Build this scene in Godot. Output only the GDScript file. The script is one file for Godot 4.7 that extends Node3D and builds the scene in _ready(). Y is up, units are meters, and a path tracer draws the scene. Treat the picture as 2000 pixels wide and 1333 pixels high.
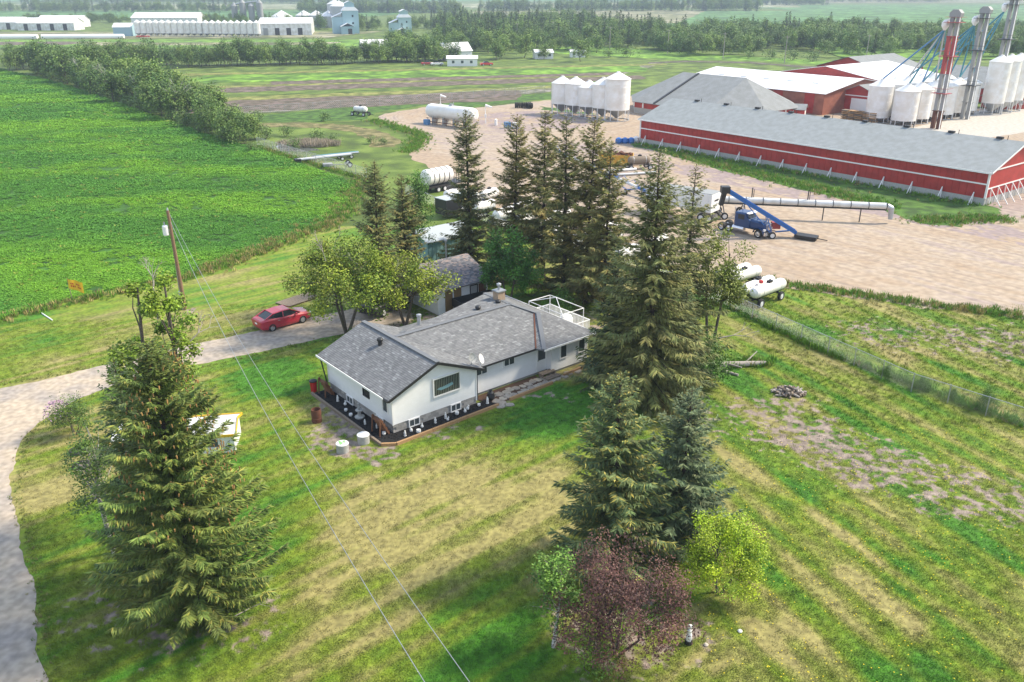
extends Node3D
# A prairie farmstead seen from the air: bungalow, spruces, grain yard, fields to the horizon.
# x is right, -z is away from the camera, metres.

var rng := RandomNumberGenerator.new()
var M := {}
var counts := {}
var n_a := FastNoiseLite.new()
var n_b := FastNoiseLite.new()
var n_c := FastNoiseLite.new()
var n_s := FastNoiseLite.new()

class MB:
	var v := PackedVector3Array()
	var n := PackedVector3Array()
	var c := PackedColorArray()
	var t := PackedVector2Array()
	var col := Color(1, 1, 1)
	var size := 1.0
	func p(a: Vector3, nn: Vector3, u := Vector2.ZERO) -> void:
		v.append(a); n.append(nn); c.append(col); t.append(u)
	func tri(a: Vector3, b: Vector3, d: Vector3) -> void:
		var nn := (d - a).cross(b - a).normalized()
		p(a, nn); p(b, nn); p(d, nn)
	func quad(a: Vector3, b: Vector3, d: Vector3, e: Vector3, out := Vector3.ZERO) -> void:
		var nn := (d - a).cross(b - a).normalized()
		if out != Vector3.ZERO and nn.dot(out) < 0.0:
			p(a, -nn); p(d, -nn); p(b, -nn); p(a, -nn); p(e, -nn); p(d, -nn)
		else:
			p(a, nn); p(b, nn); p(d, nn); p(a, nn); p(d, nn); p(e, nn)
	func flat(pts: Array, up := Vector3.UP, ua := Vector3.RIGHT, va := Vector3.FORWARD) -> void:
		# a plane polygon, fanned (convex), uv in metres
		for i in range(1, pts.size() - 1):
			var a: Vector3 = pts[0]
			var b: Vector3 = pts[i]
			var d: Vector3 = pts[i + 1]
			var nn := (d - a).cross(b - a).normalized()
			if nn.dot(up) < 0.0:
				var k := b
				b = d; d = k; nn = -nn
			p(a, nn, Vector2(a.dot(ua), a.dot(va))); p(b, nn, Vector2(b.dot(ua), b.dot(va))); p(d, nn, Vector2(d.dot(ua), d.dot(va)))
	func slab(pts: Array, down: Vector3, up := Vector3.UP, ua := Vector3.RIGHT, va := Vector3.FORWARD) -> void:
		flat(pts, up, ua, va)
		var low := []
		for q in pts: low.append(q + down)
		flat(low, -up, ua, va)
		var mid := Vector3.ZERO
		for q in pts: mid += q
		mid /= pts.size()
		for i in pts.size():
			var j := (i + 1) % pts.size()
			quad(pts[i], pts[j], low[j], low[i], (pts[i] + pts[j]) / 2 - mid)
	func box(m: Vector3, s: Vector3, b := Basis()) -> void:
		var x := b.x * s.x / 2
		var y := b.y * s.y / 2
		var z := b.z * s.z / 2
		for f in [[x, y, z], [-x, y, z], [y, x, z], [-y, x, z], [z, x, y], [-z, x, y]]:
			quad(m + f[0] - f[1] - f[2], m + f[0] + f[1] - f[2], m + f[0] + f[1] + f[2], m + f[0] - f[1] + f[2], f[0])
	func span(a: Vector3, b: Vector3) -> void:
		box((a + b) / 2, (b - a).abs())
	func bar(a: Vector3, b: Vector3, w: float, h: float) -> void:
		var y := (b - a).normalized()
		var x := y.cross(Vector3.UP if absf(y.y) < 0.95 else Vector3.RIGHT).normalized()
		box((a + b) / 2, Vector3(w, (b - a).length(), h), Basis(x, y, x.cross(y)))
	func tube(a: Vector3, b: Vector3, r0: float, r1: float, seg := 8, caps := true) -> void:
		var y := (b - a).normalized()
		var x := y.cross(Vector3.UP if absf(y.y) < 0.95 else Vector3.RIGHT).normalized()
		var z := x.cross(y)
		for i in seg:
			var d0 := x * cos(TAU * i / seg) + z * sin(TAU * i / seg)
			var d1 := x * cos(TAU * (i + 1) / seg) + z * sin(TAU * (i + 1) / seg)
			var q := [a + d0 * r0, b + d0 * r1, b + d1 * r1, a + d1 * r0]
			p(q[0], d0); p(q[2], d1); p(q[1], d0); p(q[0], d0); p(q[3], d1); p(q[2], d1)
			if caps:
				p(b, y); p(q[1], y); p(q[2], y)
				p(a, -y); p(q[3], -y); p(q[0], -y)
	func lathe(prof: Array, seg := 16, at := Vector3.ZERO, b := Basis(), around := TAU) -> void:
		# prof: Vector2(radius, height) from bottom to top
		for k in prof.size() - 1:
			var a: Vector2 = prof[k]
			var e: Vector2 = prof[k + 1]
			var sl := Vector2(e.y - a.y, a.x - e.x).normalized()
			for i in seg:
				var f0 := around * i / seg
				var f1 := around * (i + 1) / seg
				var d0 := Vector3(cos(f0), 0, sin(f0))
				var d1 := Vector3(cos(f1), 0, sin(f1))
				var n0 := b * (d0 * sl.x + Vector3(0, sl.y, 0))
				var n1 := b * (d1 * sl.x + Vector3(0, sl.y, 0))
				var q0 := at + b * (d0 * a.x + Vector3(0, a.y, 0))
				var q1 := at + b * (d0 * e.x + Vector3(0, e.y, 0))
				var q2 := at + b * (d1 * e.x + Vector3(0, e.y, 0))
				var q3 := at + b * (d1 * a.x + Vector3(0, a.y, 0))
				p(q0, n0); p(q2, n1); p(q1, n0); p(q0, n0); p(q3, n1); p(q2, n1)
	func loft(secs: Array) -> void:
		# secs: arrays of equal length of Vector3 going round; ends closed
		var mids := []
		for s in secs:
			var m := Vector3.ZERO
			for q in s: m += q
			mids.append(m / s.size())
		var ax: Vector3 = (mids[-1] - mids[0]).normalized()
		for k in secs.size() - 1:
			for i in secs[k].size():
				var j: int = (i + 1) % secs[k].size()
				var out: Vector3 = (secs[k][i] + secs[k][j]) / 2 - mids[k] + (secs[k + 1][i] + secs[k + 1][j]) / 2 - mids[k + 1]
				quad(secs[k][i], secs[k][j], secs[k + 1][j], secs[k + 1][i], out)
		flat(secs[0], -ax); flat(secs[-1], ax)
	func mesh() -> ArrayMesh:
		var m := ArrayMesh.new()
		if v.is_empty(): return m
		var arr := []
		arr.resize(Mesh.ARRAY_MAX)
		arr[Mesh.ARRAY_VERTEX] = v; arr[Mesh.ARRAY_NORMAL] = n; arr[Mesh.ARRAY_COLOR] = c; arr[Mesh.ARRAY_TEX_UV] = t
		m.add_surface_from_arrays(Mesh.PRIMITIVE_TRIANGLES, arr)
		return m

func lin(r: float, g: float, b: float) -> Color:
	return Color(r, g, b).linear_to_srgb()

func mat(key: String, r: float, g: float, b: float, rough := 0.85, metal := 0.0) -> StandardMaterial3D:
	var m := StandardMaterial3D.new()
	m.resource_name = key
	m.albedo_color = lin(r, g, b)
	m.roughness = rough
	m.metallic = metal
	M[key] = m
	return m

func vcm(key: String, rough := 0.9) -> StandardMaterial3D:
	var m := mat(key, 1, 1, 1, rough)
	m.vertex_color_use_as_albedo = true
	return m

func grain(seed_: int, freq: float, lo: Color, hi: Color, px := 256, mid := Color(0, 0, 0, 0)) -> NoiseTexture2D:
	var t := NoiseTexture2D.new()
	var f := FastNoiseLite.new()
	f.seed = seed_; f.frequency = freq; f.fractal_octaves = 4
	t.noise = f; t.width = px; t.height = px; t.seamless = true
	var gr := Gradient.new()
	gr.set_color(0, lo); gr.set_color(1, hi)
	gr.set_offset(0, 0.2); gr.set_offset(1, 0.8)
	if mid.a > 0.0: gr.add_point(0.5, mid)
	t.color_ramp = gr
	return t

func grained(m: StandardMaterial3D, t: Texture2D, scale: float, d: Texture2D = null, dscale := 1.0) -> StandardMaterial3D:
	# world-mapped grain; a second, coarser or finer layer multiplies it
	m.albedo_texture = t
	m.uv1_triplanar = true; m.uv1_world_triplanar = true
	m.uv1_scale = Vector3.ONE * scale
	if d:
		m.detail_enabled = true; m.detail_albedo = d; m.detail_blend_mode = BaseMaterial3D.BLEND_MODE_MUL
		m.detail_uv_layer = BaseMaterial3D.DETAIL_UV_2
		m.uv2_triplanar = true; m.uv2_world_triplanar = true; m.uv2_scale = Vector3.ONE * dscale
	return m

func numbered(called: String) -> String:
	var k: int = counts.get(called, 0)
	counts[called] = k + 1
	return called if k == 0 else "%s_%03d" % [called, k]

func add(mb: MB, called: String, m: Material, parent: Node3D = self) -> MeshInstance3D:
	var o := MeshInstance3D.new()
	o.mesh = mb.mesh()
	o.material_override = m
	return put(o, called, parent)

func put(o: Node3D, called: String, parent: Node3D = self):
	o.name = numbered(called) if parent == self else called
	parent.add_child(o, true)
	return o

func inst(mesh: Mesh, called: String, m: Material, parent: Node3D, at := Transform3D()) -> MeshInstance3D:
	var o := MeshInstance3D.new()
	o.mesh = mesh; o.material_override = m; o.transform = at
	return put(o, called, parent)

func tag(o: Node3D, label: String, category: String, group := "") -> Node3D:
	o.set_meta("label", label); o.set_meta("category", category)
	if group: o.set_meta("group", group)
	return o

func thing(called: String, label: String, category: String, at := Vector3.ZERO, turn := 0.0, group := "") -> Node3D:
	var o := Node3D.new()
	o.name = numbered(called)
	add_child(o)
	o.position = at; o.rotation.y = turn
	tag(o, label, category, group)
	return o

func copy(src: Node3D, called: String, at: Vector3, turn := 0.0, scale_ := 1.0, label := "", group := "") -> Node3D:
	var o: Node3D = src.duplicate()
	o.name = numbered(called)
	add_child(o)
	o.transform = Transform3D(Basis(Vector3.UP, turn).scaled(Vector3.ONE * scale_), at)
	if label: o.set_meta("label", label)
	if group: o.set_meta("group", group)
	return o

func struct(mb: MB, called: String, m: Material) -> MeshInstance3D:
	var o := add(mb, called, m)
	o.set_meta("kind", "structure")
	return o

func rnd(a: float, b: float) -> float:
	return rng.randf_range(a, b)

func smooth(poly: Array, step := 1.5, rough := 0.25, seed_ := 1.0) -> PackedVector2Array:
	# resample a closed outline and roughen it, so that edges of ground covers are ragged
	var out := PackedVector2Array()
	for i in poly.size():
		var a: Vector2 = poly[i]
		var b: Vector2 = poly[(i + 1) % poly.size()]
		var k := maxi(1, int(a.distance_to(b) / step))
		for j in k:
			var q := a.lerp(b, float(j) / k)
			var d := (b - a).orthogonal().normalized()
			out.append(q + d * rough * (n_a.get_noise_2d(q.x * 9.0 + seed_ * 31.0, q.y * 9.0) * 2.0 + n_b.get_noise_2d(q.x * 40.0, q.y * 40.0 + seed_ * 17.0)))
	return out

func sheet(poly: PackedVector2Array, y: float, called: String, m: Material) -> MeshInstance3D:
	var mb := MB.new()
	var idx := Geometry2D.triangulate_polygon(poly)
	if idx.is_empty(): print("bad outline: ", called)
	for i in range(0, idx.size(), 3):
		var a := poly[idx[i]]
		var b := poly[idx[i + 1]]
		var d := poly[idx[i + 2]]
		mb.flat([Vector3(a.x, y, a.y), Vector3(b.x, y, b.y), Vector3(d.x, y, d.y)])
	return struct(mb, called, m)

func scatter(called: String, mesh: Mesh, m: Material, list: Array, label := "", category := "", parent: Node3D = self) -> MultiMeshInstance3D:
	# list of [Transform3D, Color (linear)]
	var mm := MultiMesh.new()
	mm.transform_format = MultiMesh.TRANSFORM_3D
	mm.use_colors = true
	mm.mesh = mesh
	mm.instance_count = list.size()
	for i in list.size():
		mm.set_instance_transform(i, list[i][0])
		mm.set_instance_color(i, list[i][1])
	var o := MultiMeshInstance3D.new()
	o.multimesh = mm; o.material_override = m
	put(o, called, parent)
	o.set_meta("kind", "stuff")
	if label: tag(o, label, category)
	return o

func V(x: float, z: float, y := 0.0) -> Vector3:
	return Vector3(x, y, z)

func _ready() -> void:
	rng.seed = 7
	# camera
	var cam := Camera3D.new()
	cam.name = "camera"
	cam.fov = 44.0
	cam.near = 0.5
	cam.far = 12000.0
	cam.position = Vector3(0, 25, 0)
	cam.rotation_degrees = Vector3(-22.65, 0, 0)
	add_child(cam)
	cam.current = true
	# sky, haze, exposure
	var we := WorldEnvironment.new()
	we.name = "environment"
	var env := Environment.new()
	env.background_mode = Environment.BG_SKY
	var sky := Sky.new()
	var sm := ProceduralSkyMaterial.new()
	sm.sky_top_color = Color(0.66, 0.74, 0.86)
	sm.sky_horizon_color = Color(0.92, 0.94, 0.96)
	sm.sky_curve = 0.25
	sm.ground_bottom_color = Color(0.35, 0.38, 0.3)
	sm.ground_horizon_color = Color(0.75, 0.79, 0.84)
	sm.sun_angle_max = 1.0
	sky.sky_material = sm
	env.sky = sky
	env.background_energy_multiplier = 1.1
	env.tonemap_mode = Environment.TONE_MAPPER_LINEAR
	env.tonemap_exposure = 1.6
	env.fog_enabled = true
	env.fog_density = 0.00028
	env.fog_light_color = Color(0.80, 0.87, 0.95)
	env.sdfgi_enabled = true
	env.ssao_enabled = true
	env.ssil_enabled = true
	we.environment = env
	add_child(we)
	# sun: from the right, a little beyond the house, through thin haze
	var sun := DirectionalLight3D.new()
	sun.name = "sun"
	sun.light_energy = 1.4
	sun.light_angular_distance = 9.0
	sun.light_color = Color(1.0, 0.95, 0.86)
	sun.shadow_enabled = true
	var el := deg_to_rad(45.0)
	var to_sun := Vector3(0.972 * cos(el), sin(el), -0.238 * cos(el))
	sun.transform = Transform3D(Basis.looking_at(-to_sun, Vector3.UP), Vector3(0, 60, 0))
	add_child(sun)

	n_a.seed = 11; n_a.frequency = 0.02; n_a.fractal_octaves = 3
	n_b.seed = 23; n_b.frequency = 0.11; n_b.fractal_octaves = 3
	n_c.seed = 37; n_c.frequency = 0.8; n_c.fractal_octaves = 2
	n_s.seed = 41; n_s.frequency = 0.5; n_s.fractal_octaves = 2
	materials()
	var t0 := Time.get_ticks_msec()
	ground_cover()
	print("ground ", Time.get_ticks_msec() - t0)
	house()
	outbuildings()
	grain_yard()
	far_buildings()
	print("buildings ", Time.get_ticks_msec() - t0)
	near_trees()
	print("near trees ", Time.get_ticks_msec() - t0)
	far_trees()
	print("far trees ", Time.get_ticks_msec() - t0)
	vehicles()
	yard_things()
	garden_things()
	fences_and_poles()
	plants()
	print("all ", Time.get_ticks_msec() - t0)

func shingles(a: Color, b: Color, d: Color, odd: float) -> ImageTexture:
	# courses of asphalt tabs: 4 m by 4 m, 0.33 by 0.14 m each
	var im := Image.create(384, 384, false, Image.FORMAT_RGB8)
	var r := RandomNumberGenerator.new()
	r.seed = 5
	for row in 28:
		var y0 := int(row * 384.0 / 28.0)
		var y1 := int((row + 1) * 384.0 / 28.0)
		var x := -r.randi_range(0, 30)
		while x < 384:
			var w := r.randi_range(14, 34)
			var k := r.randf()
			var cc := a.lerp(b, k) if r.randf() > odd else d
			im.fill_rect(Rect2i(maxi(x, 0), y0, mini(w, 384 - maxi(x, 0)), y1 - y0), cc)
			im.fill_rect(Rect2i(maxi(x, 0), y1 - 2, mini(w, 384 - maxi(x, 0)), 2), cc.darkened(0.35))
			x += w
	return ImageTexture.create_from_image(im)

func materials() -> void:
	var w := grain(3, 0.03, Color(0.975, 0.975, 0.97), Color(1, 1, 1))
	grained(mat("siding", 0.80, 0.81, 0.82, 0.45), w, 0.3)
	grained(mat("white_steel", 0.78, 0.79, 0.80, 0.4), grain(4, 0.012, Color(0.86, 0.85, 0.82), Color(1, 1, 1)), 0.12)
	grained(mat("tank_white", 0.84, 0.84, 0.83, 0.35), grain(14, 0.01, Color(0.94, 0.92, 0.89), Color(1, 1, 1)), 0.2)
	var rf := mat("shingle", 0.95, 0.95, 0.95, 0.95)
	rf.albedo_texture = shingles(lin(0.140, 0.143, 0.148), lin(0.215, 0.22, 0.225), lin(0.27, 0.275, 0.28), 0.05)
	rf.uv1_scale = Vector3(0.25, 0.25, 1)
	var ro := mat("old_shingle", 0.95, 0.95, 0.95, 0.95)
	ro.albedo_texture = shingles(lin(0.10, 0.10, 0.11), lin(0.24, 0.23, 0.24), lin(0.31, 0.25, 0.23), 0.22)
	ro.uv1_scale = Vector3(0.25, 0.25, 1)
	mat("ridge_cap", 0.15, 0.16, 0.175, 0.95)
	var br := grain(6, 0.02, Color(0.85, 0.82, 0.82), Color(1, 1, 1))
	var gr2 := grain(7, 0.02, Color(0.9, 0.9, 0.885), Color(1, 1, 1), 512)
	grained(mat("barn_red", 0.42, 0.032, 0.024, 0.55), br, 0.15)
	grained(mat("red_panel", 0.36, 0.05, 0.03, 0.55), br, 0.15)
	grained(mat("tan_panel", 0.36, 0.13, 0.08, 0.6), br, 0.15)
	grained(mat("barn_roof", 0.31, 0.335, 0.345, 0.8), gr2, 0.07, grain(8, 0.09, Color(0.88, 0.88, 0.88), Color(1, 1, 1)), 0.6)
	grained(mat("grey_roof", 0.28, 0.295, 0.305, 0.85), gr2, 0.05, grain(18, 0.06, Color(0.87, 0.87, 0.86), Color(1, 1, 1)), 0.3)
	grained(mat("white_roof", 0.78, 0.78, 0.80, 0.5), w, 0.05)
	grained(mat("concrete", 0.42, 0.42, 0.41, 0.9), gr2, 0.4)
	grained(mat("block", 0.36, 0.35, 0.33, 0.95), gr2, 0.7)
	grained(mat("apron", 0.50, 0.46, 0.41, 0.9), gr2, 0.1)
	mat("black_trim", 0.02, 0.02, 0.022, 0.5)
	mat("black_steel", 0.018, 0.018, 0.02, 0.45)
	mat("rubber", 0.022, 0.022, 0.022, 0.85)
	mat("rim_white", 0.7, 0.7, 0.7, 0.4)
	mat("chrome", 0.7, 0.7, 0.72, 0.2, 0.9)
	mat("galvanised", 0.42, 0.44, 0.46, 0.45, 0.6)
	mat("grey_steel", 0.28, 0.29, 0.29, 0.6)
	mat("white_paint", 0.78, 0.78, 0.77, 0.5)
	mat("plaster", 0.72, 0.72, 0.70, 0.7)
	mat("blue_paint", 0.02, 0.13, 0.42, 0.35)
	mat("truck_blue", 0.015, 0.05, 0.15, 0.25)
	mat("spout_teal", 0.05, 0.22, 0.28, 0.5)
	mat("spout_blue", 0.08, 0.22, 0.42, 0.5)
	mat("rust", 0.12, 0.045, 0.025, 0.9)
	mat("leg_red", 0.36, 0.06, 0.06, 0.6)
	mat("red_paint", 0.45, 0.02, 0.02, 0.4)
	mat("yellow_paint", 0.62, 0.33, 0.03, 0.5)
	mat("flag_yellow", 0.75, 0.45, 0.02, 0.7)
	mat("car_red", 0.40, 0.008, 0.03, 0.22).clearcoat_enabled = true
	mat("dark_glass", 0.02, 0.025, 0.03, 0.08)
	mat("window_glass", 0.07, 0.085, 0.09, 0.08)
	var pn := mat("pane", 0.06, 0.07, 0.07, 0.05)
	pn.transparency = BaseMaterial3D.TRANSPARENCY_ALPHA
	pn.albedo_color.a = 0.15
	pn.metallic_specular = 0.2
	mat("blind", 0.17, 0.19, 0.14, 0.8)
	mat("teal_wall", 0.16, 0.30, 0.31, 0.7)
	mat("pale_roof", 0.40, 0.44, 0.46, 0.5)
	mat("pale_elevator", 0.33, 0.47, 0.46, 0.8)
	mat("blue_elevator", 0.30, 0.45, 0.50, 0.8)
	var wg := grain(9, 0.05, Color(0.72, 0.68, 0.62), Color(1, 1, 1))
	grained(mat("new_wood", 0.56, 0.35, 0.18, 0.85), wg, 1.5)
	grained(mat("old_wood", 0.30, 0.25, 0.20, 0.95), wg, 1.5)
	grained(mat("brown_wood", 0.22, 0.10, 0.05, 0.8), wg, 1.5)
	grained(mat("door_wood", 0.30, 0.19, 0.08, 0.7), wg, 1.5)
	grained(mat("pole_wood", 0.31, 0.20, 0.13, 0.95), wg, 1.2)
	grained(mat("mulch", 0.016, 0.015, 0.017, 0.95), grain(19, 0.2, Color(0.4, 0.4, 0.4), Color(1, 1, 1)), 1.4)
	grained(mat("bark", 0.20, 0.165, 0.14, 0.95), grain(15, 0.08, Color(0.55, 0.52, 0.5), Color(1, 1, 1)), 0.9)
	grained(mat("dark_bark", 0.085, 0.062, 0.055, 0.95), grain(15, 0.08, Color(0.6, 0.57, 0.55), Color(1, 1, 1)), 0.9)
	grained(mat("pale_bark", 0.60, 0.57, 0.53, 0.9), grain(25, 0.06, Color(0.12, 0.11, 0.1), Color(1, 1, 1), 256, Color(0.9, 0.9, 0.88)), 0.5)
	mat("dead_wood", 0.36, 0.32, 0.29, 0.95)
	mat("flag_stone", 0.48, 0.42, 0.35, 0.9)
	var lf := vcm("leaf", 0.65)
	lf.backlight_enabled = true; lf.backlight = lin(0.09, 0.15, 0.015)
	var nd := vcm("needle", 0.75)
	nd.backlight_enabled = true; nd.backlight = lin(0.03, 0.045, 0.012)
	var gs := vcm("grass", 0.8)
	gs.backlight_enabled = true; gs.backlight = lin(0.06, 0.10, 0.008)
	vcm("tinted", 0.9)
	var wt := mat("pond_water", 0.12, 0.14, 0.13, 0.06)
	wt.metallic_specular = 0.7

# ---------- the ground ----------
const LX := -46.0
const LZ := -94.0
const LW := 96.0
const LD := 72.0
const PATCH := [  # x, z, radius x, radius z, kind (0 deep green for rich growth and painted shade, 1 dry, 2 bare earth), strength
	[-12.5, -39.5, 4.5, 6.0, 0, 0.7], [-14.5, -46.5, 3.5, 3.0, 1, 0.5], [-16.0, -53.0, 4.0, 3.0, 0, 1.0], [-22.0, -31.0, 4.0, 6.0, 0, 0.5],  # first and third deep greens also carry painted shade beside the house
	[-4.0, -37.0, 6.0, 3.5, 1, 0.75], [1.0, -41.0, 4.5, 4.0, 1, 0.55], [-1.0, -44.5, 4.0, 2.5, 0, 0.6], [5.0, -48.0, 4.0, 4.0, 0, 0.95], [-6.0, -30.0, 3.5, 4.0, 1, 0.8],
	[-1.5, -29.5, 2.6, 2.4, 0, 0.6], [-3.0, -26.5, 4.0, 3.0, 0, 0.4], [-10.0, -28.0, 2.6, 4.0, 1, 0.7], [-13.3, -28.5, 3.0, 2.5, 2, 0.55], [-17.5, -29.5, 2.5, 2.5, 2, 0.4],  # first two paint in the shade that the blue spruces throw
	[-10.6, -45.0, 1.7, 2.2, 2, 1.0], [-8.3, -43.2, 1.4, 1.3, 2, 0.95], [-11.5, -48.5, 1.1, 2.5, 2, 0.95], [-4.5, -45.6, 2.6, 0.8, 2, 0.55], [1.2, -50.4, 2.6, 0.8, 2, 0.45], [5.0, -54.2, 2.4, 1.3, 1, 0.9],
	[17.0, -48.5, 2.8, 2.2, 2, 0.75], [18.2, -44.8, 3.2, 2.8, 2, 1.0], [20.6, -41.5, 3.6, 2.6, 2, 0.85], [24.5, -38.3, 4.0, 2.4, 2, 0.7], [27.5, -35.5, 3.0, 2.2, 2, 0.5], [13.5, -47.5, 2.5, 2.0, 2, 0.5],
	[19.0, -54.0, 3.5, 3.0, 0, 0.5], [24.0, -48.0, 4.0, 2.5, 0, 0.4], [23.5, -33.5, 5.0, 2.6, 0, 0.55], [17.5, -36.0, 4.0, 2.0, 1, 0.4], [10.5, -37.5, 2.8, 2.5, 1, 0.5],
	[5.0, -28.0, 3.2, 2.4, 2, 0.6], [8.5, -27.5, 2.2, 1.8, 1, 0.6], [4.6, -26.0, 2.0, 1.5, 2, 0.5], [14.0, -29.0, 4.0, 3.0, 1, 0.45], [13.0, -40.0, 1.6, 4.5, 1, 0.5], [16.5, -33.0, 1.2, 5.0, 1, 0.6], [20.0, -29.0, 1.4, 4.0, 1, 0.5], [11.5, -33.0, 1.0, 4.0, 0, 0.5], [-18.0, -64.5, 4.0, 2.0, 0, 0.3],
	[-26.0, -62.5, 8.0, 4.0, 1, 0.35], [-32.0, -63.0, 6.0, 4.0, 1, 0.6], [-20.0, -76.0, 9.0, 3.5, 1, 0.45], [-24.0, -70.0, 5.0, 3.0, 0, 0.3], [-27.6, -66.8, 0.6, 0.6, 2, 0.8], [-24.0, -41.5, 2.5, 4.0, 1, 0.5],
	[2.0, -64.0, 5.0, 3.5, 2, 0.8], [-8.0, -63.5, 5.0, 3.0, 2, 0.9], [6.0, -63.0, 4.0, 3.0, 2, 0.6], [-11.0, -73.0, 6.0, 5.0, 2, 0.3],
	[30.0, -61.0, 5.0, 3.0, 2, 0.55], [37.0, -60.0, 5.0, 3.5, 2, 0.65], [27.0, -63.0, 4.0, 2.5, 0, 0.6], [34.0, -54.0, 5.0, 3.0, 0, 0.5], [40.0, -54.0, 5.0, 4.0, 1, 0.4]]

var patch_cells := {}

func near_patches(x: float, z: float) -> Array:
	# patches sorted into 4 m cells, so that each point looks only at those that reach it
	var key := Vector2i(floori(x / 4.0), floori(z / 4.0))
	if not patch_cells.has(key):
		var out := []
		for q in PATCH:
			if absf(key.x * 4.0 + 2.0 - q[0]) < q[2] * 1.31 + 3.7 and absf(key.y * 4.0 + 2.0 - q[1]) < q[3] * 1.31 + 3.7: out.append(q)
		patch_cells[key] = out
	return patch_cells[key]

func lawn_colour(x: float, z: float) -> Color:
	var lush_and_shade := Color(0.050, 0.165, 0.006)
	var mid := Color(0.150, 0.205, 0.012)
	var dry := Color(0.262, 0.222, 0.082)
	var earth := Color(0.215, 0.168, 0.145)
	var wx := x + n_b.get_noise_2d(x * 2.0, z * 2.0) * 1.6
	var wz := z + n_b.get_noise_2d(x * 2.0 + 90.0, z * 2.0) * 1.6
	var k := n_a.get_noise_2d(x * 2.2, z * 2.2) * 0.9 + n_b.get_noise_2d(x * 1.3 + 50.0, z * 1.3) * 0.55
	# mower tracks: long thin streaks along the mowing direction
	var al := x * 0.406 + z * 0.914 if x > 9.0 else x * 0.74 - z * 0.67
	var ac := x * 0.914 - z * 0.406 if x > 9.0 else x * 0.67 + z * 0.74
	k += n_s.get_noise_2d(ac * (0.9 if x > 9.0 else 1.6), al * 0.05) * (1.25 if x > 9.0 else 0.7) + (0.12 if x > 9.0 else 0.0)
	var bare := 0.0
	for q in near_patches(x, z):
		var dx: float = (wx - q[0]) / q[2]
		var dz: float = (wz - q[1]) / q[3]
		var d2 := dx * dx + dz * dz
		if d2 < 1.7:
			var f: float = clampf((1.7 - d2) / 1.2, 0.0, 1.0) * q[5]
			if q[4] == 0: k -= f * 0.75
			elif q[4] == 1: k += f * 0.75
			else: bare = maxf(bare, f)
	var c := mid.lerp(lush_and_shade, clampf(-k * 1.25, 0.0, 1.0)) if k < 0.0 else mid.lerp(dry, clampf(k * 1.1, 0.0, 0.9))
	var sp := n_c.get_noise_2d(x, z)
	if bare > 0.0: c = c.lerp(earth * (1.0 + sp * 0.3), clampf((bare - 0.62 + sp * 0.75 + n_c.get_noise_2d(x * 2.3, z * 2.3 + 70.0) * 0.75) * 3.0, 0.0, 0.95))
	var fine := n_c.get_noise_2d(x * 3.7 + 9.0, z * 3.7)
	return c * (1.0 + sp * 0.26 + fine * 0.48)

func painted(w: int, h: int, x0: float, z0: float, sx: float, sz: float, f: Callable) -> ImageTexture:
	var im := Image.create(w, h, false, Image.FORMAT_RGB8)
	for j in h:
		for i in w:
			var c: Color = f.call(x0 + sx * (i + 0.5) / w, z0 + sz * (j + 0.5) / h)
			im.set_pixel(i, j, c.linear_to_srgb())
	return ImageTexture.create_from_image(im)

func mapped(key: String, tex: Texture2D, x0: float, z0: float, sx: float, sz: float) -> StandardMaterial3D:
	# sheet() gives uv = (x, -z) in metres
	var m := mat(key, 1, 1, 1, 0.95)
	m.albedo_texture = tex
	m.uv1_scale = Vector3(1.0 / sx, -1.0 / sz, 1)
	m.uv1_offset = Vector3(-x0 / sx, -z0 / sz, 0)
	return m

func yard_colour(x: float, z: float) -> Color:
	var tan_ := Color(0.335, 0.25, 0.172)
	var pale := Color(0.38, 0.31, 0.238)
	var mauve := Color(0.265, 0.205, 0.195)
	# wheel tracks run along the barn (0.62, 0.784) and round the loop by the tank
	var al := x * 0.62 + z * 0.784
	var ac := x * 0.784 - z * 0.62
	if z < -120.0:
		ac = Vector2(x + 2.0, z + 186.0).length()
		al = Vector2(x + 2.0, z + 186.0).angle() * 20.0
	var k := n_s.get_noise_2d(ac * 1.3, al * 0.09) * 0.5 + n_c.get_noise_2d(x * 0.5, z * 0.5) * 0.4 + n_b.get_noise_2d(x * 0.5, z * 0.5) * 0.8 + n_a.get_noise_2d(x * 1.5, z * 1.5) * 0.7
	var c := tan_.lerp(pale, clampf(0.5 + k, 0.0, 1.0)).lerp(mauve, clampf((k - 0.28) * 1.6, 0.0, 0.75))
	# mauve soil shows through the gravel in ragged patches: a strip before the barn, the pad by the bins
	var patchy := n_b.get_noise_2d(x * 1.6, z * 1.6) + n_c.get_noise_2d(x * 0.9, z * 0.9) * 0.6
	var strip := absf((x - 40.6) * 0.784 - (z + 126.8) * 0.62 + 11.5) < 3.4 and z > -150.0
	var pad := Vector2((x - 4.0) / 13.0, (z + 178.0) / 14.0).length() < 1.0
	if (strip or pad) and patchy > -0.12: c = Color(0.27, 0.21, 0.20)
	# wheel ruts: thin lines of bare dark soil pressed by tyres, along the way trucks drive
	var rut := n_s.get_noise_2d(ac * 3.6 + 7.0, al * 0.05) + n_c.get_noise_2d(x * 0.7, z * 0.7) * 0.35
	if rut > 0.3: c = c.lerp(Color(0.24, 0.185, 0.15), 0.5)
	return c * (1.0 + n_c.get_noise_2d(x * 1.4, z * 1.4) * 0.28)

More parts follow.
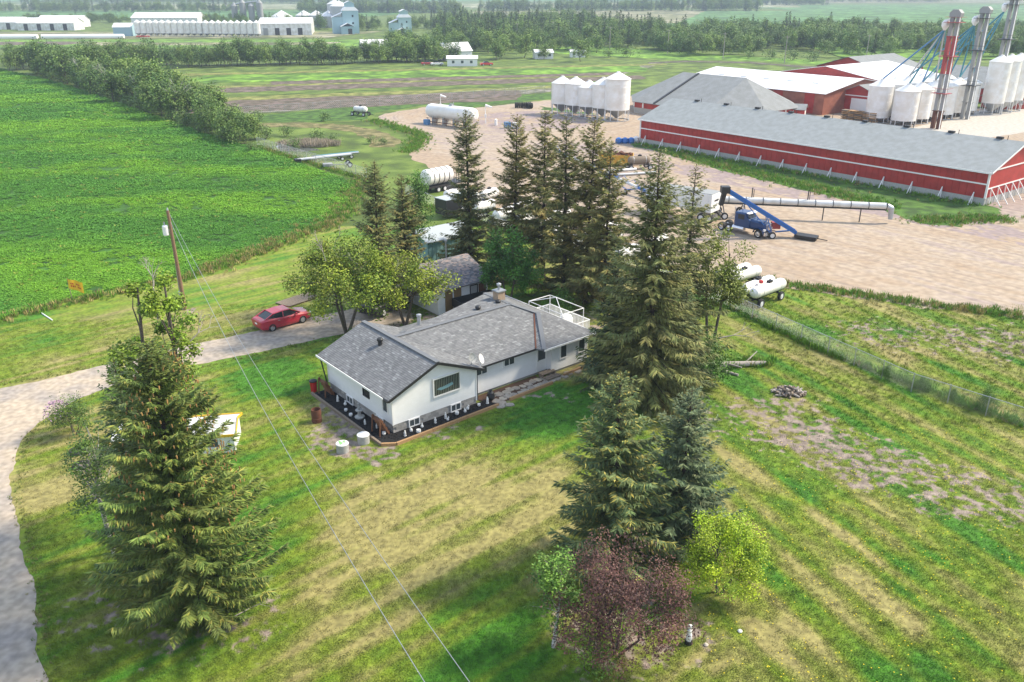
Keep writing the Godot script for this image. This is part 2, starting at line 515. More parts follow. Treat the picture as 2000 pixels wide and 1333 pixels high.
func ground_cover() -> void:
	var g1 := grain(31, 0.012, Color(0.62, 0.66, 0.55), Color(1, 1, 1), 512, Color(0.8, 0.84, 0.7))
	var g2 := grain(32, 0.15, Color(0.6, 0.6, 0.55), Color(1, 1, 1), 512)
	grained(mat("meadow", 0.23, 0.33, 0.05, 0.95), g1, 0.02, g2, 0.35)
	grained(mat("lush_verge", 0.12, 0.26, 0.024, 0.95), g1, 0.06, g2, 0.5)
	grained(mat("crop_soil", 0.075, 0.235, 0.014, 0.95), g1, 0.05, g2, 0.5)
	grained(mat("fallow", 0.30, 0.215, 0.215, 0.95), g1, 0.05, g2, 0.12)
	grained(mat("stubble", 0.42, 0.42, 0.12, 0.95), g1, 0.04, g2, 0.12)
	grained(mat("road_gravel", 0.43, 0.385, 0.38, 0.95), g2, 0.25, g1, 0.05)
	grained(mat("road_dirt", 0.235, 0.19, 0.195, 0.95), g2, 0.25, g1, 0.05)
	grained(mat("far_green", 0.17, 0.36, 0.13, 0.95), g1, 0.004, g1, 0.017)
	grained(mat("far_bright", 0.26, 0.45, 0.045, 0.95), g1, 0.01, g1, 0.035)
	grained(mat("far_tan", 0.44, 0.38, 0.31, 0.95), g1, 0.004, g1, 0.017)
	grained(mat("far_pale", 0.54, 0.50, 0.43, 0.95), g1, 0.003, g1, 0.013)
	grained(mat("dry_track", 0.38, 0.315, 0.15, 0.95), g2, 0.3, g1, 0.06)
	var base := MB.new()
	for i in 24:
		var a0 := TAU * i / 24
		var a1 := TAU * (i + 1) / 24
		base.flat([Vector3(0, 0, -200), Vector3(cos(a0) * 9000, 0, sin(a0) * 9000), Vector3(cos(a1) * 9000, 0, sin(a1) * 9000)])
	struct(base, "ground", M.meadow)
	# lawn round the house, one sheet; the crop, drive and yard lie on it
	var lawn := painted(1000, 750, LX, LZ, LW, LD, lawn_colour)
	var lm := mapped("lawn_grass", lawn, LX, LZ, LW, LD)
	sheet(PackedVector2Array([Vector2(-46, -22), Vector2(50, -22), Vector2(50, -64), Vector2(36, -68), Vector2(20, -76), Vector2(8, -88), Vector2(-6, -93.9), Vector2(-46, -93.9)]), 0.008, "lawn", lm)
	# crop field on the left
	sheet(smooth([Vector2(-75, -62), Vector2(-42, -64.4), Vector2(-39.4, -68.7), Vector2(-35.4, -72.8), Vector2(-29.4, -77.3), Vector2(-25.4, -84.2), Vector2(-22.5, -91.1), Vector2(-20.4, -101.7), Vector2(-21.8, -117), Vector2(-44.6, -146), Vector2(-56, -158), Vector2(-64, -166.5), Vector2(-93, -206), Vector2(-132, -254), Vector2(-164, -288), Vector2(-190, -316), Vector2(-330, -300), Vector2(-180, -120)], 2.0, 0.5, 3.0), 0.016, "crop_field", M.crop_soil)
	# driveway
	var g3 := painted(300, 520, -40, -72, 30, 52, func(x: float, z: float) -> Color:
		var k := n_b.get_noise_2d(x * 1.5, z * 1.5) + n_s.get_noise_2d(x * 1.2, z * 1.2) * 0.5
		var c := Color(0.42, 0.345, 0.26).lerp(Color(0.31, 0.27, 0.235), clampf(0.35 + k, 0.0, 1.0))
		return c * (1.0 + n_c.get_noise_2d(x * 2.5, z * 2.5) * 0.35))
	var dm := mapped("drive_gravel", g3, -40, -72, 30, 52)
	sheet(smooth([Vector2(-17.2, -24.0), Vector2(-19.4, -27.2), Vector2(-21.0, -29.9), Vector2(-24.0, -34.3), Vector2(-26.9, -38.9), Vector2(-28.7, -42.1), Vector2(-29.4, -44.5), Vector2(-29.5, -47.0), Vector2(-28.7, -50), Vector2(-26.1, -53.3), Vector2(-20.6, -56.6), Vector2(-15.1, -60.3), Vector2(-11, -62.5), Vector2(-8.0, -64.2), Vector2(-9.0, -67.0), Vector2(-13.1, -67.4), Vector2(-16.9, -64.6), Vector2(-22, -60.8), Vector2(-27.4, -56.8), Vector2(-32, -53.3), Vector2(-37, -50.0), Vector2(-44, -47), Vector2(-50, -45), Vector2(-50, -40.5), Vector2(-36, -43), Vector2(-32.5, -42.6), Vector2(-30.2, -39), Vector2(-27.0, -33), Vector2(-23.5, -28.0), Vector2(-21.0, -24.0)], 0.4, 0.14, 2.0), 0.02, "driveway", dm)
	# gravel yard with the loop round the big tank
	var ym := mapped("yard_gravel", painted(680, 750, -32, -226, 150, 165, yard_colour), -32, -226, 150, 165)
	sheet(smooth([Vector2(20.5, -74.6), Vector2(26.1, -72.3), Vector2(31, -68.9), Vector2(36.7, -66.8), Vector2(42.2, -65), Vector2(60, -61), Vector2(95, -70), Vector2(112, -120), Vector2(112, -196), Vector2(72, -200), Vector2(66, -214), Vector2(33, -222), Vector2(8.5, -212), Vector2(-9.3, -196.5), Vector2(-20, -199), Vector2(-27.5, -188.1), Vector2(-28.3, -178), Vector2(-24.3, -171), Vector2(-16.5, -158.3), Vector2(-15.2, -150), Vector2(-17, -140.5), Vector2(-15.8, -135.4), Vector2(-9.6, -121.5), Vector2(-8.5, -110), Vector2(-2, -101), Vector2(4, -94.5), Vector2(11, -86), Vector2(16.5, -78.5)], 1.0, 0.5, 5.0), 0.012, "gravel_yard", ym)
	sheet(smooth([Vector2(20.2, -148.2), Vector2(25.2, -140), Vector2(30.8, -127.2), Vector2(38.7, -113.1), Vector2(44.9, -104.3), Vector2(46.9, -95.4), Vector2(51, -93.3), Vector2(56.7, -98.1), Vector2(60.5, -101.5), Vector2(58.9, -104.6), Vector2(22.6, -150.6)], 1.0, 0.55, 6.0), 0.02, "grass_verge", M.lush_verge)
	sheet(smooth([Vector2(58, -90), Vector2(66, -93), Vector2(72, -97), Vector2(68, -99), Vector2(60, -96)], 1.0, 0.4, 7.0), 0.02, "grass_verge", M.lush_verge)
	sheet(smooth([Vector2(6.5, -200.5), Vector2(14, -193), Vector2(19, -186), Vector2(14, -187.5), Vector2(7, -194)], 1.0, 0.5, 8.0), 0.02, "grass_verge", M.lush_verge)
	# green bank between yard loop and road, and the pond hollow
	sheet(smooth([Vector2(-60, -181.5), Vector2(-41.7, -194.5), Vector2(-17.5, -210.8), Vector2(8.5, -226), Vector2(30, -234), Vector2(30, -225), Vector2(8, -214), Vector2(-9.3, -198.5), Vector2(-20, -202), Vector2(-30, -190), Vector2(-31, -178), Vector2(-40, -176), Vector2(-56, -176)], 1.5, 0.6, 9.0), 0.006, "grass_bank", M.lush_verge)
	sheet(smooth([Vector2(-57, -171.5), Vector2(-44, -175), Vector2(-33, -172), Vector2(-25, -164), Vector2(-19.5, -152.5), Vector2(-20.2, -146), Vector2(-24, -146), Vector2(-25.5, -154), Vector2(-31, -163), Vector2(-37, -167.5), Vector2(-46, -169), Vector2(-58, -167.5)], 1.0, 0.5, 10.0), 0.01, "grass_track", M.dry_track)
	sheet(smooth([Vector2(-41.5, -143.0), Vector2(-38, -142.2), Vector2(-34.5, -141.5), Vector2(-32.0, -143.0), Vector2(-34.0, -145.5), Vector2(-37.0, -147.8), Vector2(-40.5, -148.0)], 0.7, 0.3, 11.0), 0.014, "pond", M.pond_water)
	# gravel road, then strips of fallow and grass
	sheet(smooth([Vector2(-66, -183.0), Vector2(-41.7, -196.5), Vector2(-17.5, -212.8), Vector2(9.4, -229.3), Vector2(28.3, -268), Vector2(44, -297), Vector2(55, -322), Vector2(51, -324), Vector2(39, -300), Vector2(22, -270), Vector2(4, -238.5), Vector2(-18.1, -220.0), Vector2(-43.3, -203.5), Vector2(-68, -191)], 3.0, 0.3, 12.0), 0.02, "road", M.road_gravel)
	var strips := [["fallow", 190.5, 214.0, -72.0, 2.0], ["stubble", 214.0, 222.0, -80.0, 12.0], ["meadow", 222.0, 232.0, -80.0, 18.0], ["fallow", 232.0, 245.5, -78.0, 40.0], ["stubble", 245.5, 250.0, -84.0, 30.0], ["fallow", 250.5, 259.5, -70.0, 36.0], ["far_bright", 259.5, 285.0, -96.0, 45.0], ["stubble", 285.0, 292.0, -105.0, 56.0]]
	var kk := 0
	for s in strips:
		# strips run slightly away to the right: z = -d - (x + 60) * 0.42
		var o := []
		for x in [s[3], (s[3] + s[4]) / 2, s[4]]: o.append(Vector2(x, -s[1] - (x + 60.0) * 0.36 * (1.0 - (s[1] - 190.0) / 320.0)))
		for x in [s[4], (s[3] + s[4]) / 2, s[3]]: o.append(Vector2(x, -s[2] - (x + 60.0) * 0.36 * (1.0 - (s[2] - 190.0) / 320.0)))
		sheet(smooth(o, 3.0, 1.2, 20.0 + kk), 0.024 + kk * 0.004, "fallow_strip" if s[0] == "fallow" else "grass_strip", M[s[0]])
		kk += 1
	# country road beyond, from left to right
	sheet(smooth([Vector2(50, -322), Vector2(66, -327), Vector2(86, -322), Vector2(128, -268), Vector2(190, -200), Vector2(194, -204), Vector2(132, -273), Vector2(88, -328), Vector2(66, -333), Vector2(50, -327)], 5.0, 0.3, 13.0), 0.06, "road", M.road_dirt)
	sheet(smooth([Vector2(62, -338), Vector2(90, -334), Vector2(140, -284), Vector2(200, -215), Vector2(230, -240), Vector2(160, -300), Vector2(98, -352), Vector2(40, -420), Vector2(5, -410), Vector2(20, -370)], 5.0, 1.0, 14.0), 0.03, "grass_bank", M.far_bright)
	# far fields: x0, x1, depth near, depth far, material
	var fields := [[-420, -60, 395, 470, "far_bright"], [-420, -215, 425, 455, "fallow"], [-200, -90, 425, 450, "far_tan"], [-330, -100, 480, 560, "far_tan"], [90, 420, 560, 655, "far_bright"], [100, 330, 655, 1080, "far_green"], [330, 900, 580, 1500, "far_green"], [-40, 130, 640, 1100, "far_tan"], [-900, -150, 800, 1100, "far_green"], [-1400, -100, 1150, 1600, "far_pale"], [-60, 420, 1250, 1700, "far_pale"], [-1700, 400, 1900, 2600, "far_green"], [500, 2400, 1700, 2600, "far_tan"], [-2500, 2600, 2900, 4200, "far_pale"], [130, 270, 330, 480, "far_bright"]]
	var f := 0
	for q in fields:
		var sk: float = (q[3] - q[2]) * 0.25
		sheet(smooth([Vector2(q[0], -q[2]), Vector2(q[1], -q[2] - sk * 0.6), Vector2(q[1] * 1.02 + sk, -q[3] - sk * 0.4), Vector2(q[0] * 1.1, -q[3])], 20.0, 2.0, 40.0 + f), 0.08 + f * 0.012, "field", M[q[4]])
		f += 1

# ---------- trees ----------
func twig(mb: MB, at: Vector3, along: Vector3, side: Vector3, l: float, w: float) -> void:
	# a leaf or a needle spray: a kite of two faces
	var a := at + along * l * 0.45 + side * w
	var b := at + along * l
	var d := at + along * l * 0.45 - side * w
	var nn := side.cross(along).normalized()
	if nn.y < 0.0: 
		nn = -nn
		mb.p(at, nn); mb.p(a, nn); mb.p(b, nn); mb.p(at, nn); mb.p(b, nn); mb.p(d, nn)
	else:
		mb.p(at, nn); mb.p(b, nn); mb.p(a, nn); mb.p(at, nn); mb.p(d, nn); mb.p(b, nn)

func dirv(yaw: float, pitch: float) -> Vector3:
	return Vector3(cos(yaw) * cos(pitch), sin(pitch), sin(yaw) * cos(pitch))

func spruce_mesh(seed_: int, h: float, r: float, bare: float, dens: float, tw: float, base: Color, tip: Color, tips: float, droop := 0.35, ragged := 0.25, power := 0.85, sprays := 4) -> Array:
	# [trunk, crown]: whorls of drooping boughs, each set with hanging and side sprays
	var g := RandomNumberGenerator.new()
	g.seed = seed_
	var tr := MB.new()
	var lean := Vector3(g.randf_range(-0.02, 0.02), 1, g.randf_range(-0.02, 0.02))
	var segs := 6
	for i in segs:
		tr.tube(lean * h * i / segs, lean * h * (i + 1) / segs, h * 0.014 * (1.0 - float(i) / segs) + 0.02, h * 0.014 * (1.0 - float(i + 1) / segs) + 0.012, 7, false)
	var cr := MB.new()
	var y := h * bare
	while y < h * 0.985:
		var t := (y - h * bare) / (h * (1.0 - bare))
		var full := r * pow(1.0 - t, power) * (0.55 + 0.45 * minf(1.0, t * 6.0 + 0.3)) + 0.12
		var nb := int(maxf(4.0, (5.0 + full * 1.7) * dens))
		var y0 := g.randf() * TAU
		for k in nb:
			var yaw := y0 + TAU * k / nb + g.randf_range(-0.3, 0.3)
			var l := full * g.randf_range(1.0 - ragged * 2.0, 1.0 + ragged * 0.6)
			if g.randf() < ragged * 0.35: l *= 0.45
			var out := Vector3(cos(yaw), 0, sin(yaw))
			var side := Vector3(-out.z, 0, out.x)
			var start := lean * (y + g.randf_range(-0.2, 0.2))
			var rise := lerpf(-droop, 0.55, pow(t, 1.6)) + g.randf_range(-0.12, 0.12)
			var steps := int(maxf(3.0, l / (tw * 0.5)))
			var hue := g.randf_range(0.7, 1.3)
			var warm := g.randf_range(-0.08, 0.12)
			var curl := g.randf_range(0.16, 0.34)
			tr.tube(start, start + out * l * 0.8 + Vector3(0, rise * l * 0.75, 0), 0.012 + l * 0.008, 0.006, 3, false)
			for s in steps:
				var f := (s + 0.5 + g.randf_range(-0.4, 0.4)) / steps
				if f < 0.1: continue
				var c := start + out * l * f + Vector3(0, (rise * f + curl * f * f * f) * l, 0)
				var ll := minf(l * 0.42 * (1.0 - f * 0.72), tw * 2.3) + tw * 0.45
				for m in sprays:
					# side shoots lie in the bough's fan and hang a little
					var sg := 1.0 if m % 2 == 0 else -1.0
					var al := (out * g.randf_range(0.45, 1.1) + side * sg * g.randf_range(0.25, 1.0) + Vector3(0, rise * 0.5 + g.randf_range(-0.45, 0.12) - droop * 0.35, 0)).normalized()
					var sd := al.cross(Vector3(g.randf_range(-1.0, 1.0), 1, g.randf_range(-1.0, 1.0))).normalized()
					var cc := tip if g.randf() < tips * (0.3 + f) else base
					var q := hue * g.randf_range(0.75, 1.3)
					cr.col = Color(cc.r * q * (1.0 + warm), cc.g * q, cc.b * q)
					var lk := ll * g.randf_range(0.6, 1.15)
					twig(cr, c + Vector3(0, g.randf_range(-0.05, 0.05), 0), al, sd, lk, tw * 0.09 + lk * 0.052)
		y += lerpf(0.46, 0.26, t) / sqrt(dens) * (h / 13.0 * 0.5 + 0.5)
	for k in 14:
		cr.col = tip
		twig(cr, lean * h * g.randf_range(0.95, 1.0), dirv(g.randf() * TAU, g.randf_range(0.2, 1.4)), dirv(g.randf() * TAU, 0), tw, tw * 0.15)
	return [tr.mesh(), cr.mesh()]

func leafy_mesh(seed_: int, h: float, r: float, bare: float, leaves: int, size: float, base: Color, alt: Color, stems := 1, spread := 1.0, clumps := 40, open := 0.45, top := 1.0) -> Array:
	# [trunk, crown]: forked limbs ending in clumps of leaves
	var g := RandomNumberGenerator.new()
	g.seed = seed_
	var tr := MB.new()
	var cr := MB.new()
	var ends := []
	var mid := h * (bare + (1.0 - bare) * 0.5)
	var hh := h * (1.0 - bare) * 0.5
	for k in clumps:
		var d := dirv(g.randf() * TAU, asin(g.randf_range(-0.75, 1.0)))
		var f := pow(g.randf(), 0.4)
		var sq := 1.0 - 0.25 * maxf(0.0, d.y) * top
		ends.append(Vector3(d.x * r * f * sq * spread, mid + d.y * hh * f * 0.95, d.z * r * f * sq * spread) + Vector3(g.randf_range(-1, 1), g.randf_range(-0.5, 0.5), g.randf_range(-1, 1)) * r * 0.12)
	var roots := []
	for s in stems:
		var a := TAU * s / stems + g.randf()
		var off := Vector3(cos(a), 0, sin(a)) * (0.05 * stems if stems > 1 else 0.0)
		var kink := off + Vector3(cos(a), 0, sin(a)) * (r * 0.22 if stems > 1 else 0.0) + Vector3(g.randf_range(-0.3, 0.3), h * (bare + 0.18), g.randf_range(-0.3, 0.3))
		var crown := kink + Vector3(g.randf_range(-0.2, 0.2) * r, h * 0.35, g.randf_range(-0.2, 0.2) * r)
		var w := h * (0.02 if r > 3.0 else 0.012) / sqrt(float(stems)) + 0.015
		tr.tube(off, kink, w * 1.25, w * 0.85, 8, false)
		tr.tube(kink, crown, w * 0.85, w * 0.35, 7, false)
		roots.append([off, kink, crown, w])
	for k in ends.size():
		var e: Vector3 = ends[k]
		var best = roots[0]
		for q in roots:
			if q[1].distance_to(e) < best[1].distance_to(e): best = q
		var f := clampf((e.y - best[1].y) / maxf(0.1, best[2].y - best[1].y) - 0.45, 0.0, 0.9)
		var from: Vector3 = best[1].lerp(best[2], f)
		var elbow := from.lerp(e, 0.5) + Vector3(g.randf_range(-0.1, 0.1), g.randf_range(0.0, 0.12), g.randf_range(-0.1, 0.1)) * r
		tr.tube(from, elbow, best[3] * 0.34, best[3] * 0.2, 5, false)
		tr.tube(elbow, e, best[3] * 0.2, 0.008, 4, false)
		var cs := r * open * g.randf_range(0.55, 1.1) * pow(30.0 / clumps, 0.33)
		var hue := g.randf_range(0.72, 1.3)
		var mix := g.randf()
		for i in int(float(leaves) / clumps * g.randf_range(0.6, 1.4)):
			var d := dirv(g.randf() * TAU, asin(g.randf_range(-1.0, 1.0)))
			var at := e + d * cs * pow(g.randf(), 0.5) * Vector3(1, 0.72, 1).length() * 0.7
			var al := dirv(g.randf() * TAU, g.randf_range(-1.1, 0.5))
			var sd := al.cross(Vector3(g.randf_range(-0.9, 0.9), 1, g.randf_range(-0.9, 0.9))).normalized()
			var c := base.lerp(alt, clampf(mix * 0.7 + g.randf() * 0.5 - 0.1, 0.0, 1.0))
			var q := hue * g.randf_range(0.7, 1.3)
			cr.col = Color(c.r * q, c.g * q, c.b * q)
			twig(cr, at, al, sd, size * g.randf_range(0.7, 1.3), size * g.randf_range(0.26, 0.4))
	return [tr.mesh(), cr.mesh()]

func dead_mesh(seed_: int, h: float, n: int, w := 0.06) -> ArrayMesh:
	# a bare limb that forks
	var g := RandomNumberGenerator.new()
	g.seed = seed_
	var mb := MB.new()
	var todo := [[Vector3.ZERO, Vector3(0, 1, 0), h * 0.4, w]]
	for k in n:
		if todo.is_empty(): break
		var q = todo.pop_front()
		var e: Vector3 = q[0] + q[1] * q[2]
		mb.tube(q[0], e, q[3], q[3] * 0.6, 5, false)
		for j in 2 + int(g.randf() < 0.4):
			var d: Vector3 = (q[1] + Vector3(g.randf_range(-0.8, 0.8), g.randf_range(-0.3, 0.5), g.randf_range(-0.8, 0.8))).normalized()
			todo.append([e, d, q[2] * g.randf_range(0.55, 0.8), q[3] * 0.6])
	return mb.mesh()

func tree(called: String, parts: Array, bark: String, leaf: String, at: Vector3, turn: float, s: Vector3, label: String, category := "tree", group := "") -> Node3D:
	var o := thing(called, label, category, at, 0.0, group)
	o.transform = Transform3D(Basis(Vector3.UP, turn).scaled(s), at)
	inst(parts[0], "trunk", M[bark], o)
	inst(parts[1], "crown", M[leaf], o)
	return o

func near_trees() -> void:
	var one := Vector3.ONE
	var dk := Color(0.135, 0.160, 0.048)
	var ol := Color(0.205, 0.20, 0.054)
	var gold := Color(0.20, 0.155, 0.03)
	# the two at the drive
	var a := spruce_mesh(101, 12.9, 3.45, 0.03, 1.6, 0.145, Color(0.130, 0.185, 0.034), Color(0.24, 0.25, 0.045), 0.14, 0.10, 0.38, 0.56, 6)
	var big0 := tree("spruce_tree", a, "dark_bark", "needle", V(-13.3, -28.9), 0.4, one, "largest full spruce with brown cones near the top, beside the curving drive", "spruce")
	var cn := MB.new()
	for k in 420:
		var f := rnd(0.45, 0.98)
		var rr := 3.7 * pow(1.0 - f, 0.5) * rnd(0.75, 1.0)
		var yw := rnd(0, TAU)
		var q := Vector3(cos(yw) * rr, 12.9 * f - rr * 0.1, sin(yw) * rr)
		cn.col = Color(0.30, 0.17, 0.06) * rnd(0.7, 1.4)
		cn.tube(q, q + Vector3(rnd(-0.03, 0.03), -0.13, rnd(-0.03, 0.03)), 0.03, 0.02, 5)
	add(cn, "cones", M.tinted, big0).set_meta("kind", "stuff")
	var a2 := spruce_mesh(102, 11.0, 2.6, 0.05, 1.1, 0.19, Color(0.075, 0.125, 0.042), Color(0.14, 0.19, 0.05), 0.12, 0.3, 0.3, 0.7)
	tree("spruce_tree", a2, "dark_bark", "needle", V(-16.2, -31.6), 2.0, one, "dark spruce standing between the birch and the largest spruce", "spruce")
	var mp := leafy_mesh(103, 13.4, 1.9, 0.40, 11000, 0.17, Color(0.13, 0.24, 0.016), Color(0.24, 0.33, 0.02), 2, 1.0, 46, 0.34, 1.0)
	var mt := tree("maple_tree", mp, "bark", "leaf", V(-16.6, -36.4), 0.6, one, "yellow green maple with dead top branches rising behind the largest spruce", "maple")
	inst(dead_mesh(104, 3.0, 60, 0.05), "dead_branch", M.dead_wood, mt, Transform3D(Basis(), Vector3(0.2, 10.9, 0.1)))
	inst(dead_mesh(105, 2.0, 30, 0.04), "dead_branch", M.dead_wood, mt, Transform3D(Basis(Vector3(0, 0, 1), -0.9), Vector3(1.2, 9.4, 0.3)))
	var bi := leafy_mesh(106, 7.3, 1.55, 0.28, 4600, 0.11, Color(0.055, 0.125, 0.018), Color(0.11, 0.19, 0.022), 1, 1.0, 60, 0.4)
	tree("birch_tree", bi, "pale_bark", "leaf", V(-19.1, -33.5), 1.0, one, "slim birch with white trunk on the grass beside the drive", "birch")
	var li := leafy_mesh(107, 2.5, 1.35, 0.02, 3400, 0.10, Color(0.055, 0.12, 0.018), Color(0.14, 0.20, 0.03), 4, 1.0, 26, 0.5)
	var lo := tree("lilac_bush", li, "bark", "leaf", V(-26.6, -45.3), 0.0, one, "round lilac bush with mauve blossoms at the bend of the drive", "bush")
	var bl := MB.new()
	for k in 260:
		var d := dirv(rnd(0, TAU), rnd(0.0, 1.4))
		bl.col = Color(0.42, 0.26, 0.38) * rnd(0.7, 1.2)
		var cl := Vector3(-0.5, 1.5, 0.5) + Vector3(d.x * 0.75, d.y * 0.9, d.z * 0.75)
		twig(bl, cl, dirv(rnd(0, TAU), rnd(-0.5, 1.0)), dirv(rnd(0, TAU), 0.2), 0.16, 0.04)
	add(bl, "blossom", M.leaf, lo)
	# blue spruces with their neighbours on the front lawn
	var b1 := spruce_mesh(111, 10.0, 3.2, 0.03, 1.2, 0.18, Color(0.110, 0.160, 0.052), Color(0.33, 0.30, 0.06), 0.18, 0.16, 0.26, 0.72, 5)
	tree("blue_spruce", b1, "dark_bark", "needle", V(4.7, -32.5), 0.0, one, "tall blue green spruce with golden leader above the purple tree", "spruce")
	var b2 := spruce_mesh(112, 8.6, 2.8, 0.03, 1.15, 0.18, Color(0.108, 0.155, 0.070), Color(0.20, 0.24, 0.10), 0.12, 0.14, 0.24, 0.72, 5)
	tree("blue_spruce", b2, "dark_bark", "needle", V(8.0, -34.0), 1.0, one, "shorter blue grey spruce between the golden topped spruce and the yellow green tree", "spruce")
	var pu := leafy_mesh(113, 5.0, 2.6, 0.04, 14000, 0.10, Color(0.066, 0.026, 0.024), Color(0.14, 0.062, 0.046), 3, 1.05, 80, 0.36, 0.6)
	tree("purple_tree", pu, "dark_bark", "leaf", V(4.3, -26.9), 0.2, one, "purple leaved ornamental tree in front of the blue spruces", "tree")
	var ye := leafy_mesh(114, 4.3, 1.65, 0.04, 11000, 0.10, Color(0.19, 0.31, 0.010), Color(0.37, 0.46, 0.010), 2, 1.0, 44, 0.42)
	tree("golden_tree", ye, "bark", "leaf", V(9.3, -30.6), 0.0, one, "bright yellow green rounded small tree beside the blue spruces", "tree")
	var sp := leafy_mesh(115, 5.2, 0.95, 0.12, 3000, 0.12, Color(0.075, 0.17, 0.02), Color(0.15, 0.26, 0.03), 1, 1.0, 36, 0.5)
	tree("poplar_sapling", sp, "pale_bark", "leaf", V(1.7, -27.2), 0.0, one, "slender light green poplar sapling beside the purple tree, white stem", "tree")
	var sq := leafy_mesh(116, 1.4, 0.7, 0.05, 700, 0.11, Color(0.09, 0.19, 0.02), Color(0.17, 0.27, 0.03), 3, 1.0, 14, 0.5)
	tree("small_sapling", sq, "bark", "leaf", V(3.2, -25.8), 0.0, one, "knee high green sapling at the foot of the purple tree", "shrub")
	# behind the house
	var ma := leafy_mesh(121, 8.2, 4.3, 0.16, 15000, 0.20, Color(0.10, 0.18, 0.014), Color(0.27, 0.31, 0.02), 3, 1.05, 80, 0.30, 0.8)
	var mo := tree("maple_tree", ma, "bark", "leaf", V(-13.0, -61.6), 0.7, one, "spreading many stemmed maple with grey limbs between car and house", "maple")
	for k in 5: inst(dead_mesh(130 + k, 1.8, 26, 0.035), "dead_branch", M.dead_wood, mo, Transform3D(Basis(Vector3(0, 0, 1), rnd(-1, 1)), Vector3(rnd(-2.5, 3.0), rnd(5.2, 7.0), rnd(-1.5, 2.0))))
	var mb2 := leafy_mesh(122, 6.2, 3.6, 0.25, 9000, 0.20, Color(0.13, 0.21, 0.014), Color(0.30, 0.34, 0.02), 2, 1.05, 56, 0.30, 0.8)
	var mp2 := tree("maple_tree", mb2, "bark", "leaf", V(-8.6, -63.2), 0.0, one, "lower yellow green maple with dead twigs spreading in front of the garage", "maple")
	for k in 4: inst(dead_mesh(140 + k, 1.5, 24, 0.03), "dead_branch", M.dead_wood, mp2, Transform3D(Basis(Vector3(0, 0, 1), rnd(-1.2, 1.2)), Vector3(rnd(-1.5, 2.4), rnd(2.8, 5.0), rnd(0, 2.0))))
	var rg := leafy_mesh(123, 6.7, 2.6, 0.12, 9500, 0.17, Color(0.035, 0.125, 0.012), Color(0.075, 0.20, 0.016), 2, 1.0, 60, 0.36, 0.6)
	tree("green_tree", rg, "bark", "leaf", V(-0.3, -67.6), 0.0, one, "dense deep green round tree beside the old garage", "tree")
	var po := leafy_mesh(124, 10.6, 1.7, 0.15, 5200, 0.18, Color(0.06, 0.155, 0.016), Color(0.10, 0.21, 0.025), 1, 1.0, 50, 0.45)
	tree("poplar_tree", po, "bark", "leaf", V(-8.8, -75.2), 0.0, one, "narrow bright green poplar behind the spruces near the garage", "poplar")
	var pr := leafy_mesh(125, 9.8, 2.4, 0.28, 7500, 0.17, Color(0.14, 0.19, 0.02), Color(0.24, 0.28, 0.03), 2, 1.0, 50, 0.36)
	var ppo := tree("poplar_tree", pr, "bark", "leaf", V(14.4, -56.6), 0.0, one, "thin leaved poplar with bare forked trunks beside the tank fence", "poplar")
	inst(dead_mesh(126, 3.0, 40, 0.06), "dead_branch", M.dead_wood, ppo, Transform3D(Basis(Vector3(0, 0, 1), -1.35), Vector3(0.4, 1.7, 0.3)))
	# a row of tall thin spruces, five shapes, thinned and ragged as old shelter trees are
	var thin := []
	for k in 4: thin.append(spruce_mesh(150 + k, 15.0, 2.9, 0.03 if k != 2 else 0.12, 1.15, 0.25, dk.lerp(ol, k * 0.3), Color(0.24, 0.19, 0.055), 0.16, 0.24, 0.42, 0.52, 5))
	var row := [[-11.3, -67.6, 12.3, 0, "ragged spruce next to the spreading maple, first of the shelter row"], [-9.3, -71.6, 10.4, 1, "shorter bushy spruce with bright poplar behind it"], [-4.0, -78.6, 14.9, 0, "tall broad spruce behind the old garage"], [0.2, -77.5, 14.6, 3, "tall thin spruce behind the round green tree"], [2.9, -75.4, 15.2, 2, "narrow open spruce between two tall shelter spruces"], [4.6, -70.2, 15.4, 1, "dense shelter spruce beyond the chimney"], [6.3, -68.6, 15.6, 3, "tallest shelter spruce behind the deck"], [7.6, -66.2, 14.0, 2, "gaunt spruce with bare lower trunk beyond the deck"], [-1.6, -73.4, 6.5, 1, "half grown spruce hidden among the shelter row"]]
	for q in row:
		tree("spruce_tree", thin[q[3]], "dark_bark", "needle", V(q[0], q[1]), q[0] * 3.1, Vector3(q[2] / 15.0 * (1.12 if q[2] < 13 else 1.0), q[2] / 15.0, q[2] / 15.0 * (1.12 if q[2] < 13 else 1.0)), q[4], "spruce", "old spruces of the shelter row")
	var big := spruce_mesh(160, 16.4, 4.3, 0.02, 1.15, 0.23, Color(0.155, 0.175, 0.048), Color(0.18, 0.17, 0.045), 0.16, 0.4, 0.28, 0.68, 4)
	tree("spruce_tree", big, "dark_bark", "needle", V(8.9, -49.6), 0.5, one, "huge dark olive spruce at the deck end of the house", "spruce")
	var big2 := spruce_mesh(161, 14.4, 3.3, 0.08, 1.0, 0.24, Color(0.150, 0.165, 0.045), Color(0.24, 0.22, 0.05), 0.15, 0.35, 0.45, 0.7, 4)
	tree("spruce_tree", big2, "dark_bark", "needle", V(11.9, -55.0), 1.5, one, "olive spruce rising behind the huge spruce, near the poplar", "spruce")
	var big3 := spruce_mesh(162, 9.8, 2.8, 0.0, 1.15, 0.28, Color(0.085, 0.125, 0.042), Color(0.15, 0.17, 0.045), 0.12, 0.4, 0.3, 0.8)
	tree("spruce_tree", big3, "dark_bark", "needle", V(6.9, -52.6), 2.5, one, "lower spruce leaning against the deck end of the house", "spruce")
	tree("spruce_tree", big3, "dark_bark", "needle", V(11.2, -51.2), 4.5, Vector3(0.9, 0.75, 0.9), "low skirted spruce at the foot of the huge spruce", "spruce")
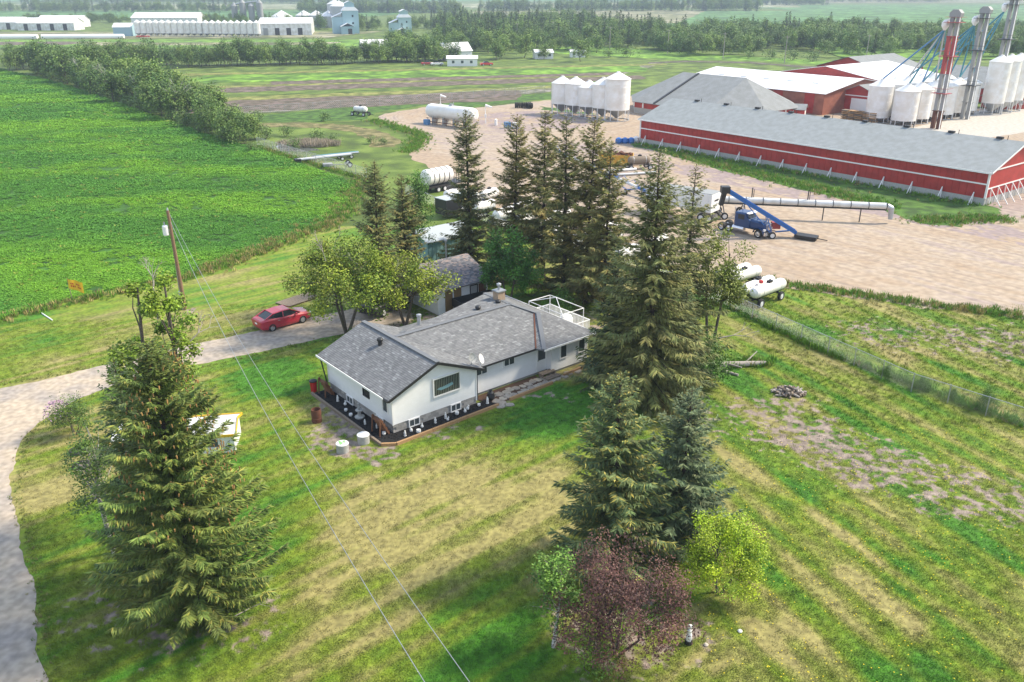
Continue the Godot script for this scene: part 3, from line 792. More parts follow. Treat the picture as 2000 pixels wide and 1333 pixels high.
	# understorey
	var bu := leafy_mesh(170, 2.6, 1.6, 0.0, 4200, 0.13, Color(0.05, 0.14, 0.012), Color(0.11, 0.22, 0.02), 4, 1.0, 30, 0.5)
	var bushes := [[13.4, -53.0, 1.2, "broad leafy bush under the bare poplar trunks"], [11.6, -62.0, 1.2, "lilac thicket between spruces and the tank fence"], [14.8, -64.5, 1.0, "bush by the fence behind the poplar"], [4.0, -64.6, 0.9, "bush beneath the shelter spruces behind the deck"], [9.6, -60.5, 1.2, "tall bush beside the deck"], [5.5, -73.0, 0.9, "bush among the shelter spruce trunks"], [-4.4, -80.5, 0.8, "bush behind the old garage roof"], [-12.0, -58.9, 0.5, "small bush at the foot of the maple"], [1.6, -70.2, 0.9, "bush beside the round green tree"]]
	for q in bushes: tree("leafy_bush", bu, "bark", "leaf", V(q[0], q[1]), q[0] * 2.0, one * q[2], q[3], "bush", "bushes under the trees")
	for q in [[30.4, -48.4, 0.55], [27.6, -51.3, 0.38], [25.9, -52.9, 0.4], [29.0, -49.8, 0.3]]: tree("leafy_bush", bu, "bark", "leaf", V(q[0], q[1]), q[0] * 2.0, Vector3(q[2] * 0.8, q[2] * 1.1, q[2] * 0.8), "small bush grown into the chain link fence", "bush", "bushes in the long wire fence")

func far_trees() -> void:
	var kinds := []
	for k in 5: kinds.append(leafy_mesh(200 + k, 8.0, 2.9, 0.0, 1500, 0.48, Color(0.072, 0.150, 0.032).lerp(Color(0.150, 0.24, 0.042), k * 0.25), Color(0.125, 0.21, 0.042).lerp(Color(0.22, 0.31, 0.055), k * 0.25), 1, 1.0, 40, 0.48))
	var cone := spruce_mesh(210, 10.0, 2.0, 0.05, 0.45, 0.75, Color(0.045, 0.078, 0.040), Color(0.08, 0.12, 0.045), 0.2, 0.3, 0.3)
	var brush := leafy_mesh(211, 3.0, 1.9, 0.0, 420, 0.36, Color(0.085, 0.16, 0.03), Color(0.15, 0.23, 0.05), 3, 1.0, 16, 0.5)
	var g := RandomNumberGenerator.new()
	g.seed = 77
	# hedgerow along the crop: individuals
	var shade := ["darkest green", "dark green", "mid green", "light green", "palest green"]
	var lab := [" poplar of the hedgerow along the crop", " tree of the shelterbelt beyond the strip field", "bush at the edge of the hedgerow along the crop"]
	for i in 104:
		var f := pow(i / 103.0, 1.15)
		var p := Vector2(-48.5, -151.5).lerp(Vector2(-152, -284), f)
		var w := 1.0 + 11.0 * sin(PI * minf(1.0, f * 0.9 + 0.02))
		p += Vector2(0.8, -0.6) * g.randf_range(-0.1, 1.0) * w + Vector2(g.randf_range(-1.5, 1.5), g.randf_range(-1.5, 1.5))
		var s := lerpf(0.6, 1.05, minf(1.0, f * 2.6)) * g.randf_range(0.75, 1.15)
		var kd := g.randi() % 5
		tree("hedgerow_tree", kinds[kd], "bark", "leaf", V(p.x, p.y), g.randf() * TAU, Vector3(s, s * g.randf_range(0.9, 1.2), s), shade[kd] + lab[0], "tree", "trees of the hedgerow along the crop")
	for i in 40:
		var p := Vector2(-45.5, -148.5).lerp(Vector2(-150, -281), i / 39.0) + Vector2(g.randf_range(-2.0, 1.0), g.randf_range(-1.0, 2.0))
		var s := g.randf_range(0.6, 1.1)
		tree("hedgerow_bush", brush, "bark", "leaf", V(p.x, p.y), g.randf() * TAU, Vector3(s, s, s), lab[2], "bush", "bushes along the hedgerow")
	for q in [[-103, -222], [-118, -240], [-88, -203], [-70, -180]]:
		var o := tree("dead_tree", [dead_mesh(220 + int(q[0]), 8.0, 60, 0.16), dead_mesh(230 + int(q[0]), 5.0, 40, 0.1)], "pale_bark", "dead_wood", V(q[0] + 1.0, q[1] + 1.0), q[0] * 1.0, Vector3.ONE, "bare whitish dead tree standing in the hedgerow", "dead tree", "dead trees in the hedgerow")
	# shelterbelt across, beyond the strips
	for i in 150:
		var x := lerpf(-172, -22, i / 149.0) + g.randf_range(-1.5, 1.5)
		var z := -300.0 - (x + 115.0) * 0.30 - g.randf_range(0.0, 16.0)
		if x < -115.0: z = -300.0 - g.randf_range(-6.0, 18.0) - (x + 115.0) * 0.1
		var s := g.randf_range(0.65, 1.05)
		var kd := g.randi() % 3 if g.randf() < 0.8 else 4
		tree("shelterbelt_tree", kinds[kd], "bark", "leaf", V(x, z), g.randf() * TAU, Vector3(s, s * g.randf_range(0.9, 1.25), s), shade[kd] + lab[1], "tree", "trees of the shelterbelt beyond the strip field")
	# farmyard trees round the white houses
	for i in 44:
		var x := g.randf_range(-50, 44)
		var z := -322.0 - g.randf_range(0, 60.0) - maxf(0.0, x + 20.0) * 0.15
		if absf(x + 16.0) < 9.0 and z > -330.0: continue
		if x > 5.0 and g.randf() < 0.55: continue
		var s := g.randf_range(0.7, 1.25)
		var kd := 2 + g.randi() % 3
		tree("farmyard_tree", kinds[kd], "bark", "leaf", V(x, z), g.randf() * TAU, Vector3(s, s, s), shade[kd] + " tree round the white farm houses beyond the strips", "tree", "trees round the far farm houses")
	# the wood beyond reads as one mass
	var woods := MB.new()
	var list := [[], [], [], [], [], []]
	var areas := [  # x0, x1, depth0, depth1, count, share of conifers, scale
		[-10, 190, 395, 540, 620, 0.18, 1.25], [60, 230, 348, 420, 240, 0.05, 1.15], [-40, 70, 430, 560, 420, 0.45, 1.25], [-60, 40, 385, 430, 120, 0.1, 1.1], [120, 300, 395, 500, 330, 0.05, 1.2],
		[-55, 60, 560, 720, 360, 0.25, 1.3], [150, 330, 520, 548, 130, 0.1, 1.1], [200, 420, 300, 420, 260, 0.05, 1.1], [-200, -30, 575, 640, 170, 0.2, 1.1], [-460, -190, 690, 740, 170, 0.1, 1.0], [-620, -430, 560, 640, 90, 0.1, 1.0], [-340, -165, 398, 420, 0, 0.1, 1.0], [-340, -180, 330, 372, 26, 0.0, 0.8],
		[-700, -300, 1040, 1110, 260, 0.3, 1.6], [-240, -60, 1000, 1080, 240, 0.3, 1.7], [-40, 300, 1090, 1170, 300, 0.3, 1.7], [300, 520, 1480, 1560, 200, 0.3, 2.0], [-900, -200, 1650, 1760, 300, 0.3, 2.4], [100, 900, 1800, 1950, 320, 0.3, 2.6], [-1500, 200, 2400, 2700, 360, 0.3, 3.4], [200, 1900, 2650, 2950, 360, 0.3, 3.4], [-2200, 2200, 3600, 4200, 420, 0.3, 5.0]]
	for a in areas:
		for i in a[4]:
			var x := g.randf_range(a[0], a[1])
			var z := -g.randf_range(a[2], a[3])
			if n_a.get_noise_2d(x * 1.4, z * 1.4) < -0.22 and a[2] < 1000: continue
			if absf(x + 97.0) < 16.0 and absf(z + 540.0) < 24.0 or absf(x + 60.0) < 14.0 and absf(z + 506.0) < 22.0: continue
			var s: float = a[6] * g.randf_range(0.6, 1.0)
			var k := 5 if g.randf() < a[5] else g.randi() % 5
			var tone := g.randf_range(0.75, 1.15)
			list[k].append([Transform3D(Basis(Vector3.UP, g.randf() * TAU).scaled(Vector3(s, s * g.randf_range(0.85, 1.2), s)), V(x, z)), Color(tone, tone, tone)])
	var names := ["far_wood", "far_wood", "far_wood", "far_wood", "far_wood", "far_conifer_wood"]
	var wl := ["dark poplar trees of the distant woods beyond the grain yard", "green poplar trees of the distant woods beyond the grain yard", "mid green trees of the distant woods beyond the grain yard", "light green trees of the distant woods beyond the grain yard", "pale green trees of the distant woods beyond the grain yard", "dark conifers of the distant woods beyond the grain yard"]
	for k in 6: scatter(names[k], kinds[k][1] if k < 5 else cone[1], M.leaf, list[k], wl[k], "wood")
	# loose bushes by the far road and the pond
	for q in [[99, -341, 1.0], [106, -336, 1.1], [112, -331, 1.0], [92, -345, 0.7], [46, -352, 1.2], [38, -348, 0.9]]:
		tree("roadside_bush", brush, "bark", "leaf", V(q[0], q[1]), q[0] * 1.0, Vector3.ONE * q[2] * 1.3, "grey green bush beside the far country road", "bush", "bushes along the far road")
	for q in [[-36.2, -143.4, 0.75], [-43.0, -141.8, 0.6], [-34.8, -151.5, 0.8], [-31.5, -150.0, 0.6], [-44.5, -154.0, 0.9], [-41.5, -157.0, 0.7], [-38.5, -176.5, 0.7], [-52.0, -176.5, 0.8], [-24.5, -149.5, 0.5], [-22.3, -148.0, 0.45]]:
		tree("pond_bush", brush, "bark", "leaf", V(q[0], q[1]), q[0] * 1.7, Vector3.ONE * q[2], "low bush in the grass around the small pond", "bush", "bushes around the pond")

# ---------- the bungalow ----------
func H3(a: float, b: float, h: float) -> Vector3:
	return Vector3(a, h, -b)

func lap_wall(mb: MB, p0: Vector3, p1: Vector3, y0: float, top: Callable, out: Vector3) -> void:
	# lap siding between two ground points; top(f) is the wall height at fraction f
	var y := y0
	var step := 0.115
	while y < 4.2:
		var f0 := 0.0
		var f1 := 1.0
		# clip the board to the gable
		while f0 < 0.5 and top.call(f0) < y + step: f0 += 0.01
		while f1 > 0.5 and top.call(f1) < y + step: f1 -= 0.01
		if f1 - f0 < 0.03: break
		var a := p0.lerp(p1, f0)
		var b := p0.lerp(p1, f1)
		var o := out * 0.018
		mb.quad(a + Vector3(0, y, 0) + o, b + Vector3(0, y, 0) + o, b + Vector3(0, y + step, 0), a + Vector3(0, y + step, 0), out)
		mb.quad(a + Vector3(0, y, 0) + o, b + Vector3(0, y, 0) + o, b + Vector3(0, y, 0), a + Vector3(0, y, 0), Vector3.DOWN)
		y += step

func window(parent: Node3D, at: Vector3, right: Vector3, w: float, h: float, called := "window", split := 1, glass := "window_glass", frame := "white_paint", fw := 0.07) -> MeshInstance3D:
	# at: middle of the sill on the wall; a frame proud of the wall round a recessed pane
	var out := right.cross(Vector3.UP)
	var b := Basis(right, Vector3.UP, out)
	var f := MB.new()
	f.box(Vector3(0, -fw / 2, 0.03), Vector3(w + fw * 2, fw, 0.09)); f.box(Vector3(0, h + fw / 2, 0.03), Vector3(w + fw * 2, fw, 0.07))
	for s in [-1, 1]: f.box(Vector3(s * (w + fw) / 2, h / 2, 0.03), Vector3(fw, h, 0.07))
	for k in split - 1: f.box(Vector3(-w / 2 + w * (k + 1) / split, h / 2, 0.028), Vector3(fw * 0.6, h, 0.05))
	var o := add(f, called, M[frame], parent)
	o.transform = Transform3D(b, at)
	for k in split:
		var p := MB.new()
		p.box(Vector3(-w / 2 + w * (k + 0.5) / split, h / 2, 0.016), Vector3(w / split - 0.002, h, 0.012))
		add(p, "pane", M[glass], o)
	return o

func house() -> void:
	var turn := atan2(0.637, 0.771)
	var hs := thing("bungalow", "white sided bungalow with grey shingle roof on the lawn", "house", V(-7.2, -45.2), turn)
	var FR := Vector3(0, 0, 1)
	var LE := Vector3(-1, 0, 0)
	# foundation of concrete blocks under the wing
	var core := MB.new()
	core.span(Vector3(0.05, 0, -7.95), Vector3(6.35, 0.62, -0.05)); core.span(Vector3(6.35, 0, -9.3), Vector3(16.55, 0.22, -0.95)); core.span(Vector3(13.25, 0, -0.95), Vector3(16.55, 0.22, -0.4))
	var fd := add(core, "foundation", M.block, hs)
	var blk := []
	for k in 4:
		var m := MB.new()
		m.col = Color.WHITE
		m.box(Vector3.ZERO, Vector3(0.385, 0.195, 0.06))
		blk.append(m.mesh())
	var bm := []
	for k in 4: bm.append(grained(mat("block_%d" % k, 0.30 + k * 0.045, 0.29 + k * 0.042, 0.275 + k * 0.04, 0.95), M.block.albedo_texture, 0.7 + k * 0.2))
	for cr in 3:
		for k in 16:
			var x := 0.2 + k * 0.395 + (0.19 if cr == 1 else 0.0)
			if x > 6.2 or (cr > 0 and (absf(x - 1.5) < 0.62 or absf(x - 4.66) < 0.58)): continue
			inst(blk[k % 4], "block", bm[rng.randi() % 4], fd, Transform3D(Basis(), Vector3(x, 0.1 + cr * 0.205, -0.03)))
		for k in 20:
			var z := 0.25 + k * 0.395 + (0.19 if cr == 1 else 0.0)
			if z > 7.85 or (cr > 0 and (absf(z - 1.5) < 0.6 or absf(z - 5.2) < 0.6)): continue
			inst(blk[k % 4], "block", bm[rng.randi() % 4], fd, Transform3D(Basis(Vector3.UP, PI / 2), Vector3(0.03, 0.1 + cr * 0.205, -z)))
	# walls
	var w := MB.new()
	w.span(Vector3(0.03, 0.6, -7.97), Vector3(6.3, 2.55, -0.03))
	w.flat([H3(0.03, 0.03, 2.55), H3(6.3, 0.03, 2.55), H3(3.15, 0.03, 3.95)], FR)
	w.flat([H3(0.03, 7.97, 2.55), H3(6.3, 7.97, 2.55), H3(3.15, 7.97, 3.95)], -FR)
	w.span(Vector3(6.3, 0.2, -9.35), Vector3(16.6, 2.4, -0.93)); w.span(Vector3(13.22, 0.2, -0.93), Vector3(16.6, 2.38, -0.38))
	lap_wall(w, H3(0, 0, 0), H3(6.32, 0, 0), 0.61, func(f: float) -> float: return 2.5 + 1.4 * (1.0 - absf(f - 0.5) * 2.0), FR)
	lap_wall(w, H3(0, 8.0, 0), H3(0, 0, 0), 0.61, func(_f: float) -> float: return 2.52, LE)
	lap_wall(w, H3(6.34, 0.9, 0), H3(13.2, 0.9, 0), 0.2, func(_f: float) -> float: return 2.36, FR)
	lap_wall(w, H3(13.2, 0.35, 0), H3(16.62, 0.35, 0), 0.2, func(_f: float) -> float: return 2.36, FR)
	add(w, "wall", M.siding, hs)
	for q in [[0, 0, 0.6, 2.5], [6.33, 0, 0.3, 2.5], [0, 8.0, 0.6, 2.5], [13.21, 0.36, 0.2, 2.3], [16.61, 0.36, 0.2, 2.3]]:
		var cb := MB.new()
		cb.box(H3(q[0], q[1], (q[2] + q[3]) / 2), Vector3(0.09, q[3] - q[2], 0.09))
		add(cb, "corner_board", M.white_paint, hs)
	# roofs: the gabled wing and the hipped main roof
	var dn := Vector3(0, -0.11, 0)
	var r1 := MB.new()
	var sl := 1.5 / 3.6
	var va := Vector3(1, sl, 0).normalized()
	r1.slab([H3(-0.45, -0.4, 2.55), H3(3.15, -0.4, 4.05), H3(3.15, 8.5, 4.05), H3(-0.45, 8.5, 2.55)], dn, Vector3(-sl, 1, 0), FR, va)
	r1.slab([H3(6.75, -0.4, 2.55), H3(3.15, -0.4, 4.05), H3(3.15, 8.5, 4.05), H3(6.75, 8.5, 2.55)], dn, Vector3(sl, 1, 0), FR, Vector3(-1, sl, 0).normalized())
	add(r1, "wing_roof", M.shingle, hs)
	var r2 := MB.new()
	var s2 := 1.55 / 4.65
	var vb := Vector3(0, s2, -1).normalized()
	r2.slab([H3(6.35, 0.45, 2.3), H3(13.2, 0.45, 2.3), H3(17.05, 0.45, 2.3), H3(13.4, 5.1, 3.85), H3(3.5, 5.1, 3.85)], dn, Vector3(0, 1, s2), Vector3.RIGHT, vb)
	r2.slab([H3(3.5, 5.1, 3.85), H3(13.4, 5.1, 3.85), H3(13.4, 8.1, 3.85), H3(10.5, 9.75, 2.3), H3(6.4, 9.75, 2.3)], dn, Vector3(0, 1, -s2), Vector3.RIGHT, Vector3(0, s2, 1).normalized())
	r2.slab([H3(17.05, 0.0, 2.3), H3(17.05, 11.5, 2.3), H3(13.4, 8.3, 3.85), H3(13.4, 5.1, 3.85)], dn, Vector3(0.42, 1, 0), FR, Vector3(-1, 0.42, 0).normalized())
	r2.slab([H3(12.1, -0.12, 2.3), H3(17.07, -0.12, 2.3), H3(14.55, 3.35, 3.46)], dn, Vector3(0, 1, s2), Vector3.RIGHT, vb)
	r2.slab([H3(12.1, -0.12, 2.3), H3(14.55, 3.35, 3.46), H3(14.3, 3.5, 3.33), H3(11.8, 0.42, 2.3)], dn, Vector3(-0.6, 1, 0.2), FR, Vector3(1, 0.6, 0).normalized())
	add(r2, "main_roof", M.shingle, hs)
	var cap := MB.new()
	for q in [[H3(3.15, -0.42, 4.07), H3(3.15, 8.5, 4.07)], [H3(3.6, 5.1, 3.87), H3(13.4, 5.1, 3.87)], [H3(13.4, 5.1, 3.87), H3(17.0, 0.05, 2.33)], [H3(13.4, 5.1, 3.87), H3(13.4, 8.2, 3.87)], [H3(12.12, -0.1, 2.33), H3(14.55, 3.35, 3.49)]]: cap.bar(q[0], q[1], 0.30, 0.035)
	add(cap, "ridge_cap", M.ridge_cap, hs)
	var fa := MB.new()
	fa.bar(H3(-0.47, -0.42, 2.46), H3(3.15, -0.42, 3.96), 0.03, 0.18); fa.bar(H3(6.77, -0.42, 2.46), H3(3.15, -0.42, 3.96), 0.03, 0.18)
	fa.bar(H3(-0.49, -0.42, 2.46), H3(-0.49, 8.5, 2.46), 0.1, 0.09); fa.bar(H3(6.4, 0.42, 2.24), H3(11.9, 0.42, 2.24), 0.06, 0.12); fa.bar(H3(-0.44, 8.1, 2.4), H3(-0.06, 8.05, 0.1), 0.07, 0.07)
	fa.tube(H3(6.4, -0.05, 2.45), H3(6.4, -0.05, 0.3), 0.025, 0.025, 6)
	add(fa, "black_gutter", M.black_trim, hs)
	for q in [[H3(12.1, -0.15, 2.24), H3(17.07, -0.15, 2.24)], [H3(17.1, -0.12, 2.24), H3(17.1, 11.5, 2.24)], [H3(-0.55, 0.1, 2.5), H3(-0.55, 8.5, 2.5)]]:
		var fw := MB.new()
		fw.bar(q[0], q[1], 0.05, 0.13)
		add(fw, "white_fascia", M.white_paint, hs)
	var fl := MB.new()
	fl.bar(H3(11.8, 0.42, 2.33), H3(14.3, 3.5, 3.36), 0.10, 0.02)
	add(fl, "valley_flashing", M.rust, hs)
	# windows
	var R := Vector3(1, 0, 0)
	var bw := window(hs, H3(4.0, -0.03, 1.60), R, 1.95, 1.12, "picture_window", 1, "pane", "white_paint", 0.09)
	bw.set_meta("label", "large picture window with vertical blinds and a blue shape")
	var back := MB.new()
	back.box(Vector3(0, 0.56, -0.006), Vector3(1.95, 1.12, 0.02))
	add(back, "dark_room", M.dark_glass, bw)
	for k in 15:
		var s := MB.new()
		s.box(Vector3(-0.91 + k * 0.13, 0.56, 0.0085), Vector3(0.07, 1.1, 0.005), Basis(Vector3.UP, 0.0))
		add(s, "blind_slat", M.blind, bw)
	var wolf := MB.new()
	wolf.col = Color(0.25, 0.45, 0.5)
	wolf.loft([[Vector3(-0.75, 0.42, 0.0125), Vector3(-0.5, 0.5, 0.0125), Vector3(-0.4, 0.46, 0.0125), Vector3(0.1, 0.5, 0.0125), Vector3(0.45, 0.6, 0.0125), Vector3(0.5, 0.42, 0.0125), Vector3(0.1, 0.32, 0.0125), Vector3(-0.45, 0.28, 0.0125), Vector3(-0.55, 0.36, 0.0125)], [Vector3(-0.75, 0.42, 0.0155), Vector3(-0.5, 0.5, 0.0155), Vector3(-0.4, 0.46, 0.0155), Vector3(0.1, 0.5, 0.0155), Vector3(0.45, 0.6, 0.0155), Vector3(0.5, 0.42, 0.0155), Vector3(0.1, 0.32, 0.0155), Vector3(-0.45, 0.28, 0.0155), Vector3(-0.55, 0.36, 0.0155)]])
	add(wolf, "window_ornament", M.tinted, bw)
	for x in [1.5, 4.66]: window(hs, H3(x, 0.0, 0.12), R, 0.68, 0.42, "basement_window", 2)
	for x in [7.45, 9.8]: window(hs, H3(x, 0.88, 1.52), R, 0.85, 0.46, "window", 2)
	for x in [14.3, 16.05]: window(hs, H3(x, 0.33, 1.0), R, 0.55, 1.0, "tall_window", 1)
	var L := Vector3(0, 0, 1)
	window(hs, H3(0.0, 3.0, 1.42), L, 0.7, 0.9, "side_window", 1, "dark_glass", "black_trim", 0.04)
	window(hs, H3(0.0, 0.75, 1.25), L, 0.5, 1.0, "side_window", 1)
	for z in [1.5, 5.2]: window(hs, H3(-0.01, z, 0.12), L, 0.7, 0.42, "basement_window", 2)
	# door in the recess
	var d := MB.new()
	d.box(H3(12.72, 0.87, 1.2), Vector3(0.95, 1.95, 0.05))
	var door := add(d, "door", M.white_paint, hs)
	var dg := MB.new()
	dg.box(H3(12.72, 0.84, 1.55), Vector3(0.66, 0.95, 0.012))
	add(dg, "pane", M.window_glass, door)
	var dh := MB.new()
	dh.box(H3(12.36, 0.82, 1.1), Vector3(0.05, 0.14, 0.05))
	add(dh, "handle", M.chrome, door)
	# roof fittings
	for q in [[2.3, 4.9, 3.7], [10.9, 5.7, 3.66], [12.9, 5.9, 3.6]]:
		var v := MB.new()
		v.lathe([Vector2(0.15, -0.08), Vector2(0.15, 0.2), Vector2(0.11, 0.24), Vector2(0.2, 0.28), Vector2(0.21, 0.4), Vector2(0.16, 0.46), Vector2(0, 0.47)], 12, H3(q[0], q[1], q[2]))
		add(v, "roof_vent", M.black_trim, hs)
	var ch := MB.new()
	ch.span(H3(13.1, 6.75, 3.0), H3(13.75, 6.15, 4.5))
	var cho := add(ch, "chimney", grained(mat("chimney_brick", 0.42, 0.31, 0.22, 0.95), M.block.albedo_texture, 0.8), hs)
	var cp := MB.new()
	cp.span(H3(13.03, 6.82, 4.5), H3(13.82, 6.08, 4.58))
	cp.lathe([Vector2(0.1, 4.58), Vector2(0.1, 4.9), Vector2(0.18, 4.92), Vector2(0.18, 5.05), Vector2(0.05, 5.12), Vector2(0, 5.13)], 12, H3(13.42, 6.45, 0))
	add(cp, "flue", M.galvanised, cho)
	var sp := MB.new()
	sp.lathe([Vector2(0.2, 3.1), Vector2(0.13, 3.55), Vector2(0.13, 4.35), Vector2(0.17, 4.36), Vector2(0.17, 4.5), Vector2(0, 4.56)], 14, H3(6.0, 5.9, 0.1))
	add(sp, "stove_pipe", M.galvanised, hs)
	for q in [[5.9, -0.15, 2.95, 0.2], [6.6, -0.12, 2.68, 0.6]]:
		var ds := MB.new()
		var bb := Basis(Vector3.UP, q[3]) * Basis(Vector3.RIGHT, 1.15)
		ds.lathe([Vector2(0.06, 0.0), Vector2(0.2, 0.03), Vector2(0.33, 0.1)], 18, H3(q[0], q[1], q[2] + 0.5), bb)
		ds.tube(H3(q[0], q[1], q[2]), H3(q[0], q[1], q[2] + 0.48), 0.025, 0.025, 6)
		ds.tube(H3(q[0], q[1], q[2] + 0.3), H3(q[0], q[1], q[2] + 0.5) + bb * Vector3(0, 0.4, 0), 0.012, 0.012, 5)
		add(ds, "satellite_dish", M.grey_steel if q[3] < 0.5 else M.white_paint, hs)
	# deck with white balusters, gazebo frame and tub
	var tk := H3(16.7, 4.2, 0)
	var dk := MB.new()
	for k in 22: dk.box(Vector3(18.0, 0.93, -2.9 - k * 0.2), Vector3(2.7, 0.04, 0.185))
	dk.span(Vector3(16.7, 0.72, -7.3), Vector3(19.3, 0.9, -2.8))
	for q in [[19.2, 2.9], [19.2, 7.2], [19.2, 5.0]]: dk.span(H3(q[0] - 0.06, q[1] + 0.06, 0), H3(q[0] + 0.06, q[1] - 0.06, 0.75))
	var dko := add(dk, "deck", M.white_paint, hs)
	var rl := MB.new()
	rl.bar(H3(19.3, 2.8, 1.85), H3(19.3, 7.3, 1.85), 0.08, 0.05); rl.bar(H3(16.9, 7.3, 1.85), H3(19.3, 7.3, 1.85), 0.08, 0.05); rl.bar(H3(17.2, 2.8, 1.85), H3(19.3, 2.8, 1.85), 0.08, 0.05)
	rl.bar(H3(19.3, 2.8, 1.05), H3(19.3, 7.3, 1.05), 0.06, 0.04)
	add(rl, "railing", M.white_paint, dko)
	var bal := MB.new()
	bal.box(Vector3.ZERO, Vector3(0.045, 0.82, 0.045))
	var balm := bal.mesh()
	for k in 31: inst(balm, "baluster", M.white_paint, dko, Transform3D(Basis(), H3(19.3, 2.85 + k * 0.147, 1.43)))
	for k in 15: inst(balm, "baluster", M.white_paint, dko, Transform3D(Basis(), H3(17.15 + k * 0.147, 7.3, 1.43)))
	var gz := thing("gazebo_frame", "bare white metal gazebo frame standing on the deck", "gazebo", hs.transform * Vector3(18.0, 0.95, -5.2), turn)
	for q in [[-1.1, -1.9], [1.1, -1.9], [1.1, 1.9], [-1.1, 1.9]]:
		var g := MB.new()
		g.tube(Vector3(q[0], 0, q[1]), Vector3(q[0], 1.75, q[1]), 0.035, 0.035, 6); add(g, "post", M.white_paint, gz)
		var r := MB.new()
		r.tube(Vector3(q[0], 1.75, q[1]), Vector3(0, 2.35, 0), 0.03, 0.03, 6); add(r, "rafter", M.white_paint, gz)
	var rr := MB.new()
	for q in [[-1.1, -1.9, 1.1, -1.9], [1.1, -1.9, 1.1, 1.9], [1.1, 1.9, -1.1, 1.9], [-1.1, 1.9, -1.1, -1.9]]: rr.tube(Vector3(q[0], 1.75, q[1]), Vector3(q[2], 1.75, q[3]), 0.03, 0.03, 6)
	add(rr, "top_rail", M.white_paint, gz)
	var bbq := thing("covered_barbecue", "white covered barbecue on the deck beneath the gazebo frame", "barbecue", hs.transform * Vector3(18.3, 0.95, -4.4), turn)
	var bq := MB.new()
	bq.loft([[Vector3(-0.55, 0, -0.35), Vector3(0.55, 0, -0.35), Vector3(0.55, 0, 0.35), Vector3(-0.55, 0, 0.35)], [Vector3(-0.5, 0.75, -0.32), Vector3(0.5, 0.75, -0.32), Vector3(0.5, 0.75, 0.32), Vector3(-0.5, 0.75, 0.32)], [Vector3(-0.38, 1.05, -0.18), Vector3(0.38, 1.05, -0.18), Vector3(0.38, 1.05, 0.18), Vector3(-0.38, 1.05, 0.18)]])
	add(bq, "cover", M.white_paint, bbq)
	# small back step by the door
	var st := thing("wooden_step", "weathered wooden step in front of the side door", "step", hs.transform * Vector3(12.75, 0, 0.35), turn)
	for k in 4:
		var pl := MB.new()
		pl.box(Vector3(0, 0.34 if k < 2 else 0.17, -0.75 + k * 0.26), Vector3(1.25, 0.04, 0.24)); add(pl, "tread", M.old_wood, st)
	for s in [-0.55, 0.55]:
		var sg := MB.new()
		sg.box(Vector3(s, 0.15, -0.62), Vector3(0.05, 0.30, 0.5)); sg.box(Vector3(s, 0.07, -0.1), Vector3(0.05, 0.145, 0.5)); add(sg, "stringer", M.old_wood, st)

func gable(o: Node3D, l: float, wd: float, eave: float, ridge: float, wall: String, roof: String, over := 0.4, base := 0.0) -> void:
	# ridge along local x, middle of the base at the origin
	var w := MB.new()
	w.span(Vector3(-l / 2, base, -wd / 2), Vector3(l / 2, eave, wd / 2))
	for s in [-1, 1]: w.flat([Vector3(s * l / 2, eave, -wd / 2), Vector3(s * l / 2, eave, wd / 2), Vector3(s * l / 2, ridge - 0.06, 0)], Vector3(s, 0, 0))
	add(w, "wall", M[wall], o)
	var k := (ridge - eave) / (wd / 2)
	for s in [-1, 1]:
		var r := MB.new()
		var ez: float = wd / 2 + over
		var ey: float = eave - k * over + 0.06
		r.slab([Vector3(-l / 2 - over, ey, s * ez), Vector3(l / 2 + over, ey, s * ez), Vector3(l / 2 + over, ridge + 0.06, 0), Vector3(-l / 2 - over, ridge + 0.06, 0)], Vector3(0, -0.1, 0), Vector3.UP, Vector3.RIGHT, Vector3(0, k, -s).normalized())
		add(r, "roof", M[roof], o)

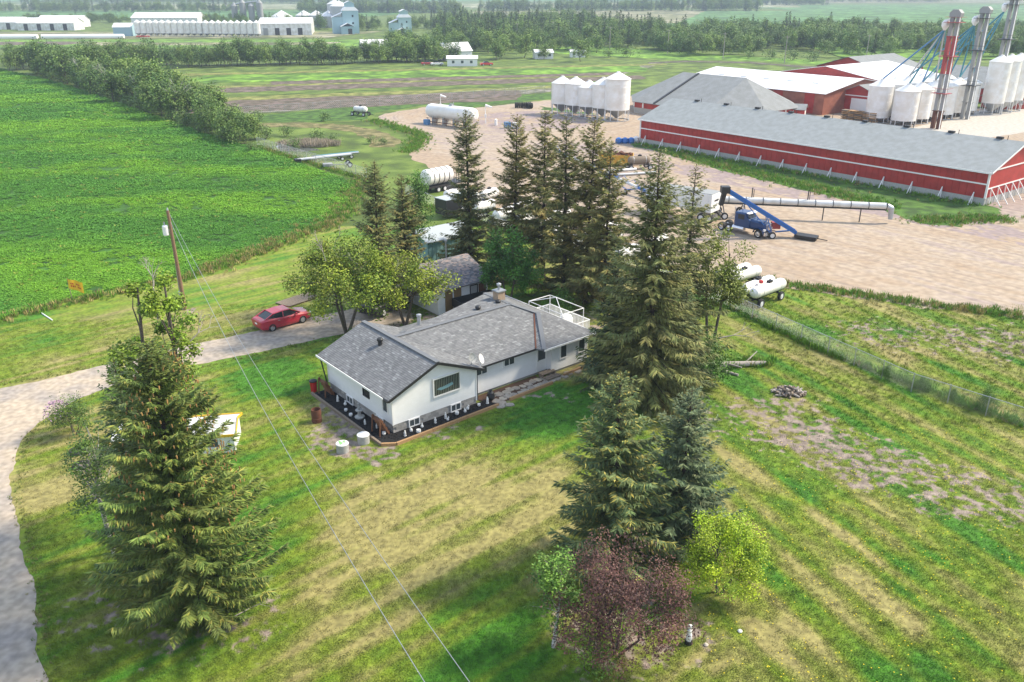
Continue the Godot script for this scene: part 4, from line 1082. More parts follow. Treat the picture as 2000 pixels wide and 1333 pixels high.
func outbuildings() -> void:
	# old garage behind the house
	var turn := atan2(0.637, 0.771)
	var g := thing("old_garage", "small white garage with worn patchy shingles behind the house", "garage", V(-6.2, -69.6), turn)
	gable(g, 5.2, 6.6, 2.25, 3.5, "siding", "old_shingle", 0.35)
	for x in [-1.5, -0.6]:
		var d := MB.new()
		d.box(Vector3(x, 0.98, 3.32), Vector3(0.74, 1.9, 0.06)); add(d, "door", M.door_wood, g)
	window(g, Vector3(1.1, 1.15, 3.3), Vector3(1, 0, 0), 0.7, 0.7, "window", 1, "pane", "black_trim", 0.06)
	var bp := MB.new()
	bp.box(Vector3(2.0, 1.5, 3.32), Vector3(0.75, 0.75, 0.05)); add(bp, "boarded_window", M.brown_wood, g)
	var rv := MB.new()
	rv.tube(Vector3(2.2, 2.6, -2.2), Vector3(2.2, 4.3, -2.2), 0.07, 0.07, 8); rv.lathe([Vector2(0.16, 4.25), Vector2(0.16, 4.4), Vector2(0, 4.45)], 10, Vector3(2.2, 0, -2.2)); add(rv, "roof_pipe", M.galvanised, g)
	# teal shed, pale roof
	var t := thing("teal_shed", "teal walled shed with pale metal roof behind the old garage", "shed", V(-7.5, -83.2), turn)
	gable(t, 5.5, 4.2, 2.2, 2.9, "teal_wall", "pale_roof", 0.25)
	for k in 12:
		var rb := MB.new()
		rb.box(Vector3(-2.6 + k * 0.46, 1.1, 2.115), Vector3(0.05, 2.1, 0.03)); add(rb, "wall_rib", M.teal_wall, t)
	# white playhouse with a yellow roof edge behind the largest spruce
	var p := thing("white_playhouse", "low white shed with yellow roof edge half hidden behind the largest spruce", "shed", V(-19.6, -43.7), 0.16)
	gable(p, 6.6, 2.4, 1.2, 1.6, "white_paint", "white_steel", 0.12)
	for s in [-1, 1]:
		var yb := MB.new()
		yb.bar(Vector3(-3.5, 1.2, s * 1.36), Vector3(3.5, 1.2, s * 1.36), 0.04, 0.16)
		yb.bar(Vector3(3.46, 1.2, s * 1.34), Vector3(3.46, 1.66, 0), 0.04, 0.14)
		add(yb, "yellow_trim", M.flag_yellow, p)
	for k in 3: window(p, Vector3(-2.0 + k * 2.0, 0.45, 1.2), Vector3(1, 0, 0), 0.8, 0.5)

# ---------- the grain yard ----------
const BD := Vector2(0.62, 0.784)   # along the barn, towards the camera's right
const BN := Vector2(0.784, -0.62)  # across it, away

func yard_turn() -> float:
	return -atan2(BD.y, BD.x)  # local x runs along BD

func ribs(o: Node3D, x0: float, x1: float, y0: float, y1: float, z: float, step: float, m: String) -> void:
	var rb := MB.new()
	rb.box(Vector3.ZERO, Vector3(0.06, y1 - y0, 0.04))
	var me := rb.mesh()
	var k := int((x1 - x0) / step)
	for i in k: inst(me, "wall_rib", M[m], o, Transform3D(Basis(), Vector3(x0 + (i + 0.5) * (x1 - x0) / k, (y0 + y1) / 2, z)))

func bin(called: String, label: String, group: String, at: Vector3, r: float, legs: float, body: float, roof: float) -> Node3D:
	# a hopper bin on legs
	var o := thing(called, label, "grain bin", at, rnd(0, 6), group)
	var b := MB.new()
	b.lathe([Vector2(r, legs), Vector2(r, legs + body)], 28); add(b, "body", M.tank_white, o)
	var rf := MB.new()
	rf.lathe([Vector2(r + 0.08, legs + body - 0.03), Vector2(r + 0.08, legs + body + 0.02), Vector2(0.35, legs + body + roof), Vector2(0.35, legs + body + roof + 0.15), Vector2(0, legs + body + roof + 0.2)], 28); add(rf, "roof", M.tank_white, o)
	var hp := MB.new()
	hp.lathe([Vector2(0.25, 0.5), Vector2(r - 0.05, legs + 0.02)], 24); add(hp, "hopper", M.galvanised if legs < 2.5 else M.tank_white, o)
	var n := int(maxf(6.0, r * 4.0))
	for k in n:
		var l := MB.new()
		var d := Vector3(cos(TAU * k / n), 0, sin(TAU * k / n)) * (r - 0.06)
		l.tube(d, d + Vector3(0, legs, 0), 0.07, 0.07, 6); add(l, "leg", M.white_paint, o)
	var ri := MB.new()
	ri.lathe([Vector2(r - 0.13, 0.02), Vector2(r + 0.02, 0.02), Vector2(r + 0.02, 0.16), Vector2(r - 0.13, 0.16)], 24); add(ri, "base_ring", M.galvanised, o)
	for k in 3:
		var rg := MB.new()
		rg.lathe([Vector2(r + 0.001, legs + body * (k + 1) / 4.0), Vector2(r + 0.025, legs + body * (k + 1) / 4.0 + 0.03), Vector2(r + 0.001, legs + body * (k + 1) / 4.0 + 0.06)], 28); add(rg, "seam", M.tank_white, o)
	var ld := MB.new()
	for s in [-0.18, 0.18]: ld.bar(Vector3(r + 0.12, 0.3, s), Vector3(r + 0.12, legs + body, s), 0.04, 0.04)
	for k in int((legs + body) / 0.4): ld.bar(Vector3(r + 0.12, 0.5 + k * 0.4, -0.18), Vector3(r + 0.12, 0.5 + k * 0.4, 0.18), 0.03, 0.03)
	add(ld, "ladder", M.galvanised, o)
	return o

func grain_yard() -> void:
	var ty := yard_turn()
	# the long red barn
	var fl := Vector2(22.4, -149.9)
	var mid := fl + BD * 29.4 + BN * 8.0
	var b := thing("red_barn", "long red storage barn with grey roof and white leaning braces", "barn", V(mid.x, mid.y), ty)
	# local: x along, +z faces the near yard
	var w := MB.new()
	w.span(Vector3(-29.4, 0.9, -8), Vector3(29.4, 4.25, 8))
	for s in [-1, 1]: w.flat([Vector3(s * 29.4, 4.25, -8), Vector3(s * 29.4, 4.25, 8), Vector3(s * 29.4, 6.95, 0)], Vector3(s, 0, 0))
	add(w, "wall", M.barn_red, b)
	var f := MB.new()
	f.span(Vector3(-29.38, 0, -7.98), Vector3(29.38, 0.9, 7.98)); add(f, "concrete_base", M.concrete, b)
	var k := 2.75 / 8.0
	for s in [-1, 1]:
		var r := MB.new()
		r.slab([Vector3(-29.8, 4.25 - k * 0.4 + 0.08, s * 8.4), Vector3(29.8, 4.25 - k * 0.4 + 0.08, s * 8.4), Vector3(29.8, 7.08, 0), Vector3(-29.8, 7.08, 0)], Vector3(0, -0.1, 0)); add(r, "roof", M.barn_roof, b)
	var t := MB.new()
	t.span(Vector3(-29.5, 2.55, 8.0), Vector3(29.5, 2.72, 8.07)); t.span(Vector3(-29.8, 4.0, 8.4), Vector3(29.8, 4.2, 8.46))
	for s in [-1, 1]: t.span(Vector3(s * 29.4 - 0.12, 0.9, 7.9), Vector3(s * 29.4 + 0.12, 4.15, 8.1))
	t.span(Vector3(29.4, 2.0, -8), Vector3(29.47, 2.15, 8)); t.span(Vector3(29.4, 4.2, -8), Vector3(29.47, 4.35, 8))
	for s in [-1, 1]: t.bar(Vector3(29.86, 4.14, s * 8.42), Vector3(29.86, 7.04, 0), 0.05, 0.2)
	add(t, "white_trim", M.white_paint, b)
	ribs(b, -29.2, 29.2, 0.92, 2.54, 8.02, 0.9, "barn_red"); ribs(b, -29.2, 29.2, 2.73, 4.1, 8.02, 0.9, "barn_red")
	for i in 15:
		var br := MB.new()
		var x := -28.0 + i * 4.0
		br.bar(Vector3(x, 1.5, 8.1), Vector3(x, 0.0, 9.1), 0.09, 0.09); br.bar(Vector3(x, 1.5, 8.1), Vector3(x, 0, 8.25), 0.09, 0.09); br.bar(Vector3(x, 0.75, 8.2), Vector3(x, 0.7, 8.6), 0.06, 0.06); add(br, "brace", M.white_paint, b)
	for i in 8:
		var br := MB.new()
		var z := 7.0 - i * 2.0
		br.bar(Vector3(29.5, 2.0, z), Vector3(31.0, 0, z), 0.09, 0.09); br.bar(Vector3(29.5, 2.0, z), Vector3(29.6, 0, z - 0.1), 0.09, 0.09); add(br, "brace", M.white_paint, b)
	for i in 9:
		var v := MB.new()
		v.box(Vector3(-24.0 + i * 6.3, 7.2, 0), Vector3(0.8, 0.25, 0.5)); v.box(Vector3(-23.0 + i * 6.3, 7.3, 0.1), Vector3(0.06, 0.6, 0.06)); add(v, "ridge_vent", M.black_trim, b)
	# grey hipped shed with chamfered ends
	var h := thing("hipped_shed", "grey roofed shed with red wall band and chamfered ends behind the barn", "shed", V(43.5, -190.0), ty)
	var oc := func(l: float, wd: float, c: float, y: float) -> Array:
		return [Vector3(-l + c, y, wd), Vector3(l - c, y, wd), Vector3(l, y, wd - c), Vector3(l, y, -wd + c), Vector3(l - c, y, -wd), Vector3(-l + c, y, -wd), Vector3(-l, y, -wd + c), Vector3(-l, y, wd - c)]
	var lo: Array = oc.call(18.0, 13.5, 8.0, 0.0)
	for q in [["concrete_base", 0.0, 1.2, "concrete"], ["red_band", 1.2, 2.5, "barn_red"]]:
		var m := MB.new()
		var p0 := []
		var p1 := []
		for v in lo: p0.append(v + Vector3(0, q[1], 0)); p1.append(v + Vector3(0, q[2], 0))
		m.loft([p0, p1]); add(m, q[0], M[q[3]], h)
	var eo: Array = oc.call(18.5, 14.0, 8.2, 2.45)
	var R0 := Vector3(-8.5, 7.9, 0)
	var R1 := Vector3(8.5, 7.9, 0)
	for q in [[eo[0], eo[1], R1, R0], [eo[1], eo[2], R1], [eo[2], eo[3], R1], [eo[3], eo[4], R1], [eo[4], eo[5], R0, R1], [eo[5], eo[6], R0], [eo[6], eo[7], R0], [eo[7], eo[0], R0]]:
		var m := MB.new()
		m.slab(q, Vector3(0, -0.1, 0)); add(m, "roof_panel", M.grey_roof, h)
	var cs := MB.new()
	cs.bar(Vector3(-4.0, 7.95, 0.2), Vector3(-4.0, 2.6, 13.9), 0.5, 0.2); add(cs, "roof_conveyor", M.black_trim, h)
	var pl := MB.new()
	for i in 8:
		var e0: Vector3 = eo[i]
		var e1: Vector3 = eo[(i + 1) % 8]
		for j in 4:
			var q := e0.lerp(e1, (j + 0.5) / 4.0) * Vector3(0.968, 1, 0.962)
			pl.box(Vector3(q.x, 1.85, q.z), Vector3(0.35, 1.2, 0.35))
	add(pl, "pilaster", M.white_paint, h)
	var an := thing("entry_annex", "small red entry porch with white trim joined to the hipped shed", "annex", V(57.5, -181.0), ty + 0.5)
	gable(an, 7.0, 4.6, 2.2, 3.0, "barn_red", "grey_roof", 0.3)
	var ad := MB.new()
	ad.box(Vector3(3.53, 1.0, 0), Vector3(0.06, 1.8, 2.6)); add(ad, "door", M.white_paint, an)
	# white roofed warehouses
	var w1 := thing("white_roof_warehouse", "long white roofed warehouse with tan and red wall panels", "warehouse", V(64.9, -209.7), ty)
	gable(w1, 40.0, 28.0, 4.5, 6.7, "tan_panel", "white_roof", 0.5)
	for i in 5:
		var p := MB.new()
		p.box(Vector3(-15.5 + i * 8.0, 2.3, -14.05), Vector3(2.4, 4.3, 0.06)); add(p, "red_panel", M.barn_red, w1)
		var p2 := MB.new()
		p2.box(Vector3(-15.5 + i * 8.0, 2.3, 14.05), Vector3(2.4, 4.3, 0.06)); add(p2, "red_panel", M.barn_red, w1)
		for s in [-1, 1]:
			var sk := MB.new()
			sk.box(Vector3(-13.0 + i * 6.5, 5.72, s * 7.0), Vector3(1.6, 0.06, 0.6), Basis(Vector3.RIGHT, s * 0.156)); add(sk, "skylight", M.pale_roof, w1)
	var w2 := thing("white_roof_warehouse", "wide white roofed warehouse with red gable beyond the tan panelled one", "warehouse", V(89.5, -229.5), ty + PI / 2)
	gable(w2, 28.0, 32.0, 4.6, 7.2, "barn_red", "white_roof", 0.5)
	var w3 := thing("grey_roof_warehouse", "farthest red warehouse with grey gable roof under the trees", "warehouse", V(106.0, -262.0), ty + PI / 2)
	gable(w3, 24.0, 20.0, 4.0, 7.0, "barn_red", "grey_roof", 0.5)
	var w4 := thing("red_workshop", "red workshop with white overhead door between warehouse and bins", "workshop", V(80.0, -192.2), ty + PI / 2)
	gable(w4, 14.0, 11.0, 3.8, 6.0, "barn_red", "grey_roof", 0.4)
	var wd := MB.new()
	wd.box(Vector3(-7.04, 1.6, 0.5), Vector3(0.06, 3.2, 4.0)); add(wd, "overhead_door", M.white_paint, w4)
	var wt := MB.new()
	wt.box(Vector3(-7.04, 3.75, 0), Vector3(0.06, 0.2, 11)); add(wt, "white_trim", M.white_paint, w4)
	var w5 := thing("grey_roof_shed", "broad grey roofed shed behind the tall elevator legs", "shed", V(121.0, -214.0), ty)
	gable(w5, 26.0, 22.0, 3.4, 7.2, "barn_red", "grey_roof", 0.5)
	var of := thing("red_office", "small red office cabin with white windows beside the elevator legs", "office", V(111.5, -197.5), 0.12)
	gable(of, 7.5, 5.0, 2.6, 3.9, "red_panel", "grey_roof", 0.3)
	for x in [-2.2, 0.2, 2.4]: window(of, Vector3(x, 1.0, 2.5), Vector3(1, 0, 0), 0.9, 0.8)
	# five white hopper bins
	var lb := ["white hopper bin at the end away from the barn, row of five", "second white hopper bin beside the end bin, row of five", "shortest white hopper bin in the middle, row of five", "white hopper bin with rust streaks next to the tall one", "tallest white hopper bin with dark specks, nearest the grey shed"]
	for i in 5:
		var p := Vector2(10.8, -187.5).lerp(Vector2(21.5, -178.2), i / 4.0)
		bin("hopper_bin", lb[i], "five white hopper bins", V(p.x, p.y), 2.3 if i < 4 else 2.6, 2.3 if i < 4 else 2.2, [4.2, 4.3, 3.8, 4.6, 6.0][i], 1.25)
	# cluster of bins under the elevator legs
	var nb := 0
	for row in 2:
		for i in 6:
			var p := Vector2(77.6, -171.4) + BN * i * 5.1 - BD * row * 5.6
			bin("storage_bin", "white storage bin in the double row under the elevator legs", "white bins under the elevator legs", V(p.x, p.y), 2.35, 1.0, 5.6 + 0.5 * row, 1.2)
	for i in 3:
		var p := Vector2(103.5, -187.5) + BN * i * 4.6
		bin("tall_bin", "tall narrow white bin with cage ladder beside the last leg", "tall bins beside the last elevator leg", V(p.x, p.y), 2.2, 2.4, 8.4, 1.2)
	# bucket elevators with spouts
	var legs := [[81.9, -166.6, 20.2, "grey and red bucket elevator leg, first above the white bins", "leg_red"], [94.1, -179.8, 20.5, "middle grey bucket elevator leg with teal spouts", "grey_steel"], [105.6, -191.0, 22.8, "tallest grey bucket elevator leg at the far end of the bins", "grey_steel"]]
	for q in legs:
		var o := thing("elevator_leg", q[3], "grain elevator", V(q[0], q[1]), ty, "elevator legs over the white bins")
		var hh: float = q[2]
		for s in 6:
			var y0 := hh * s / 6.0
			var m := MB.new()
			for x in [-0.55, 0.55]: m.box(Vector3(x, y0 + hh / 12.0, 0), Vector3(0.62, hh / 6.0 - 0.06, 0.75))
			m.box(Vector3(0, y0 + hh / 6.0, 0), Vector3(2.0, 0.12, 1.0))
			add(m, "trunk_section", M[q[4]] if s in [3, 4] else (M.rust if s == 0 and q[4] == "leg_red" else M.grey_steel), o)
		var hd := MB.new()
		hd.loft([[Vector3(-1.0, hh, -0.6), Vector3(1.0, hh, -0.6), Vector3(1.0, hh, 0.6), Vector3(-1.0, hh, 0.6)], [Vector3(-1.1, hh + 0.7, -0.6), Vector3(1.1, hh + 0.7, -0.6), Vector3(1.1, hh + 0.7, 0.6), Vector3(-1.1, hh + 0.7, 0.6)], [Vector3(-0.5, hh + 1.3, -0.6), Vector3(0.5, hh + 1.3, -0.6), Vector3(0.5, hh + 1.3, 0.6), Vector3(-0.5, hh + 1.3, 0.6)]]); add(hd, "head", M.grey_steel, o)
		for y in [hh * 0.33, hh * 0.66, hh - 0.9]:
			var pf := MB.new()
			pf.box(Vector3(0, y, 0.2), Vector3(3.0, 0.08, 2.4))
			for s in [-1.5, 1.5]: pf.bar(Vector3(s, y + 0.9, -1.0), Vector3(s, y + 0.9, 1.4), 0.05, 0.05)
			pf.bar(Vector3(-1.5, y + 0.9, 1.4), Vector3(1.5, y + 0.9, 1.4), 0.05, 0.05)
			add(pf, "platform", M.leg_red if q[4] == "leg_red" else M.black_steel, o)
		var lad := MB.new()
		lad.bar(Vector3(1.0, 0, 0.5), Vector3(1.0, hh, 0.5), 0.25, 0.06); add(lad, "ladder", M.white_paint, o)
		var db := MB.new()
		db.lathe([Vector2(0.2, hh - 2.4), Vector2(0.7, hh - 1.6), Vector2(0.7, hh - 1.0), Vector2(0.3, hh - 0.5)], 10, Vector3(-2.0, 0, -0.6)); db.bar(Vector3(-0.6, hh - 0.3, 0), Vector3(-2.0, hh - 0.7, -0.6), 0.4, 0.4); add(db, "distributor", M.white_paint, o)
		# spouts run from the distributor down to the bin roofs
		var inv := o.transform.affine_inverse()
		var cnt := 0
		for row in 2:
			for i in 6:
				var p := Vector2(77.6, -171.4) + BN * i * 5.1 - BD * row * 5.6
				var d := absf(i * 5.1 - (Vector2(q[0], q[1]) - Vector2(77.6, -171.4)).dot(BN))
				if d > 16.0 or (row == 1 and i % 2 == 1): continue
				var e: Vector3 = inv * Vector3(p.x, 7.9 + 0.5 * row, p.y)
				var m := MB.new()
				m.tube(Vector3(-2.0, hh - 2.3, -0.6), e, 0.16, 0.16, 7); add(m, "spout", [M.spout_teal, M.spout_blue, M.galvanised][cnt % 3] if q[4] == "leg_red" else M.spout_teal, o)
				cnt += 1
	# concrete apron round the bins
	sheet(smooth([Vector2(72, -163), Vector2(84, -154), Vector2(122, -178), Vector2(124, -196), Vector2(106, -195), Vector2(90, -178)], 2.0, 0.2, 51.0), 0.03, "apron", M.apron)
	# pallets of lumber beside the workshop
	var li := 0
	for q in [[72.0, -175.5, "stack of tan pallets next to the first white bin"], [70.0, -178.2, "stack of tan pallets between first bin and workshop door"]]:
		var o := thing("pallet_stack", q[2], "pallets", V(q[0], q[1]), ty)
		for y in 6:
			for x in 3:
				var m := MB.new()
				m.box(Vector3(-1.5 + x * 1.5, 0.25 + y * 0.33, 0), Vector3(1.3, 0.16, 1.3)); m.box(Vector3(-1.5 + x * 1.5, 0.1 + y * 0.33, 0), Vector3(1.2, 0.14, 0.2)); add(m, "pallet", M.new_wood if (x + y + li) % 3 else M.old_wood, o)
		li += 1
	# receiving pit leg at the right edge
	var pit := thing("pit_conveyor", "grey inclined conveyor over the dump pit beside the apron", "conveyor", V(112.0, -172.0), ty)
	var pc := MB.new()
	pc.bar(Vector3(-6, 1.0, 0), Vector3(5, 6.5, 0), 0.6, 0.6); add(pc, "boom", M.grey_steel, pit)
	for x in [-4.0, 3.5]:
		var l := MB.new()
		l.bar(Vector3(x, 0, -0.7), Vector3(x, 3.5 + x * 0.5, 0), 0.15, 0.15); l.bar(Vector3(x, 0, 0.7), Vector3(x, 3.5 + x * 0.5, 0), 0.15, 0.15); add(l, "leg", M.black_steel, pit)

func far_buildings() -> void:
	# left distance: white barns and a long row of bins
	for q in [[-352.0, -606.0, 50.0, 18.0, "longest white barn beyond the grain bags"], [-303.0, -592.0, 36.0, 16.0, "shorter white barn joined to the longest white barn"], [-318.0, -640.0, 30.0, 16.0, "white gabled barn behind the other two white barns"]]:
		var o := thing("white_barn", q[4], "barn", V(q[0], q[1]), 0.05)
		gable(o, q[2], q[3], 4.6, 7.6, "white_steel", "white_roof", 0.4)
		for k in 4:
			var d := MB.new()
			d.box(Vector3(-q[2] * 0.35 + k * q[2] * 0.23, 2.0, q[3] / 2 + 0.05), Vector3(2.5, 4.0, 0.1)); add(d, "door", M.black_trim, o)
	var wr := thing("white_shop", "white gabled shop behind the long row of bins", "barn", V(-262.0, -690.0), 0.0)
	gable(wr, 50.0, 20.0, 5.0, 8.5, "white_steel", "white_roof", 0.4)
	var ws := thing("blue_white_shed", "small pale blue shed at the end of the long bin row", "shed", V(-222.0, -515.0), 0.1)
	gable(ws, 10.0, 9.0, 5.0, 7.0, "blue_elevator", "white_roof", 0.3)
	for i in 20:
		var p := Vector2(-213.0, -512.0).lerp(Vector2(-143.0, -504.0), i / 19.0)
		bin("row_bin", "white hopper bin in the long far row before the white warehouse", "long far row of white bins", V(p.x, p.y), 1.9, 1.7, 5.8, 1.2)
	var ww := thing("white_warehouse", "large white warehouse at the end of the long bin row", "warehouse", V(-136.0, -545.0), 0.18)
	gable(ww, 30.0, 46.0, 6.5, 9.0, "white_steel", "white_roof", 0.4)
	for k in 4:
		var d := MB.new()
		d.box(Vector3(-11.0 + k * 6.5, 2.0, 23.05), Vector3(2.6, 4.0, 0.1)); add(d, "door", M.black_trim if k > 0 else M.grey_steel, ww)
	# grey steel bins
	for q in [[-163.0, -640.0, 7.5, 7.0], [-150.0, -652.0, 6.0, 7.5], [-141.0, -652.0, 6.0, 7.5], [-132.0, -650.0, 6.0, 7.5], [-128.0, -628.0, 5.0, 7.5], [-120.0, -630.0, 6.5, 14.0], [-128.0, -655.0, 5.5, 15.0]]:
		var o := thing("steel_bin", "ribbed grey steel bin with cone roof behind the white warehouse", "grain bin", V(q[0], q[1]), 0.0, "grey steel bins behind the white warehouse")
		var m := MB.new()
		m.lathe([Vector2(q[2], 0), Vector2(q[2], q[3])], 24); add(m, "body", M.galvanised, o)
		var r := MB.new()
		r.lathe([Vector2(q[2] + 0.2, q[3] - 0.1), Vector2(0.6, q[3] + q[2] * 0.5), Vector2(0, q[3] + q[2] * 0.5 + 0.5)], 24); add(r, "roof", M.white_steel, o)
	var mill := thing("mill_tower", "dark mill towers with pipes beside the grey steel bins", "mill", V(-190.0, -640.0))
	for k in 4:
		var m := MB.new()
		m.lathe([Vector2(2.2, 0), Vector2(2.2, 14.0 + k % 2 * 2.0), Vector2(0.5, 16.0 + k % 2 * 2.0), Vector2(0, 16.2 + k % 2 * 2.0)], 12, Vector3(k * 6.0 - 6.0, 0, 0)); add(m, "tower", M.grey_steel, mill)
	var mp := MB.new()
	mp.tube(Vector3(-6, 15, 0), Vector3(12, 17, 0), 0.6, 0.6, 8); add(mp, "pipe", M.galvanised, mill)
	# the two wooden grain elevators
	for q in [[-98.0, -545.0, 1.0, "blue_elevator", "taller pale blue wooden grain elevator with side annex"], [-61.5, -512.0, 0.78, "pale_elevator", "shorter pale green wooden grain elevator with drive shed"]]:
		var o := thing("grain_elevator", q[4], "grain elevator", V(q[0], q[1]), 0.25)
		var s: float = q[2]
		var m := MB.new()
		m.span(Vector3(-4.5, 0, -5) * s, Vector3(5.0, 13.0, 5) * s); add(m, "tower", M[q[3]], o)
		var r := MB.new()
		r.loft([[Vector3(-4.8, 13, -5.3) * s, Vector3(5.3, 13, -5.3) * s, Vector3(5.3, 13, 5.3) * s, Vector3(-4.8, 13, 5.3) * s], [Vector3(-2.8, 15, -5.0) * s, Vector3(3.0, 15, -5.0) * s, Vector3(3.0, 15, 5.0) * s, Vector3(-2.8, 15, 5.0) * s]]); add(r, "shoulder_roof", M.white_roof, o)
		var c := MB.new()
		c.span(Vector3(-2.6, 14.5, -4.4) * s, Vector3(2.8, 17.2, 4.4) * s)
		for e in [-1, 1]: c.flat([Vector3(-2.6, 17.2, e * 4.4) * s, Vector3(2.8, 17.2, e * 4.4) * s, Vector3(0.1, 18.4, e * 4.4) * s], Vector3(0, 0, e))
		add(c, "cupola", M[q[3]], o)
		for e in [-1, 1]:
			var cr := MB.new()
			cr.slab([Vector3(0.1 + e * 3.1, 17.1, -4.7) * s, Vector3(0.1 + e * 3.1, 17.1, 4.7) * s, Vector3(0.1, 18.5, 4.7) * s, Vector3(0.1, 18.5, -4.7) * s], Vector3(0, -0.15, 0)); add(cr, "cupola_roof", M.white_roof, o)
		var an := MB.new()
		an.span(Vector3(-10.5, 0, -4.5) * s, Vector3(-4.5, 9.5, 4.5) * s); add(an, "annex", M[q[3]], o)
		var ar := MB.new()
		ar.slab([Vector3(-10.8, 9.4, -4.8) * s, Vector3(-10.8, 9.4, 4.8) * s, Vector3(-4.5, 12.0, 4.8) * s, Vector3(-4.5, 12.0, -4.8) * s], Vector3(0, -0.15, 0)); add(ar, "annex_roof", M.white_roof, o)
		var dr := MB.new()
		dr.span(Vector3(-6.0, 0, 5.0) * s, Vector3(1.5, 4.5, 12.0) * s); add(dr, "drive_shed", M[q[3]], o)
		var ds := MB.new()
		ds.slab([Vector3(-6.3, 4.4, 4.8) * s, Vector3(-6.3, 4.4, 12.3) * s, Vector3(-2.2, 6.3, 12.3) * s, Vector3(-2.2, 6.3, 4.8) * s], Vector3(0, -0.15, 0)); ds.slab([Vector3(1.8, 4.4, 4.8) * s, Vector3(1.8, 4.4, 12.3) * s, Vector3(-2.2, 6.3, 12.3) * s, Vector3(-2.2, 6.3, 4.8) * s], Vector3(0, -0.15, 0)); add(ds, "shed_roof", M.white_roof, o)
		var dd := MB.new()
		dd.box(Vector3(-1.0, 1.6, 12.05) * s, Vector3(2.4, 3.2, 0.1) * s); add(dd, "door", M.black_trim, o)
		for y in [6.0, 10.0]:
			var wn := MB.new()
			wn.box(Vector3(1.5, y, 5.04) * s, Vector3(1.0, 1.2, 0.08) * s); add(wn, "window", M.dark_glass, o)
	# farm houses in the trees
	for q in [[-17.5, -312.0, 10.5, 5.0, 2.6, 3.4, "white mobile home in front of the farmyard trees", 0.05], [-22.0, -340.0, 11.0, 8.0, 3.4, 6.2, "white roofed barn among the farmyard trees", 0.5], [-57.0, -372.0, 12.0, 8.0, 3.0, 5.6, "pale roofed house deep in the shelterbelt", 0.3], [12.0, -345.0, 7.0, 5.0, 2.4, 3.4, "small pale cabin right beside the farmyard bushes", 0.2], [26.0, -352.0, 6.0, 3.0, 2.2, 2.8, "white camper parked among farmyard bushes", 0.1]]:
		var o := thing("farm_house", q[6], "house", V(q[0], q[1]), q[7])
		gable(o, q[2], q[3], q[4], q[5], "siding", "white_roof", 0.3)
		for k in 3: window(o, Vector3(-q[2] * 0.3 + k * q[2] * 0.3, 1.0, q[3] / 2), Vector3(1, 0, 0), 0.9, 0.9)
	# grain bags lying in a long white row
	for k in 3:
		var o := MB.new()
		var a := Vector3(-345.0 + k * 45.0, 0.8, -478.0 - k * 4.0)
		o.tube(a, a + Vector3(43.0, 0, -3.5), 1.5, 1.5, 14)
		tag(add(o, "grain_bag", M.white_paint), "long white grain bag lying in the far field", "grain bag", "white grain bags in the far field")

# ---------- vehicles ----------
func wheel(o: Node3D, at: Vector3, r: float, w: float, axis := Vector3(0, 0, 1), rim := "rim_white") -> void:
	var b := Basis(axis.cross(Vector3.UP).normalized(), axis, axis.cross(Vector3.UP).normalized().cross(axis))
	var t := MB.new()
	t.lathe([Vector2(r * 0.62, -w / 2), Vector2(r * 0.92, -w / 2), Vector2(r, -w / 3), Vector2(r, w / 3), Vector2(r * 0.92, w / 2), Vector2(r * 0.62, w / 2)], 18, Vector3.ZERO, b)
	var wo := add(t, "wheel", M.rubber, o)
	wo.position = at
	var m := MB.new()
	m.lathe([Vector2(0, -w * 0.48), Vector2(r * 0.22, -w * 0.46), Vector2(r * 0.5, -w * 0.36), Vector2(r * 0.64, -w * 0.42), Vector2(r * 0.64, w * 0.42), Vector2(r * 0.5, w * 0.36), Vector2(r * 0.22, w * 0.46), Vector2(0.0, w * 0.48)], 14, Vector3.ZERO, b)
	add(m, "rim", M[rim], wo)

